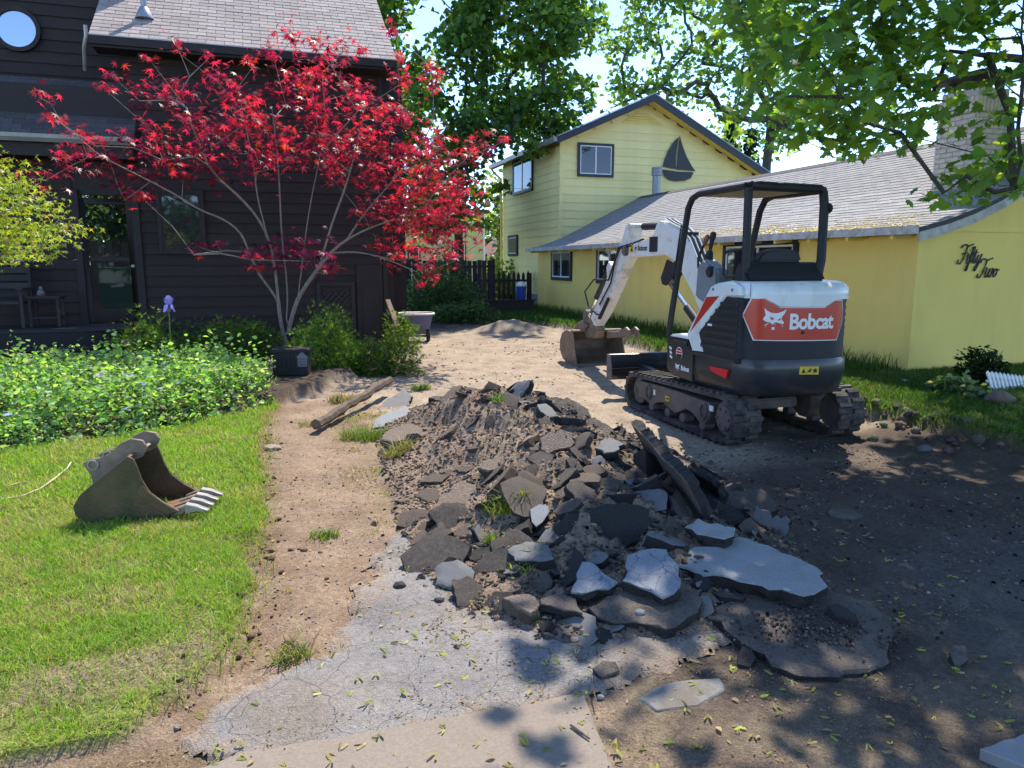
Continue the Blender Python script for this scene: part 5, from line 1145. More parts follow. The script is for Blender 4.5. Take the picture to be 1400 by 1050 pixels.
# greenery far behind the fence
pp = rpads(40, 640, 720, 235, 400, 10, 22, [(655, 240), (700, 240), (700, 330), (690, 400), (640, 400), (672, 300)])
far_tree('linden_tree', 'pale sunlit tree in the gap left of the yellow house', None, 0, pp, 46, [(.12, .17, .04), (.16, .21, .05), (.2, .24, .06)], .34, 46, trunkpts([(684, 430), (684, 380), (683, 330), (684, 290)], 46), rmax=.2, spread=1)
wood = MB(); P = []; 
for k in range(60):
    a = random.uniform(-45, 60); b = random.uniform(58, 75); c = np.array(W(a, b, random.uniform(1, 6.5))); n_ = 260; d = RNG.normal(0, 1, (n_, 3)); d /= np.linalg.norm(d, axis=1)[:, None]; P.append(c+d*RNG.random((n_, 1))**.4*np.array([3.4, 2, 2.6]))
P = np.concatenate(P); leaves('distant_wood', P, RNG.uniform(.5, .9, len(P)), lcol(len(P), (.04, .075, .02), .3), tmpl_rag(), 'leaf_far', None, up=.4, kind='stuff')

# ------------------------------------------------------------------ the maple that hangs over the drive and shades it
OM = thing('overhanging_maple', 'broad leaved green maple hanging over the garage and shading the drive', 'tree', (0, 0, 0), 0)
tm = tmpl_maple()
vis = [(1000,20,30),(1040,10,40),(1060,60,36),(1030,95,24),(1010,150,16),(1000,150,12),(1040,150,14),(1060,140,20),(1085,20,40),(1100,70,44),(1130,110,44),(1100,140,34),(1120,175,30),(1085,185,14),(1150,150,40),(1180,180,30),(1165,205,20),(1150,208,12),(1190,208,14),(1180,100,46),(1200,60,44),(1150,30,46),(1210,20,40),(1230,130,44),(1240,170,30),(1225,80,44),(1260,100,40),(1265,50,40),(1290,40,34),(1270,150,30),(1255,195,14),(1230,190,20),(1320,30,24),(1350,60,12),(1370,20,22),(1395,60,20),(1385,110,22),(1395,145,24),(1370,160,20),(1390,190,26),(1375,215,26),(1350,225,26),(1320,250,22),(1300,258,16),(1290,268,10),(1340,255,22),(1375,250,22),(1395,230,24),(1360,268,12),(1385,262,12),(1400,90,18),(1310,8,20),(1060,-20,50),(1150,-30,50),(1250,-30,50),(1350,-30,40),(1400,-10,40),(1020,50,20),(1385,40,10),(1345,95,10)]
P = []; Cc = []; T_g = []; S_ = []
for (u, v, r) in vis:
    Yd = random.uniform(5.6, 7.6) if u < 1290 else random.uniform(5.8, 7.2)
    c = at(u, v, Yd); rr = r/1000*Yd; T_g.append(c+Vector((0, 0, rr*.4))); k = max(5, int((r/30)**2*42))
    d = np.stack([RNG.normal(0, rr*.52, k), RNG.normal(0, .35, k), RNG.normal(0, rr*.42, k)], -1); P.append(np.array(c)+d)
    Cc.append(lcol(k, (.125, .235, .06), .24, (.22, .33, .05), .2)); S_.append(RNG.uniform(.05, .108, k))
nv = sum(len(p) for p in P)
# the rest of the crown above the frame: what throws the dappled shade on the drive
shade_poly = [(-.03, 2.72), (-.02, 3.05), (.10, 3.35), (.14, 3.6), (.42, 4.0), (.72, 4.4), (1.05, 4.95), (1.36, 5.5), (1.42, 4.7), (1.50, 4.0), (1.62, 3.85), (1.72, 4.6), (1.80, 5.6), (2.2, 5.9), (3.0, 6.1), (3.4, 6.6), (3.9, 7.1), (4.6, 8.0), (7.2, 9.4), (12, 9), (12, -1.5), (3, -1.5), (.5, .4), (.0, 1.4), (-.12, 2.2)]
lit_spots = [[tuple(on_ground(x_, y_).xy) for x_, y_ in s_] for s_ in ([(1108, 600), (1165, 592), (1205, 618), (1252, 652), (1232, 660), (1185, 648), (1150, 632)], [(1136, 650), (1160, 641), (1186, 652), (1172, 672)], [(1155, 570), (1200, 572), (1290, 600), (1260, 606), (1180, 590)], [(820, 880), (850, 885), (845, 905), (815, 905)], [(725, 960), (775, 955), (780, 990), (735, 1000)], [(735, 855), (790, 850), (800, 870), (730, 880)])]
k = 0; sx, sy = SD.x/SD.z, SD.y/SD.z
while k < 1050:
    gx, gy = random.uniform(-.2, 11.5), random.uniform(-1.5, 9.4)
    if not bool(inpoly(np.array([gx, gy]), shade_poly)): continue
    h_ = random.uniform(4.6, 8.2)
    if fbm(np.array([gx*1.1]), np.array([gy*1.1]), 91, 2)[0] > .66: continue
    c = Vector((gx+sx*h_, gy+sy*h_, h_)); n_ = 30
    uu, vv = 700+1000*c.x/max(.1, (c.y*CP-(c.z-HC)*SP)), 525-1000*(c.y*SP+(c.z-HC)*CP)/max(.1, (c.y*CP-(c.z-HC)*SP))
    if c.y > .5 and vv > -60 and uu < 1480: continue
    T_g.append(c); d = np.array(c) + np.stack([RNG.normal(0, .30, n_), RNG.normal(0, .30, n_), RNG.normal(0, .22, n_)], -1); gg = d[:, :2] - d[:, 2:3]*np.array([sx, sy]); ok = inpoly(gg, shade_poly)
    for s_ in lit_spots: ok &= ~inpoly(gg, s_)
    d = d[ok]; n_ = len(d)
    if n_ < 4: T_g.pop(); continue
    P.append(d); Cc.append(lcol(n_, (.085, .18, .028), .22, (.16, .26, .03), .15)); S_.append(RNG.uniform(.09, .15, n_)); k += 1
P = np.concatenate(P); Cc = np.concatenate(Cc); S_ = np.concatenate(S_)
pick = RNG.permutation(nv); big = sorted(pick[:nv], key=lambda i: -S_[i]/np.linalg.norm(P[i]))[:290]; mask = np.ones(len(P), bool); mask[big] = False
leaves('crown', P[mask], S_[mask], Cc[mask], tm, 'leaf', OM, up=.55, droop=.5, kind='stuff')
vars_ = []
for q in range(8):
    me = bpy.data.meshes.new('leaf'); me.from_pydata([tuple(x) for x in tm[0]], [], tm[1]); ca = me.color_attributes.new('Col', 'FLOAT_COLOR', 'POINT'); cc = lcol(1, (.115, .215, .06) if q < 6 else (.20, .30, .05), .2)[0]
    ca.data.foreach_set('color', list(np.r_[cc, 1])*len(tm[0])); me.materials.append(M['leaf']); vars_.append(me)
fx, fy, fz = frames(len(big), .55, .5)
for i, b in enumerate(big):
    o = link('leaf', vars_[i % 8], OM); s = S_[b]; o.matrix_local = Matrix(((fx[i][0]*s, fy[i][0]*s, fz[i][0]*s, P[b][0]), (fx[i][1]*s, fy[i][1]*s, fz[i][1]*s, P[b][1]), (fx[i][2]*s, fy[i][2]*s, fz[i][2]*s, P[b][2]), (0, 0, 0, 1)))
tb = Vector((9.6, 3.2, 0)); skeleton([tb, tb+Vector((-.05, .1, 1.5)), tb+Vector((-.2, .2, 3.0)), tb+Vector((-.7, .7, 4.2)), at(1560, 110, 6.9), at(1410, 82, 6.9), at(1350, 76, 6.8), at(1300, 70, 6.7)], T_g, .006, 'trunk', M['bark'], OM, sag=.05, jit=.08, expo=.55, n=8, rmax=.26, bias=.15)

# lime green japanese maple reaching in from the left
LM = thing('lime_maple', 'lime green laceleaf maple reaching in at the left edge', 'tree', (0, 0, 0), 0); P = []; T_g = []
for (u, v, r) in [(0,225,22),(15,250,22),(35,270,22),(60,285,18),(80,296,10),(10,290,22),(0,260,22),(30,320,24),(60,318,22),(90,315,14),(110,312,8),(10,335,24),(45,338,20),(75,335,14),(0,315,25),(20,352,14),(-20,300,30),(-30,240,30),(-35,340,26),(-60,280,40),(50,350,10),(0,345,20)]:
    Yd = 7.2+random.uniform(-.5, .5); c = at(u, v, Yd); rr = r/1000*Yd; T_g.append(c-Vector((0, 0, .03))); k = int((r/20)**2*70)+6; P.append(np.array(c)+np.stack([RNG.normal(0, rr*.55, k), RNG.normal(0, .2, k), np.round(RNG.normal(0, rr*.4, k)/.06)*.06], -1))
P = np.concatenate(P); leaves('crown', P, RNG.uniform(.035, .065, len(P)), lcol(len(P), (.30, .38, .04), .2, (.45, .34, .09), .12), tmpl_palm(5), 'leaf_lime', LM, up=.5, droop=.5)
skeleton([Vector((-7.2, 7.4, 0)), Vector((-7.0, 7.35, .8)), Vector((-6.6, 7.3, 1.5))], T_g, .006, 'trunk', M['bark_p'], LM, expo=.5, rmax=.09)

# a street tree on the other side, behind the place the picture was taken from: it shows in the panes of the brown house
for k_, (x_, y_, h_, lb_) in enumerate(((-4.2, -15, 14.5, 'taller leafy street tree opposite the brown house'), (.6, -15, 5.5, 'smaller leafy street tree straight across the street'))):
    T_ = thing('street_tree', lb_, 'tree', (x_, y_, 0), 0, None); m = MB(); m.tube([(0, 0, -.1), (.1, 0, h_*.3), (0, .1, h_*.7)], [.28, .2, .05], 8); m.build('trunk', M['bark'], T_)
    n_ = 5200; d = RNG.normal(0, 1, (n_, 3)); d /= np.linalg.norm(d, axis=1)[:, None]; d *= (RNG.random((n_, 1))**.35)*np.array([4.2, 3.4, h_*.42])*(.65+.6*vnoise(np.arctan2(d[:, 1], d[:, 0])*2, d[:, 2]*2.5+k_*7, 3))[:, None]; d[:, 2] += h_*.52
    leaves('crown', d, RNG.uniform(.22, .40, n_), lcol(n_, (.085, .16, .035), .25, (.15, .24, .04), .2), tmpl_rag(), 'leaf_far', T_, up=.4, droop=.4)

# ================================================================== PLANTS OF THE GARDEN BED
def ghit(u, v): 
    p = hit(u, v); return p
def shrub(name, label, px, hw, hh, n, cols, size, tm, mt='leaf', Y=None, cat='shrub', group=None, up=.35, droop=.1, twigs=14):
    """px = middle of its foot on the ground; hw, hh = half width and height in metres"""
    p = ghit(*px) if Y is None else at(px[0], px[1], Y); a, b = AB(p.x, p.y); p.z = float(hz(a, b)); T_ = thing(name, label, cat, p, 0, group)
    d = RNG.normal(0, 1, (n, 3)); d /= np.linalg.norm(d, axis=1)[:, None]; d[:, 2] = np.abs(d[:, 2]); az = np.arctan2(d[:, 1], d[:, 0])
    lump = .72 + .5*vnoise(az*1.6+p.x*3, d[:, 2]*3+p.y*5, 5); r = RNG.random(n)**.35*lump
    Q_ = d*r[:, None]*np.array([hw, hw*.8, hh])
    leaves('foliage', Q_, RNG.uniform(.7, 1.3, n)*size, lcol(n, cols[0], .25, cols[1], .25), tm, mt, T_, up=up, droop=droop)
    m = MB()
    for k in range(twigs):
        t = random.uniform(0, 6.28); e = random.uniform(.3, .9); m.tube([(0, 0, -.02), (math.cos(t)*hw*.3*e, math.sin(t)*hw*.3*e, hh*.4), (math.cos(t)*hw*.75*e, math.sin(t)*hw*.6*e, hh*random.uniform(.5, .95))], [.012, .008, .003], 5)
    m.build('stems', M['bark'], T_); return T_
needle = (np.array([(-.06, 0, 0), (.06, 0, 0), (0, 1, 0), (-.05, 0, .05), (.3, .75, .1), (-.3, .75, .1)], float), [(0, 1, 2), (0, 1, 4), (0, 1, 5)])
JG = ((.075, .145, .03), (.19, .28, .045))
shrub('juniper_shrub', 'dark juniper at the left end of the bed beside the porch steps', (205, 500), .62, .75, 1900, JG, .10, needle, droop=-.5)
shrub('juniper_shrub', 'rounded juniper right of the purple iris', (300, 490), .85, .62, 2300, JG, .10, needle, droop=-.5)
shrub('juniper_shrub', 'juniper at the foot of the red maple stems', (350, 492), .5, .6, 1300, JG, .10, needle, droop=-.5)
shrub('yew_shrub', 'bright green pointed shrub right of the maple trunk', (445, 500), .58, .85, 2400, ((.11, .22, .035), (.24, .36, .05)), .085, needle, droop=-.6)
shrub('yew_shrub', 'broad sunlit green shrub before the board door', (488, 508), .58, .55, 2200, ((.11, .22, .035), (.24, .36, .05)), .085, needle, droop=-.5)
shrub('juniper_shrub', 'dark juniper at the right corner of the bed', (530, 512), .55, .62, 2000, ((.07, .135, .03), (.15, .23, .045)), .09, needle, droop=-.4)
shrub('juniper_shrub', 'tall thin juniper in front of the wheelbarrow', (548, 478), .42, .75, 1300, ((.07, .135, .03), (.15, .23, .045)), .09, needle, droop=-.5)
shrub('heather_shrub', 'low straw tinged heather below the iris', (285, 512), .42, .32, 1500, ((.16, .16, .06), (.24, .18, .10)), .05, needle, droop=-.6)
shrub('boxwood_shrub', 'round dark boxwood before the shaded end wall', (1342, 527), .36, .47, 1700, ((.020, .042, .012), (.03, .06, .015)), .05, tmpl_oval(.35), twigs=20)
shrub('hosta_plant', 'pale variegated hosta left of the boxwood', (1302, 535), .28, .20, 330, ((.12, .19, .10), (.30, .34, .22)), .10, tmpl_oval(.32), cat='plant', twigs=4)
shrub('hosta_plant', 'small grey green hosta left of the white picket edging', (1338, 547), .15, .11, 110, ((.10, .15, .09), (.22, .26, .17)), .08, tmpl_oval(.32), cat='plant', twigs=4)
# ivy and shrubs round the far fence
IV = ((.055, .10, .04), (.12, .17, .07))
shrub('ivy_shrub', 'dense ivy heap at the corner of the brown house', (600, 430), 1.3, 1.3, 3200, IV, .085, tmpl_oval(.4), Y=21.5)
shrub('ivy_shrub', 'low trailing ivy before the black planter box', (635, 440), 1.1, .5, 2000, IV, .08, tmpl_oval(.4), Y=19.6)
shrub('lilac_shrub', 'tall loose shrub under the red maple tips by the board fence', (612, 425), .9, 1.9, 2200, ((.06, .11, .035), (.11, .17, .055)), .09, tmpl_oval(.4), Y=23.2)
shrub('spirea_shrub', 'yellow green sunlit shrub behind the picket gate', (676, 424), .9, 1.7, 900, ((.20, .27, .04), (.28, .33, .06)), .16, tmpl_oval(.4), Y=29)
# iris: blades, stalk and flower
def iris(label, px, h, fl=True):
    p = ghit(*px); T_ = thing('iris_plant', label, 'flower', p, 0); m = MB()
    for k in range(26):
        t = random.uniform(0, 6.28); L_ = random.uniform(.28, .55); d = Vector((math.cos(t), math.sin(t), 0)); s = Vector((-d.y, d.x, 0))*.012; o_ = Vector((random.uniform(-.22, .22), random.uniform(-.1, .1), 0))
        P_ = [o_+d*(L_*q*q*.55)+Vector((0, 0, L_*(q-.25*q**3))) for q in (0, .35, .7, 1)]; w_ = (1, 1, .8, .05); k0 = len(m.v)
        for q in range(4): m.v += [tuple(P_[q]-s*w_[q]), tuple(P_[q]+s*w_[q])]
        m.f += [(k0+2*q, k0+2*q+1, k0+2*q+3, k0+2*q+2) for q in range(3)]
    m.build('blades', M['iris_leaf'], T_)
    m = MB(); m.tube([(0, 0, 0), (.01, 0, h*.5), (.02, 0, h)], .007, 6); m.build('stalk', M['iris_leaf'], T_)
    V_ = []; n_ = 0; m = MB()
    for k in range(6):
        t = k*math.pi/3; upr = k % 2; d = Vector((math.cos(t), math.sin(t), 0)); s = Vector((-d.y, d.x, 0)); b0 = Vector((.02, 0, h))
        P_ = [(0, 0, .012), (.035, .05 if upr else .02, .035), (.045, .10 if upr else -.015, .042), (.02 if upr else .075, .135 if upr else -.075, .02)]
        k0 = len(m.v)
        for (r_, z, w_) in P_: m.v += [tuple(b0+d*r_+Vector((0, 0, z))-s*w_), tuple(b0+d*r_+Vector((0, 0, z+.008))), tuple(b0+d*r_+Vector((0, 0, z))+s*w_)]
        for q in range(3):
            i = k0+3*q; m.f += [(i, i+1, i+4, i+3), (i+1, i+2, i+5, i+4)]
    m.build('petals', M['petal'], T_)
M['iris_leaf'] = mat('iris leaf', (.10, .20, .035), .5, .2, 8); M['petal'] = mat('violet petal', (.34, .27, .66), .5, .15, 20)
iris('tall violet iris standing above the bed before the window', (236, 515), .92)
# ground cover: mounds of small glossy leaves with a few blue flowers
def cov(a, b): return np.maximum(0, smooth(-.1, .15, b-bed_front(a)-(fbm(a*2, b*2, 3)-.5)*.25))*smooth(.1, -.25, a-np.interp(b, [7, 8.6, 9.6, 10.6], [-.3, -.05, -.05, -.6]))*smooth(11.4, 10.4, b)
p = scatter(52000, -6.0, .1, 6.7, 11.3, cov); hh_ = .04+.40*fbm(p[:, 0]*2.2, p[:, 1]*2.2, 81)*(.6+.8*fbm(p[:, 0]*7, p[:, 1]*7, 82))
r_ = RNG.random(len(p))**.5; zz_ = hz(p[:, 0], p[:, 1]) + hh_*r_*1.15*smooth(-.05, .35, p[:, 1]-bed_front(p[:, 0]))+.02
P = np.stack([p[:, 0]*CT-p[:, 1]*ST, p[:, 0]*ST+p[:, 1]*CT, zz_], -1)
leaves('periwinkle_ground_cover', P, .025+.055*RNG.random(len(P))**1.5, lcol(len(P), (.15, .29, .10), .35, (.32, .44, .24), .28), tmpl_oval(.34), 'leaf_far', None, up=.35, droop=.0, kind='stuff')
p = p[RNG.permutation(len(p))[:240]]; zz_ = hz(p[:, 0], p[:, 1])+.10+.30*fbm(p[:, 0]*2.2, p[:, 1]*2.2, 81)+.04; P = np.stack([p[:, 0]*CT-p[:, 1]*ST, p[:, 0]*ST+p[:, 1]*CT, zz_], -1)
ps = scatter(900, -6.0, .15, 6.6, 11.3, cov)[:420]; st = []
for (a_, b_) in ps:
    h_ = random.uniform(.25, .62); lx, ly = random.gauss(0, .12), random.gauss(0, .12); z_ = float(hz(a_, b_)); w0 = W(a_, b_, z_)
    for q in range(9): u_ = (q+1)/9; st.append((w0.x+lx*u_*h_*2, w0.y+ly*u_*h_*2, z_+h_*u_))
st = np.array(st); leaves('periwinkle_shoots', st, RNG.uniform(.035, .08, len(st)), lcol(len(st), (.19, .36, .11), .3, (.34, .46, .22), .25), tmpl_oval(.3), 'leaf_far', None, up=.3, droop=-.2, kind='stuff')
leaves('periwinkle_flowers', P, .05, lcol(len(P), (.46, .46, .80), .1), tmpl_palm(5, 1.6), 'leaf_far', None, up=.9, droop=-.1, kind='stuff')

# ================================================================== THE BROKEN ASPHALT
def chunk_mesh(name, poly, t, mats, jag=.012, step=.03):
    """irregular slab: crisp weathered face, crumbled edge, rough underside"""
    n = len(poly); pts = []
    for i in range(n):
        a = Vector(poly[i]); b = Vector(poly[(i+1) % n]); k = max(1, int((b-a).length/step)); bow = random.uniform(-.02, .02)*(b-a).length; nr = Vector((b.y-a.y, a.x-b.x)).normalized()
        for j in range(k): e = a.lerp(b, j/k); pts.append(e + nr*(bow*math.sin(math.pi*j/k)) + Vector((random.uniform(-jag, jag), random.uniform(-jag, jag)))*(1 if j else .6))
    n = len(pts); c = sum(pts, Vector((0, 0)))/n; bm = bmesh.new(); rings = []
    for (z, k, jg) in ((.0, .965, .3), (-.008, 1.0, .6), (-t*.55, 1.0, 1.6), (-t, .95, 2)):
        rings.append([bm.verts.new((c.x+(p.x-c.x)*k+random.uniform(-jag, jag)*jg*.5, c.y+(p.y-c.y)*k+random.uniform(-jag, jag)*jg*.5, z+random.uniform(-1, 1)*jag*.25*jg)) for p in pts])
    cen = bm.verts.new((c.x, c.y, random.uniform(-.002, .002))); mid = [bm.verts.new((c.x+(p.x-c.x)*.55, c.y+(p.y-c.y)*.55, random.uniform(-.0025, .0015))) for p in pts]
    for i in range(n):
        j = (i+1) % n; f = bm.faces.new((cen, mid[i], mid[j])); f.material_index = 0; f = bm.faces.new((mid[i], rings[0][i], rings[0][j], mid[j])); f.material_index = 0
        for q in range(3): f = bm.faces.new((rings[q][i], rings[q+1][i], rings[q+1][j], rings[q][j])); f.material_index = 1 if q else 0
    f = bm.faces.new(rings[3]); f.material_index = 1
    bmesh.ops.recalc_face_normals(bm, faces=bm.faces); me = bpy.data.meshes.new(name); bm.to_mesh(me); bm.free()
    for m_ in mats: me.materials.append(m_)
    sharp(me, 30); return me
def rubble(label, px, lift, tilt, t, mats, name='asphalt_slab', cat='asphalt slab', zc=None):
    """a slab whose broken outline is given by its corners; lift above the heap at its middle, tilt = (towards right, away) slope"""
    cx = sum(p[0] for p in px)/len(px); cy = sum(p[1] for p in px)/len(px)
    c = hit(cx, cy) if zc is None else on_ground(cx, cy, zc); c = c + Vector((0, 0, lift)) if zc is None else c
    nrm = Vector((-tilt[0], -tilt[1], 1)).normalized(); c = on_plane(cx, cy, c, nrm); P = [on_plane(u, v, c, nrm) for u, v in px]
    Xa = Vector((1, 0, tilt[0])).normalized(); Ya = nrm.cross(Xa); poly = [((p-c).dot(Xa), (p-c).dot(Ya)) for p in P]
    ar = sum(poly[i][0]*poly[(i+1) % len(poly)][1]-poly[(i+1) % len(poly)][0]*poly[i][1] for i in range(len(poly)))
    if ar < 0: poly = poly[::-1]
    o = link(name, chunk_mesh(name, poly, t, mats, .018, .042)); o.matrix_world = Matrix(((Xa.x, Ya.x, nrm.x, c.x), (Xa.y, Ya.y, nrm.y, c.y), (Xa.z, Ya.z, nrm.z, c.z), (0, 0, 0, 1))); tag(o, label, cat); NAMED.append(px); return o
NAMED = []
T1, T2, T3, T4 = [M['asph_top'], M['asph_brk']], [M['asph_mid'], M['asph_brk']], [M['dusty'], M['clod']], [M['asph_brk'], M['asph_brk']]
M['pale'] = mat('pale worn asphalt', (.25, .26, .26), .75, .2, 110, bump=.45, bscale=190, dirt=(.16, .15, .14), dscale=7, damt=.45); T5 = [M['pale'], M['asph_brk']]
def crk(name, col):
    m = mat(name, col, .8, .2, 90, bump=.4, bscale=160); n = m.node_tree; L = n.links; b = n.nodes['Principled BSDF']; src = b.inputs['Base Color'].links[0].from_socket
    tc = n.nodes.new('ShaderNodeTexCoord'); nz = n.nodes.new('ShaderNodeTexNoise'); nz.inputs['Scale'].default_value = 7; L.new(tc.outputs['Object'], nz.inputs[0])
    ad = n.nodes.new('ShaderNodeMix'); ad.data_type = 'RGBA'; ad.inputs[0].default_value = .14; L.new(tc.outputs['Object'], ad.inputs[6]); L.new(nz.outputs['Color'], ad.inputs[7])
    v = n.nodes.new('ShaderNodeTexVoronoi'); v.feature = 'DISTANCE_TO_EDGE'; v.inputs['Scale'].default_value = 10; L.new(ad.outputs[2], v.inputs[0])
    mr = n.nodes.new('ShaderNodeMapRange'); mr.inputs[2].default_value = .02; mr.inputs[3].default_value = .25; L.new(v.outputs['Distance'], mr.inputs[0])
    mx = n.nodes.new('ShaderNodeMix'); mx.data_type = 'RGBA'; mx.blend_type = 'MULTIPLY'; mx.inputs[0].default_value = 1; L.new(src, mx.inputs[6]); L.new(mr.outputs[0], mx.inputs[7]); L.new(mx.outputs[2], b.inputs['Base Color']); return m
M['crk'] = crk('cracked blue grey asphalt', (.19, .21, .235)); T6 = [M['crk'], M['asph_brk']]
# the soil heap itself
ha = np.arange(.35, 3.75, .022); hb = np.arange(2.5, 8.5, .022); HA, HB = np.meshgrid(ha, hb, indexing='ij'); HZ = hm(HA, HB)
n1, n2 = HA.shape; i1, j1 = np.meshgrid(np.arange(n1-1), np.arange(n2-1), indexing='ij'); qd = np.stack([i1*n2+j1, (i1+1)*n2+j1, (i1+1)*n2+j1+1, i1*n2+j1+1], -1).reshape(-1, 4)
qd = qd[(HZ[:-1, :-1] > hz(HA[:-1, :-1], HB[:-1, :-1])-.02).ravel()]; u_, inv = np.unique(qd.ravel(), return_inverse=True)
g1 = fbm(HA*2.5, HB*2.5, 95)[..., None]; g2 = fbm(HA*12, HB*12, 96)[..., None]; g3 = smooth(.0, .5, HA-2.2+(g1[..., 0]-.5)*1.4)[..., None]
hc = np.array([.21, .152, .112])*(1-g3) + np.array([.085, .07, .062])*g3; gt = smooth(.55, .7, g1)*.35; hc = (hc*(1-gt)+np.array([.25, .195, .13])*gt)*(.7+.6*g2)
so_ = bulk('soil_heap', np.stack([HA*CT-HB*ST, HA*ST+HB*CT, HZ], -1).reshape(-1, 3)[u_], inv.reshape(-1, 4), M['ground'], col=hc.reshape(-1, 3)[u_], smooth_=True); tag(so_, 'long heap of dark crumbly soil under the broken asphalt', 'soil heap')
rubble('largest pale grey slab lying on top at the right of the heap', [(924,771),(948,746),(972,748),(997,741),(1010,733),(1038,743),(1070,755),(1102,767),(1129,782),(1125,806),(1098,812),(1040,800),(988,788),(952,782)], .10, (.05, .10), .07, T5)
rubble('small white faced slab leaning above the largest pale slab', [(937,720),(952,708),(971,714),(1008,722),(1003,730),(993,737),(967,731)], .16, (.1, .15), .06, T5)
rubble('cracked blue grey slab left of the largest pale slab', [(848,795),(855,772),(860,757),(892,749),(911,749),(925,767),(931,793),(926,811),(905,816),(890,806)], .10, (.08, .25), .06, T6)
rubble('triangular blue grey cracked slab at the front of the heap', [(782,811),(791,783),(794,768),(809,767),(842,797),(818,806)], .08, (.0, .35), .06, T6)
BIG = rubble('broad dark slab sprinkled with grit at the right front corner', [(967,838),(999,819),(1027,805),(1140,807),(1191,822),(1217,846),(1224,867),(1209,911),(1157,920),(1109,922),(1071,914),(1020,880)], .07, (-.02, .10), .09, [M['asph_mid'], M['asph_brk']])
rubble('dark sunken slab below the two blue grey slabs', [(804,831),(849,807),(927,809),(958,805),(955,829),(924,857),(883,855),(814,843)], .03, (.03, .16), .07, T2)
rubble('big black broken slab standing up in the middle of the heap', [(761,719),(777,701),(816,689),(855,684),(886,694),(890,715),(877,740),(850,752),(800,757),(770,750)], .10, (-.05, .95), .10, T4)
rubble('long soil covered slab sloping down the left side of the heap', [(584,714),(590,697),(600,682),(629,656),(655,663),(659,669),(644,685),(622,698),(603,708)], .06, (-.12, .22), .07, T3)
rubble('brown topped slab at the very front of the heap', [(686,816),(700,813),(722,813),(738,824),(737,832),(722,838),(708,830)], .06, (.0, .12), .06, T3)
rubble('grey topped slab right of the brown front slab', [(740,818),(770,811),(786,816),(795,836),(770,832),(742,824)], .05, (.0, .15), .055, T2)
rubble('thin upright shard leaning at the left front of the heap', [(648,722),(655,718),(668,752),(663,754),(655,740)], .05, (-1.1, .5), .03, T1)
rubble('white cracked slab fragment left of the big black slab', [(725,698),(738,688),(750,690),(752,700),(742,714),(733,720),(726,712)], .08, (.1, .6), .05, T5)
rubble('narrow white edged slab below the white cracked fragment', [(704,735),(708,731),(737,744),(739,750),(720,746)], .06, (.1, .4), .06, T5)
rubble('sunlit brown slab at the right edge of the heap', [(905,622),(922,626),(945,634),(955,640),(950,646),(925,640),(912,632)], .05, (.1, .1), .06, T3)
rubble('pale rounded slab near the top right of the heap', [(815,612),(826,600),(844,601),(853,606),(846,614),(828,620)], .08, (.05, .3), .06, T1)
rubble('brown blocky slab at the top of the heap', [(738,600),(748,590),(768,588),(782,592),(786,604),(770,613),(752,620),(740,614)], .08, (.0, .6), .09, T3)
rubble('dark slab tilted behind the brown blocky slab', [(798,574),(812,570),(830,580),(842,598),(820,602),(806,592)], .06, (.5, .3), .07, T2)
rubble('wide flat slab at the far left of the heap', [(518,600),(530,588),(560,578),(578,585),(590,582),(585,594),(560,600),(535,603)], .06, (.0, .06), .06, T3)
rubble('white faced broken slab at the upper left of the heap', [(507,586),(513,573),(530,562),(555,556),(562,562),(556,576),(540,586),(530,574),(522,584)], .09, (.05, .30), .06, T5)
rubble('grey slab behind the white faced slab near the timber', [(515,560),(530,545),(555,532),(563,540),(560,554),(535,562)], .08, (.0, .2), .07, T1)
rubble('slab with soil on its middle left of the black slab', [(655,640),(665,628),(690,622),(705,628),(704,634),(680,640),(668,644)], .06, (.0, .25), .06, T3)
rubble('dark slab half buried at the right of the heap', [(1130,700),(1145,694),(1170,697),(1182,705),(1165,710),(1140,708)], .03, (.0, .08), .05, T2)
rubble('lone asphalt lump on the cracked asphalt edge by the sidewalk', [(812,915),(822,905),(845,905),(850,915),(842,921),(820,924)], .05, (.0, .1), .05, [M['asph_mid'], M['asph_brk']])
rubble('small lump lying on the broad dark slab', [(1133,828),(1145,824),(1170,838),(1172,846),(1160,848),(1140,838)], .13, (-.1, .2), .05, T4)
rubble('loose lump right of the broad dark slab', [(1297,892),(1305,882),(1320,884),(1325,900),(1318,910),(1300,905)], .05, (.0, .2), .06, T2)
rubble('rounded black lump under the left corner of the broad dark slab', [(1008,896),(1018,884),(1030,888),(1034,900),(1024,912),(1010,910)], .06, (.0, .4), .08, T4)
# the long edge-on slab that slants down the right of the heap
def edge_slab(label, p0, p1, w_, t, lean, mats, lift=.05):
    a = hit(*p0)+Vector((0, 0, lift)); b = hit(*p1)+Vector((0, 0, lift)); L_ = (b-a).length; X = (b-a).normalized(); Zs = Vector((0, 0, 1)); N = X.cross(Zs).normalized(); up = (Zs*math.cos(lean)+N*math.sin(lean)).normalized(); nn = X.cross(up).normalized()
    k = 9; top = [(L_*(i/(k-1)-.5), w_*.5+random.uniform(-.03, .02)) for i in range(k)]; bot = [(L_*(i/(k-1)-.5), -w_*.5+random.uniform(-.02, .02)) for i in range(k)]
    o = link('asphalt_slab', chunk_mesh('asphalt_slab', bot+top[::-1], t, mats, .012)); c = (a+b)/2; o.matrix_world = Matrix(((X.x, up.x, nn.x, c.x), (X.y, up.y, nn.y, c.y), (X.z, up.z, nn.z, c.z), (0, 0, 0, 1))); return tag(o, label, 'asphalt slab')
edge_slab('long dark slab on edge slanting down the right of the heap', (868, 615), (955, 712), .26, .07, .5, T2, .10)
edge_slab('shorter slab on edge right of the long slanting one', (940, 660), (985, 690), .16, .06, .6, T4, .06)
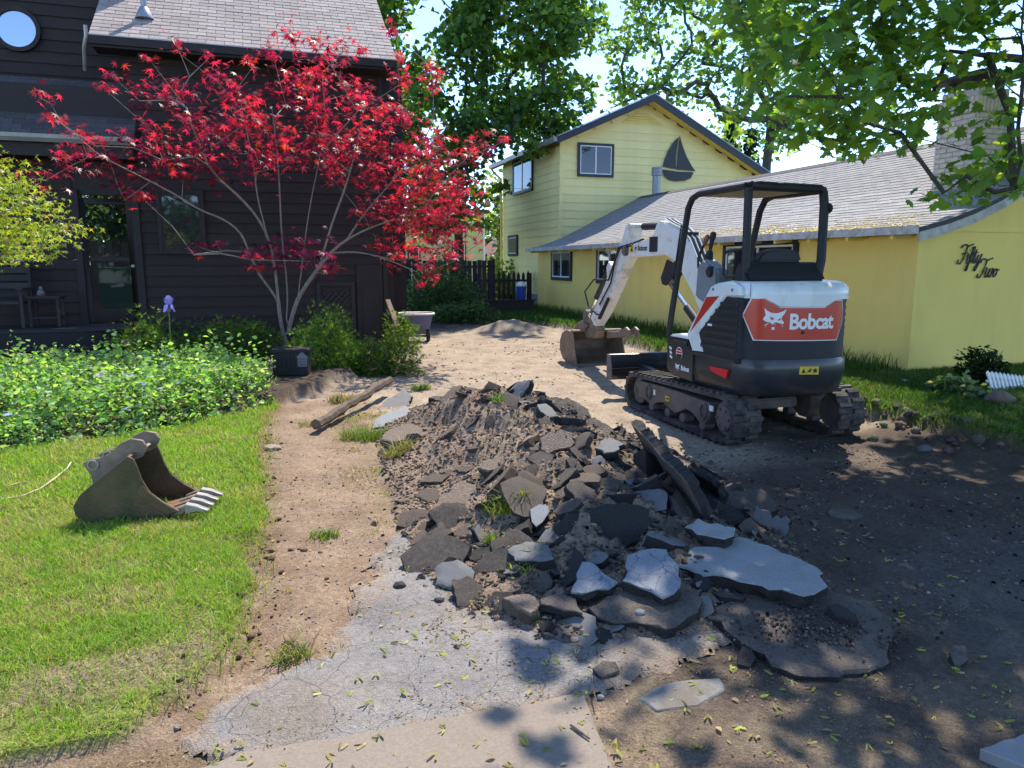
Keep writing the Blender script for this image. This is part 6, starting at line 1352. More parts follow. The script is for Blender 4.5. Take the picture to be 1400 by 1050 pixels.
edge_slab('low slab on edge with a sunlit rim at the right foot of the heap', (1028, 715), (1075, 735), .14, .06, -.5, T1, .04)
# the rest: chunks of all sizes over the heap
vm = []
for q in range(30):
    k = random.choice((5, 6, 6, 7)); ph = random.uniform(0, 6.28); el = random.uniform(.6, 1); 
    poly = [(math.cos(ph+2*math.pi*i/k+random.uniform(-.28, .28))*random.uniform(.75, 1.1), math.sin(ph+2*math.pi*i/k+random.uniform(-.28, .28))*random.uniform(.75, 1.1)*el) for i in range(k)]
    me = chunk_mesh('asphalt_chunk', poly, random.uniform(.26, .6), (T3, T2, T4, T1, T3, T2)[q % 6], .055, .24)
    for v_ in me.vertices: v_.co += Vector((random.uniform(-1, 1), random.uniform(-1, 1), random.uniform(-1, 1)))*.022
    vm.append(me)
def put_chunk(a, b, r, me, zoff, tl):
    e = .05; nx_ = -(htop(a+e, b)-htop(a-e, b))/(2*e); ny_ = -(htop(a, b+e)-htop(a, b-e))/(2*e)
    N = Vector((nx_+random.gauss(0, tl), ny_+random.gauss(0, tl), 1)).normalized(); X = N.cross(Vector((random.uniform(-1, 1), random.uniform(-1, 1), .1))).normalized(); Y = N.cross(X)
    c = Vector((a, b, htop(a, b)+zoff)); m4 = Matrix(((X.x*r, Y.x*r, N.x*r, c.x), (X.y*r, Y.y*r, N.y*r, c.y), (X.z*r, Y.z*r, N.z*r, c.z), (0, 0, 0, 1))); return Matrix.Rotation(TH, 4, 'Z') @ m4
cand = []
while len(cand) < 2600:
    a, b = random.uniform(.5, 3.5), random.uniform(2.7, 8.2); m_ = float(mound(np.array(a), np.array(b)))
    if m_ < .02 and random.random() < .96: continue
    dens = np.interp(a + (5.2-b)*.25, [.8, 1.6, 2.2, 2.8], [.06, .10, .75, 1]); dens = max(dens, np.interp(b, [3.6, 4.8], [1, 0]))
    if random.random() > dens: continue
    r__ = min(.2, .02/(random.random()**.62+.03)) if random.random() < .7 else random.uniform(.06, .15)
    cand.append((a, b, r__ if m_ > .03 else min(r__, .035)))
cand.sort(key=lambda q: -q[2]); cnt = 0; rest = MB(); taken = []
for (a, b, r) in cand:
    wpt = W(a, b, htop(a, b)); zc_ = wpt.y*CP-(wpt.z-HC)*SP; px = np.array([700+1000*wpt.x/zc_, 525-1000*(wpt.y*SP+(wpt.z-HC)*CP)/zc_])
    rp_ = 380*r/zc_
    if r > .035 and any(inpoly(px+np.array(dq)*rp_, n_) for n_ in NAMED for dq in ((0, 0), (1, 0), (-1, 0), (0, .7), (0, -.7))): continue
    if r > .06 and any((a-x)**2+(b-y)**2 < (.5*(r+q))**2 for x, y, q in taken): continue
    dusty = (a < 1.95 + (fbm(np.array(a*2), np.array(b*2), 97)-.5)*1.2) and b > 3.9
    ids = [i for i in range(30) if (i % 6 in (0, 4, 1 if random.random() < .3 else 0)) == bool(dusty)] or list(range(30)); me = vm[random.choice(ids)]
    mw = put_chunk(a, b, r, me, r*random.uniform(-.05, .30), .35 if r > .06 else .8)
    if r > .06: taken.append((a, b, r))
    if cnt < 262:
        o = link('asphalt_chunk', me); o.matrix_world = mw; big_ = 'large' if r > .11 else 'middling' if r > .075 else 'small'
        zone = 'front foot of the heap by the cracked asphalt' if b < 3.9 else ('left foot of the heap beside the dirt path' if a < 1.45 else 'right foot of the heap towards the excavator' if a > 2.7 else 'crest of the heap' if b < 6.2 else 'far end of the heap towards the gravel')
        tag(o, f"{big_} {'soil covered' if dusty else 'dark bare'} asphalt chunk at the {zone}", 'asphalt chunk', f"{big_} {'soil covered' if dusty else 'dark'} chunks, {zone}"); cnt += 1
    else: rest.add([mw @ v.co for v in me.vertices], [tuple(p.vertices) for p in me.polygons])
tag(rest.build('rubble', M['asph_mid'], flat=True), kind='stuff')
# clods, crumbs and pebbles scattered over bare ground, heap and asphalt
ico = bmesh.new(); bmesh.ops.create_icosphere(ico, subdivisions=1, radius=1); iv = np.array([v.co[:] for v in ico.verts]); fi = np.array([[v.index for v in f.verts] for f in ico.faces]); ico.free()
def crumbs(name, ab, r, col, sink=.35, flat_=.7, zf=htop):
    n = len(ab); z = np.maximum(hz(ab[:, 0], ab[:, 1]), hm(ab[:, 0], ab[:, 1])); c = np.stack([ab[:, 0]*CT-ab[:, 1]*ST, ab[:, 0]*ST+ab[:, 1]*CT, z+r*(1-sink)*flat_*.6], -1)
    V = iv[None]*(1+RNG.uniform(-.5, .5, (n, len(iv), 1)))*(r[:, None, None]*np.stack([RNG.uniform(.7, 1.3, n), RNG.uniform(.7, 1.3, n), np.full(n, flat_)], -1)[:, None]); V = V + c[:, None]
    F = (fi[None]+(np.arange(n)*len(iv))[:, None, None]).reshape(-1, 3); return tag(bulk(name, V.reshape(-1, 3), F, M['ground'], col=np.repeat(col, len(iv), 0)), kind='stuff')
def onmound(a, b): return (mound(a, b) > .02)*1.
p = scatter(18000, .5, 3.5, 2.6, 8.3, onmound); crumbs('soil_crumbs', p, .005+.014*RNG.random(len(p))**3, gcol(len(p), (.15, .11, .083), .35))
def bare(a, b): w_ = weights(a, b); return (1-w_[0])*(1-w_[3])*(1-w_[1])*(1-w_[4])*(b > 2.45)
p = scatter(22000, -.5, 5, 2.0, 5.8, lambda a, b: bare(a, b)*np.where(a > .9, 1, .25)*(fbm(a*3, b*3, 66) > .38)); crumbs('pebbles', p, .002+.011*RNG.random(len(p))**5, gcol(len(p), (.15, .125, .105), .55), .4, .6)
p = scatter(7000, .5, 6.5, 5.5, 15, lambda a, b: bare(a, b)*smooth(.42, .62, fbm(a*2, b*2, 64))); crumbs('pebbles', p, .004+.020*RNG.random(len(p))**6, gcol(len(p), (.27, .215, .17), .3), .4, .6)
p = scatter(900, 5.3, 6.6, 3.5, 9, lambda a, b: np.exp(-((a-rl_edge(b)+.05)/.25)**2)); crumbs('edge_clods', p, .012+.05*RNG.random(len(p))**3, gcol(len(p), (.12, .095, .08), .3), .3, .8)
p = scatter(1500, -.9, .9, 2.4, 8, lambda a, b: np.exp(-((a-lawn_edge(b)-.05)/.14)**2)); crumbs('edge_clods', p, .005+.018*RNG.random(len(p))**3, gcol(len(p), (.13, .085, .055), .3), .3, .8)
gx_ = RNG.normal(-.03, .17, 900); gy_ = RNG.normal(.02, .085, 900); rr_g = .002+.009*RNG.random(900)**4; V = iv[None]*(1+RNG.uniform(-.5, .5, (900, len(iv), 1)))*rr_g[:, None, None]; V = V + np.array([tuple(BIG.matrix_world @ Vector((x, y, .006))) for x, y in zip(gx_, gy_)])[:, None]
tag(bulk('slab_grit', V.reshape(-1, 3), (fi[None]+(np.arange(900)*len(iv))[:, None, None]).reshape(-1, 3), M['ground'], col=np.repeat(gcol(900, (.10, .08, .068), .4), len(iv), 0)), kind='stuff')
# ---- fallen leaves and winged maple seeds
def litter(name, ab, size, col, tm_, up=.85):
    z = np.maximum(hz(ab[:, 0], ab[:, 1]), hm(ab[:, 0], ab[:, 1]))+.006; z = np.where((ab[:, 0] < 1.12) & (ab[:, 1] < 2.46), np.maximum(z, .029), z); z = np.where(inpoly(ab, [tuple(q) for q in apoly]), np.maximum(z, .020), z); P_ = np.stack([ab[:, 0]*CT-ab[:, 1]*ST, ab[:, 0]*ST+ab[:, 1]*CT, z], -1); leaves(name, P_, size, col, tm_, 'leaf_lime', None, up=up, droop=0, kind='stuff')
samara = (np.array([(0, 0, .1), (.1, .5, .15), (.28, .95, .1), (.42, .8, .05), (.22, .2, .0), (-.1, .5, .15), (-.28, .95, .1), (-.42, .8, .05), (-.22, .2, 0)], float), [(0, 1, 4), (1, 2, 3), (1, 3, 4), (0, 8, 5), (5, 8, 7), (5, 7, 6)])
p = scatter(620, -.4, 3.4, 1.6, 4.2, lambda a, b: (mound(a, b) < .15)*smooth(4.2, 2.4, b)*(fbm(a*2.5, b*2.5, 68) > .36)); litter('maple_seeds', p, RNG.uniform(.022, .046, len(p)), lcol(len(p), (.34, .38, .07), .25, (.40, .33, .14), .25), samara)
p = scatter(300, -.6, 3.4, 1.7, 4.6, lambda a, b: .7+0*a); litter('fallen_leaves', p, RNG.uniform(.015, .042, len(p)), lcol(len(p), (.40, .31, .18), .2, (.33, .37, .10), .3), tmpl_oval(.25))
p = scatter(9000, -1.0, 3.4, 1.6, 3.2, lambda a, b: smooth(2.75, 2.45, b)*smooth(.4, .62, fbm(a*4, b*4, 77))*((a > .95) | (b > 2.36)) + np.exp(-((b-2.47)/.05)**2)*(a < 1.1)); litter('leaf_crumbs', p, RNG.uniform(.005, .014, len(p)), lcol(len(p), (.24, .17, .095), .3, (.36, .30, .14), .3), tmpl_oval(.3), .7)
p = scatter(7000, -.2, 1.4, 2.6, 8.4, lambda a, b: smooth(.44, .6, fbm(a*5, b*5, 78))*(.25+np.exp(-((a-.85)/.35)**2)+np.exp(-((a-lawn_edge(b))/.12)**2))); litter('dry_leaf_crumbs', p, RNG.uniform(.008, .026, len(p)), lcol(len(p), (.27, .17, .10), .3, (.34, .27, .13), .3), tmpl_oval(.3), .6)
# yellow flower litter on the garage roof near its eave
n_ = 2600; bb = RNG.uniform(7.5, 17, n_); sa = RNG.random(n_)**1.8*.8; aa = 7.9+sa; zz_ = np.interp(aa, [p_[0] for p_ in PROF], [p_[1] for p_ in PROF])+.022
P = np.stack([aa*CT-bb*ST, aa*ST+bb*CT, zz_], -1)[RNG.random(n_) < smooth(.3, .6, fbm(bb*1.2, sa*3, 79))]; leaves('roof_litter', P, RNG.uniform(.02, .05, len(P)), lcol(len(P), (.46, .38, .12), .2, (.38, .27, .15), .3), tmpl_oval(.4), 'leaf_lime', None, up=.85, droop=0, kind='stuff')

# ---- tufts of weeds
def tuft(label, px, r, n, h, col=(.12, .22, .03), dry=.1):
    p0 = hit(*px); a0, b0 = AB(p0.x, p0.y); t = RNG.uniform(0, 6.28, n); q = r*RNG.random(n)**.6; ab = np.stack([a0+q*np.cos(t), b0+q*np.sin(t)*.8], -1)
    T_ = thing('grass_tuft', label, 'grass tuft', (0, 0, 0), 0)
    blades('blades', ab, RNG.uniform(.4, 1, n)*h, lawncol(ab, col, (.33, .26, .12), dry), RNG.uniform(.002, .0045, n), 'grass', 1.1, kind=None, parent=T_, zf=lambda a, b: np.maximum(hz(a, b), hm(a, b)))
tuft('bright grass tuft below the timber at the heap edge', (497, 600), .20, 420, .16)
tuft('yellow green grass clump on the heap left of the white fragment', (695, 690), .15, 420, .09, (.16, .22, .02))
tuft('grass sprig on the lower left of the path by the asphalt', (400, 905), .08, 120, .11, (.11, .20, .04))
tuft('small green sprig among shards at the heap front', (672, 742), .05, 60, .08)
tuft('green sprigs at the heap front below the upright shard', (722, 772), .09, 110, .07)
tuft('long thin straw grass left of the heap', (545, 620), .14, 260, .14, (.20, .24, .10), .5)
tuft('grass clump behind the grey slab by the timber', (575, 533), .14, 240, .12)
tuft('olive weeds on the soil left of the timber', (468, 550), .18, 240, .15, (.09, .12, .04), .4)
tuft('small weed on the path beside the lawn edge', (430, 582), .16, 180, .06, (.12, .18, .03), .5)
tuft('green weed on the crest of the heap', (682, 550), .05, 40, .11)
tuft('green sprig at the bottom of the dirt path', (445, 735), .09, 130, .07)

# ================================================================== THINGS LYING AND STANDING ABOUT
# spare bucket on the lawn
SBk = thing('excavator_bucket', 'rusty toothed excavator bucket lying on the lawn', 'excavator bucket', on_ground(208, 697, .055), R(6))
SBk.location = on_ground(207, 698, .06); SBk.scale = (.84, .84, .84)
M['rust_d'] = mat('dark rusty bucket plate', (.082, .068, .034), .55, .3, 7, metal=.3, dirt=(.13, .07, .04), dscale=4, damt=.8, bump=.25); M['rust_i'] = mat('rust brown bucket inside', (.20, .09, .055), .75, .3, 8, dirt=(.12, .07, .05), dscale=5, damt=.7, bump=.3); M['worn'] = mat('bare worn steel', (.34, .32, .30), .4, .15, 10, metal=.5)
prof = [(-.10, .62-.16), (-.20, .395), (-.30, .315), (-.40, .22), (-.465, .13), (-.455, .06), (-.38, .005), (-.25, -.01), (.0, -.005), (.20, .02), (.30, .05)]
shell_o = [(.0, .52)] + prof[1:]
HWb = .23
side = [(-.055, .515), (-.18, .41), (-.30, .315), (-.41, .225), (-.47, .13), (-.46, .06), (-.38, .003), (-.25, -.012), (.0, -.006), (.20, .02), (.30, .06), (.20, .13), (.08, .21), (-.02, .30), (-.035, .40), (-.02, .47)]
side = [(x+.0, z) for x, z in [(-.045, .50), (-.16, .405), (-.28, .315), (-.40, .215), (-.455, .13), (-.445, .06), (-.38, .003), (-.25, -.012), (.0, -.006), (.20, .025), (.29, .07), (.18, .14), (.09, .22), (.04, .32), (.02, .40), (-.005, .475)]]
for sgn in (-1, 1):
    q = MB(); q.prism(side, sgn*HWb-.011, sgn*HWb+.011, 'y'); q.build('side_plate', M['rust_d'], SBk, bevel=.004, seg=1)
    q = MB(); q.prism([(.03, .30), (.10, .21), (.19, .135), (.29, .07), (.20, .045), (.09, .12), (.0, .22)], sgn*HWb-.022 if sgn < 0 else sgn*HWb+.012, sgn*HWb-.012 if sgn < 0 else sgn*HWb+.022, 'y'); q.build('side_cutter', M['rust_d'], SBk, bevel=.003, seg=1)
curve = [(-.045, .50), (-.16, .405), (-.28, .315), (-.40, .215), (-.455, .13), (-.445, .06), (-.38, .003), (-.25, -.012), (.0, -.006), (.20, .025), (.29, .06)]
inn = thick(curve, .018)
q = MB(); q.prism(curve+inn[::-1], -HWb+.012, HWb-.012, 'y'); q.build('shell', M['rust_i'], SBk, bevel=.003, seg=1)
for y in (-.10, .16):
    q = MB(); q.prism([(.01, .46), (.05, .53), (.02, .585), (-.06, .60), (-.14, .565), (-.22, .49), (-.30, .455), (-.36, .45), (-.42, .42), (-.40, .38), (-.37, .33), (-.36, .25), (-.16, .39)], y-.012, y+.012, 'y'); e_ = q.build('ear', M['rust'], SBk, bevel=.004, seg=1)
    q = MB(); q.tube([(-.345, y, .405), (-.345, y, .405+1e-4)], .04, 14); 
    r2 = MB(); r2.tube([(-.345+.036*math.cos(t), y-.014, .405+.036*math.sin(t)) for t in np.linspace(0, 6.283, 15)], .009, 6); r2.build('pin_ring', M['worn'], e_)
q = MB(); q.prism([(-.10, .455), (-.02, .515), (.0, .505), (-.08, .44)], -.11, .17, 'y'); q.build('cross_plate', M['rust'], SBk)
for k in range(4):
    y = -.19+k*.127
    q = MB(); q.prism([(.20, .06), (.27, .085), (.33, .105), (.345, .075), (.30, .03), (.22, .018)], y-.03, y+.03, 'y'); t_ = q.build('tooth_adapter', M['rust'], SBk, bevel=.006, seg=1)
    q = MB(); q.add([(.325, y-.034, .112), (.325, y+.034, .112), (.325, y-.034, .035), (.325, y+.034, .035), (.40, y-.028, .095), (.40, y+.028, .095), (.40, y-.028, .05), (.40, y+.028, .05), (.49, y-.026, .058), (.49, y+.026, .058), (.49, y-.026, .046), (.49, y+.026, .046)],
        [(0, 2, 3, 1), (0, 1, 5, 4), (2, 6, 7, 3), (0, 4, 6, 2), (1, 3, 7, 5), (4, 5, 9, 8), (6, 10, 11, 7), (4, 8, 10, 6), (5, 7, 11, 9), (8, 9, 11, 10)]); q.build('tooth', M['worn'], SBk, bevel=.004, seg=1)
# rope
q = MB(); q.tube([on_ground(x, y, .075) for x, y in [(-60, 690), (0, 683), (30, 678), (55, 668), (75, 654), (92, 640), (97, 632)]], .006, 6); tag(q.build('rope', mat('straw rope', (.55, .47, .33), .9)), 'thin straw coloured rope curving over the lawn', 'rope')
q = MB(); q.tube([on_ground(x, y, .075) for x, y in [(10, 665), (25, 661), (42, 658)]], [.004, .008, .003], 6); tag(q.build('dry_stalk', mat('dry stalk', (.50, .36, .24), .9)), 'short dry brown stalk lying on the lawn above the rope', 'stalk')
# timber
a = hit(432, 592)+Vector((0, 0, .08)); b = hit(534, 540)+Vector((0, 0, .20)); q = MB(); k = 14
pts = [a.lerp(b, i/k)+Vector((random.uniform(-.008, .008), 0, random.uniform(-.008, .008))) for i in range(k+1)]; q.tube(pts, [.05+random.uniform(-.006, .006) for _ in pts], 7)
tag(q.build('timber', M['timber'], deg=20), 'weathered landscape timber pulled up beside the heap', 'timber')
# wheelbarrow
p = ghit(570, 467); a0, b0 = AB(p.x, p.y); WBR = thing('wheelbarrow', 'wheelbarrow with a white rim full of brown mulch', 'wheelbarrow', p, R(12))
M['tray'] = mat('violet grey tray', (.12, .12, .22), .5, .1, 5)
v = []; f = []
rings = [(.36, .30, .60, .0), (.35, .29, .60, .0), (.25, .20, .28, .02), (0, 0, .27, .02)]
n_ = 20
def rr_(t, hw, hd): c, s = math.cos(t), math.sin(t); k = (abs(c)**4+abs(s)**4)**.25; return hw*c/k, hd*s/k
for hw, hd, z, sh in rings:
    for k in range(n_): x, y = rr_(2*math.pi*k/n_, hw, hd); v.append((x+sh, y, z + (.05 if z > .5 and y > 0 else 0)*0))
for r__ in range(3):
    for k in range(n_): f.append((r__*n_+k, r__*n_+(k+1) % n_, (r__+1)*n_+(k+1) % n_, (r__+1)*n_+k))
q = MB(); q.add(v[:3*n_], [x for x in f if max(x) < 3*n_]+[tuple(range(2*n_, 3*n_))]); q.build('tray', M['tray'], WBR)
q = MB(); q.tube([(*rr_(2*math.pi*k/n_, .37, .31), .605) for k in range(n_+1)], .02, 8); q.build('rim', M['white'], WBR)
q = MB(); v = [(0, 0, .63)]+[(*rr_(2*math.pi*k/n_, .33, .27), .585+random.uniform(-.02, .02)) for k in range(n_)]; q.add(v, [(0, 1+k, 1+(k+1) % n_) for k in range(n_)]); q.build('mulch', mat('brown mulch', (.20, .105, .07), .95, .4, 25, bump=.8, bscale=50), WBR)
for x in (-.22, .24):
    q = MB(); q.disc((x, -.05, .13), .13, .07, 'x', 18); q.build('wheel', M['track'], WBR, bevel=.015)
for sgn in (-1, 1):
    q = MB(); q.tube([(.24*sgn, -.1, .13), (.22*sgn, .0, .30), (.20*sgn, .35, .5), (.2*sgn, .75, .55)], .018, 7); q.build('handle', M['matte'], WBR)
q = MB(); q.tube([(-.24, -.05, .13), (.24, -.05, .13)], .015, 7); q.bar((.24, -.2, .12), (.24, .2, .12), .05, .06); q.build('axle', M['matte'], WBR)
# black utility crate in the bed
p = ghit(400, 511); CR = thing('plastic_crate', 'black ribbed plastic crate standing in the bed under the maple', 'crate', p, R(8)); q = MB(); w_, d_, h_ = .225, .17, .33
q.box(-w_, w_, -d_, d_, 0, h_-.02); q.build('body', M['matte'], CR, bevel=.015)
q = MB(); q.box(-w_-.02, w_+.02, -d_-.02, d_+.02, h_-.02, h_+.02); q.build('lid_rim', M['matte'], CR, bevel=.01)
for k in range(5): q = MB(); q.box(-w_+.03+k*.055, -w_+.055+k*.055, -d_-.014, -d_+.001, .05, h_-.06); q.build('rib', M['matte'], CR)
q = MB(); q.prism([(.10, .12), (.22, .12), (.22, .24), (.24, .24), (.16, .32), (.08, .24), (.10, .24)], -d_-.006, -d_-.002, 'y'); q.build('white_print', M['grey'], CR, flat=True)
for k in range(3): q = MB(); q.box(.115, .205, -d_-.009, -d_-.0065, .14+k*.035, .155+k*.035); q.build('white_print', M['conc_g'], CR, flat=True)
RB_ = link('garden_bench', MB().box(-.5, .5, -.2, .2, -.05, 0).mesh('garden_bench', mat('red brown bench', (.16, .06, .045), .7), .01)); RB_.location = at(-30, 480, 10.6); tag(RB_, 'corner of a red brown bench at the left edge by the porch', 'bench')
q = MB(); q.bar(at(530, 410, 14.3), at(543, 446, 13.9), .09, .03); tag(q.build('plank', mat('bare plank', (.26, .17, .12), .85)), 'bare brown plank leaning at the right corner of the brown house', 'plank')
# porch furniture
PC = thing('porch_chair', 'dark slatted wooden chair on the porch at the left edge', 'chair', W(-4.18, 13.95, .62))
for k in range(5): q = MB(); q.box(-.32, .30, .24-.05*0+k*.03, .27+k*.03, .48+k*.13, .58+k*.13); q.build('back_slat', M['deck'], PC, bevel=.004, seg=1)
q = MB(); q.box(-.32, .30, -.3, .28, .38, .42); q.build('seat', M['deck'], PC, bevel=.005, seg=1)
for x in (-.34, .30):
    for y in (-.28, .26): q = MB(); q.box(x, x+.05, y, y+.05, 0, .62 if y < 0 else 1.05); q.build('leg', M['deck'], PC, flat=True)
    q = MB(); q.box(x-.02, x+.07, -.32, .3, .60, .64); q.build('armrest', M['deck'], PC, bevel=.005, seg=1)
PT = thing('side_table', 'small dark side table beside the porch chair', 'table', W(-3.58, 13.95, .62))
q = MB(); q.box(-.24, .26, -.22, .22, .46, .50); q.build('top', M['deck'], PT, bevel=.005, seg=1)
for x in (-.21, .19):
    for y in (-.18, .14): q = MB(); q.box(x, x+.04, y, y+.04, 0, .46); q.build('leg', M['deck'], PT, flat=True)
q = MB(); q.box(-.2, .22, -.18, .18, .14, .165); q.build('shelf', M['deck'], PT, flat=True)
CPp = thing('ornament', 'small pale ornament sitting on the porch side table', 'ornament', W(-3.62, 13.9, 1.12)); q = MB(); q.lathe([(.05, 0), (.065, .03), (.05, .08), (.03, .10)], n=12); q.build('body', M['conc_g'], CPp)
q = MB(); q.lathe([(.02, .09), (.035, .12), (.02, .15), (.004, .16)], n=10); q.build('knob', M['conc_g'], CPp)
BN = thing('wheelie_bin', 'green wheelie bin seen through the porch door', 'bin', W(-2.92, 16.6, .55)); v = []
q = MB(); q.prism([(-.26, .0), (.26, .0), (.33, .95), (-.33, .95)], -.3, .3, 'y'); M['bin'] = mat('green bin plastic', (.045, .16, .13), .5, .1, 5); q.build('body', M['bin'], BN, bevel=.02)
q = MB(); q.box(-.36, .36, -.36, .34, .95, 1.02); q.build('lid', M['bin'], BN, bevel=.02)
q = MB(); q.prism([(-.12, .66), (-.02, .68), (.08, .72), (.14, .68), (.1, .64), (-.1, .63)], -.31, -.302, 'y'); q.build('white_print', M['paper'], BN, flat=True)
for x in (-.25, .25): q = MB(); q.disc((x, .28, .1), .1, .06, 'x', 14); q.build('wheel', M['matte'], BN, bevel=.01)
M['fence_w'] = obj_random(mat('weathered fence board', (.20, .155, .125), .9, .25, 8, stretch=(6, 6, .6), bump=.4), .25); M['fence_d'] = obj_random(mat('dark fence board', (.045, .036, .034), .9, .25, 8, stretch=(6, 6, .6), bump=.4), .3)
def board_fence(name, label, a0, a1, b0_, z0, z1, bw, gap, mt, pick=0, zt=None, cat='fence'):
    F_ = thing(name, label, cat, W(a0, b0_, 0)); n_ = int((a1-a0)/(bw+gap)); q = MB()
    pr_ = [(0, z0), (bw, z0), (bw, z1), (bw*.5, z1+pick), (0, z1)] if pick else [(0, z0), (bw, z0), (bw, z1), (0, z1)]
    q.prism(pr_, -.011, .011, 'y'); me = q.mesh('picket' if pick else 'board', M[mt], flat=True)
    for k in range(n_): o = link('picket' if pick else 'board', me, F_); o.location = (k*(bw+gap), random.uniform(-.004, .004), random.uniform(-.03, .03)); o.rotation_euler = (0, random.uniform(-.01, .01), 0)
    for z in (z0+.2, z1-.25): q = MB(); q.box(-.05, a1-a0, .015, .055, z, z+.08); q.build('rail', M[mt], F_, flat=True)
    for s in (0, a1-a0-.05): q = MB(); q.box(s-.05, s+.05, .03, .13, 0, z1+.05); q.build('post', M[mt], F_, flat=True)
    return F_
for k_, (a_, lb_) in enumerate(((-4.0, 'dark hedge behind the board fence, left half of the door view'), (-2.2, 'dark hedge behind the board fence, right half of the door view'))):
    pq = W(a_, 18.4, 0); shrub('hedge', lb_, (0, 0), 1.3, 3.4, 2600, ((.05, .09, .03), (.10, .16, .05)), .12, tmpl_oval(.4), Y=None, twigs=8) if False else None
    T_ = thing('hedge', lb_, 'hedge', pq, 0); d = RNG.normal(0, 1, (4600, 3)); d /= np.linalg.norm(d, axis=1)[:, None]; d[:, 2] = np.abs(d[:, 2]); Q_ = d*(RNG.random((4600, 1))**.3)*np.array([1.4, .9, 4.8])
    leaves('foliage', Q_, RNG.uniform(.10, .17, 4600), lcol(4600, (.05, .09, .03), .25, (.10, .16, .05), .2), tmpl_oval(.4), 'leaf', T_, up=.35)
    m = MB(); m.tube([(0, 0, -.1), (.1, 0, 1.6), (0, 0, 3.2)], [.06, .05, .01], 6); m.build('stems', M['bark'], T_)
board_fence('board_fence', 'weathered board fence behind the green bin', -3.9, -1.6, 17.4, .4, 2.1, .14, .012, 'fence_w')
# far fence, gate and what stands by them
board_fence('board_fence', 'tall dark board fence overgrown with ivy at the drive end', 4.2, 7.2, 24.0, .0, 1.75, .15, .02, 'fence_d')
board_fence('picket_fence', 'dark picket fence with gaps between fence and yellow house', 6.9, 8.95, 25.2, .05, 1.25, .11, .075, 'fence_d', .12)
PB = thing('planter_box', 'long dark planter box before the picket fence', 'planter', W(6.65, 21.6, .1)); q = MB(); q.box(-1.15, 1.0, -.25, .25, 0, .42); q.build('box', M['fence_d'], PB, bevel=.01)
q = MB(); q.box(-1.2, 1.05, -.3, -.2, .42, .46); q.build('rim', M['fence_d'], PB, flat=True)
BU = thing('bucket', 'blue bucket with a white lid on the planter box', 'bucket', W(7.3, 21.55, .56)); q = MB(); q.lathe([(.13, 0), (.16, .38), (.165, .38), (.165, .40)], n=16); q.build('body', mat('blue plastic', (.02, .07, .38), .4), BU); q = MB(); q.lathe([(.17, .39), (.18, .42), (.15, .46), (.10, .52), (.02, .54)], n=16); q.build('lid', M['white'], BU)
q = MB(); q.tube([W(4.0, 17.62, .06), W(4.5, 17.5, .06), W(5.05, 17.36, .06)], .05, 7); tag(q.build('edging_log', mat('grey edging log', (.33, .29, .25), .9, .2, 10)), 'pale log edging along the far end of the gravel', 'log')
# far pale house and the red roofed one beyond
FH = thing('far_house', 'pale green yellow house far behind the board fence', 'house', W(8.8, 37, 0)); q = MB(); q.box(-9, 1.75, 0, 6, -.2, 4.2); q.build('wall', mat('pale far siding', (.60, .60, .34), .8, .04, 2), FH, flat=True)
q = MB(); q.box(-9.2, 1.95, -.2, 6.2, 4.2, 4.35); q.build('roof', M['shingle_d'], FH, flat=True)
window(FH, (.05, 0, 1.35), (1, 0), (0, -1), .62, 1.35, panes=1); window(FH, (-2.2, 0, 1.65), (1, 0), (0, -1), .5, .8, panes=1)
boards(FH, 'siding_board', mat('pale far board', (.60, .60, .34), .8, .04, 2), (-9, 0), (1, 0), 10.75, .2, 4.15, .28, normal=(0, -1), holes=((9.0, 9.75, 1.2, 2.8), (6.75, 7.35, 1.55, 2.55)))
q = MB(); q.tube([(1.68, -.06, 0), (1.68, -.06, 4.2)], .05, 7); q.build('downspout', M['white'], FH)
SH = thing('red_roof_shed', 'small house with a red gable end in the gap beyond', 'shed', at(690, 372, 52)+Vector((0, 0, -1.5))); q = MB(); q.prism([(-1.2, -.2), (1.6, -.2), (1.6, 2.2), (.2, 3.4), (-1.2, 2.2)], 0, 4, 'y'); q.build('wall', mat('dusty pink wall', (.45, .28, .24), .8), SH, flat=True)
q = MB(); q.prism([(-1.6, 2.0), (.2, 3.55), (2.0, 2.0), (2.0, 2.15), (.2, 3.72), (-1.6, 2.15)], -.2, 4.2, 'y'); q.build('roof', mat('dull red roof', (.22, .10, .085), .8), SH, flat=True)
q = MB(); q.box(-.3, .3, -.03, .0, .9, 1.9); q.build('window', M['glass'], SH, flat=True)
for k, (z0_, z1_) in enumerate(((4.9, 4.7), (4.45, 4.3), (4.0, 3.95))):
    q = MB(); q.tube([W(3, 20.5, z0_), W(6.2, 28, z0_-.25), W(9.0, 30, z1_)], .008, 5); tag(q.build('power_line', M['paper']), ('uppermost', 'middle', 'lowest')[k]+' of the three thin service wires in the gap beside the yellow house', 'wire')
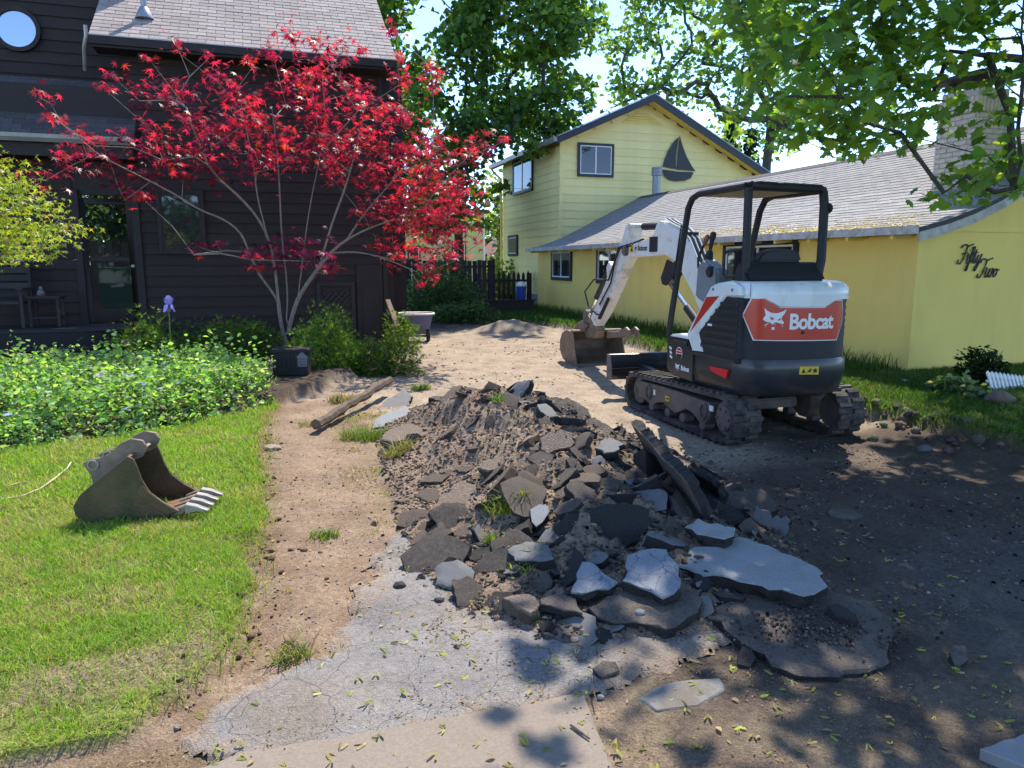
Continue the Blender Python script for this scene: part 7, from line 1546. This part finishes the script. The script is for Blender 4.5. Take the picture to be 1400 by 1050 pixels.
# white picket edging, stone, sprinkled bits at the shaded end wall
PE = thing('picket_edging', 'small white picket edging leaning by the shaded wall', 'edging', on_ground(1356, 535, .20), TH+R(4))
q = MB(); q.prism([(0, 0), (.032, 0), (.032, .15), (.040, .165), (.040, .19), (.016, .22), (-.008, .19), (-.008, .165), (0, .15)], -.008, .008, 'y'); pm = q.mesh('picket', M['white'], flat=True)
PE.rotation_euler = (R(-28), R(8), TH); PE.scale = (1.1, 1.1, 1.15)
for k in range(10): o = link('picket', pm, PE); o.location = (k*.058, 0, 0)
for z in (.03, .10): q = MB(); q.box(-.02, .58, .010, .022, z, z+.025); q.build('rail', M['white'], PE, flat=True)
def stone(label, px, r, sq, col, z=.1):
    me = bpy.data.meshes.new('stone'); bm = bmesh.new(); bmesh.ops.create_icosphere(bm, subdivisions=3, radius=1)
    s = random.random()*20
    for v in bm.verts: n_ = float(fbm(np.array(v.co.x*1.3+s), np.array(v.co.y*1.3+v.co.z*1.7+s), 7)); v.co *= (.75+.55*n_); v.co.x *= r; v.co.y *= r*.8; v.co.z *= r*sq
    bm.to_mesh(me); bm.free(); me.materials.append(mat('stone', col, .85, .2, 6, bump=.4)); sharp(me, 60); o = link('stone', me); h_ = hit(*px); o.location = on_ground(px[0], px[1], max(h_.z + r*sq*.35, z)); return tag(o, label, 'stone')
stone('brown boulder before the white picket edging', (1367, 546), .145, .62, (.15, .11, .09), .14)
stone('pale round stone at the edge of the dirt path', (371, 613), .085, .4, (.28, .22, .17), .0)
stone('grey stone in the crumbled edge of the side lawn', (1264, 614), .065, .6, (.12, .11, .105), .0)
stone('round brown pebble on the cracked asphalt', (648, 833), .014, .9, (.20, .09, .05), .022)
stone('pale blue stone lying on the sunken slab', (875, 838), .026, .6, (.15, .165, .17), .085)
stone('pale stone chip on the ground behind the cracked asphalt', (821, 953), .014, .6, (.30, .28, .26), .0)
stone('black lump on the cracked asphalt left of the heap', (546, 801), .032, .7, (.04, .035, .035), .02)
stone('second black lump on the asphalt before the heap', (600, 822), .026, .8, (.04, .035, .035), .02)
q = MB(); q.tube([on_ground(x, y, .034) for x, y in [(780, 991), (792, 1000), (806, 1010)]], [.004, .005, .003], 6); tag(q.build('twig', M['bark']), 'small dark twig lying on the sidewalk slab', 'twig')
q = MB(); q.tube([on_ground(x, y, .03) for x, y in [(812, 925), (811, 942), (815, 958)]], [.003, .003, .002], 6); tag(q.build('twig', M['timber']), 'thin straw twig below the lone asphalt lump', 'twig')
lf = MB(); 
IR = thing('iris_plant', 'small violet flower at the foot of the yellow wall corner', 'flower', on_ground(1236, 530, .15), 0)
q = MB(); q.tube([(0, 0, 0), (0, 0, .08)], .004, 5); q.build('stalk', M['iris_leaf'], IR)
q = MB()
for k in range(6): t = k*1.047; q.add([(0, 0, .08), (.03*math.cos(t-.4), .03*math.sin(t-.4), .10), (.045*math.cos(t), .045*math.sin(t), .085), (.03*math.cos(t+.4), .03*math.sin(t+.4), .10)], [(0, 1, 2, 3)])
q.build('petals', M['petal'], IR)

tuft('grass blades grown up against the near side of the spare bucket', (190, 702), .42, 500, .075, (.20, .34, .035), .1)
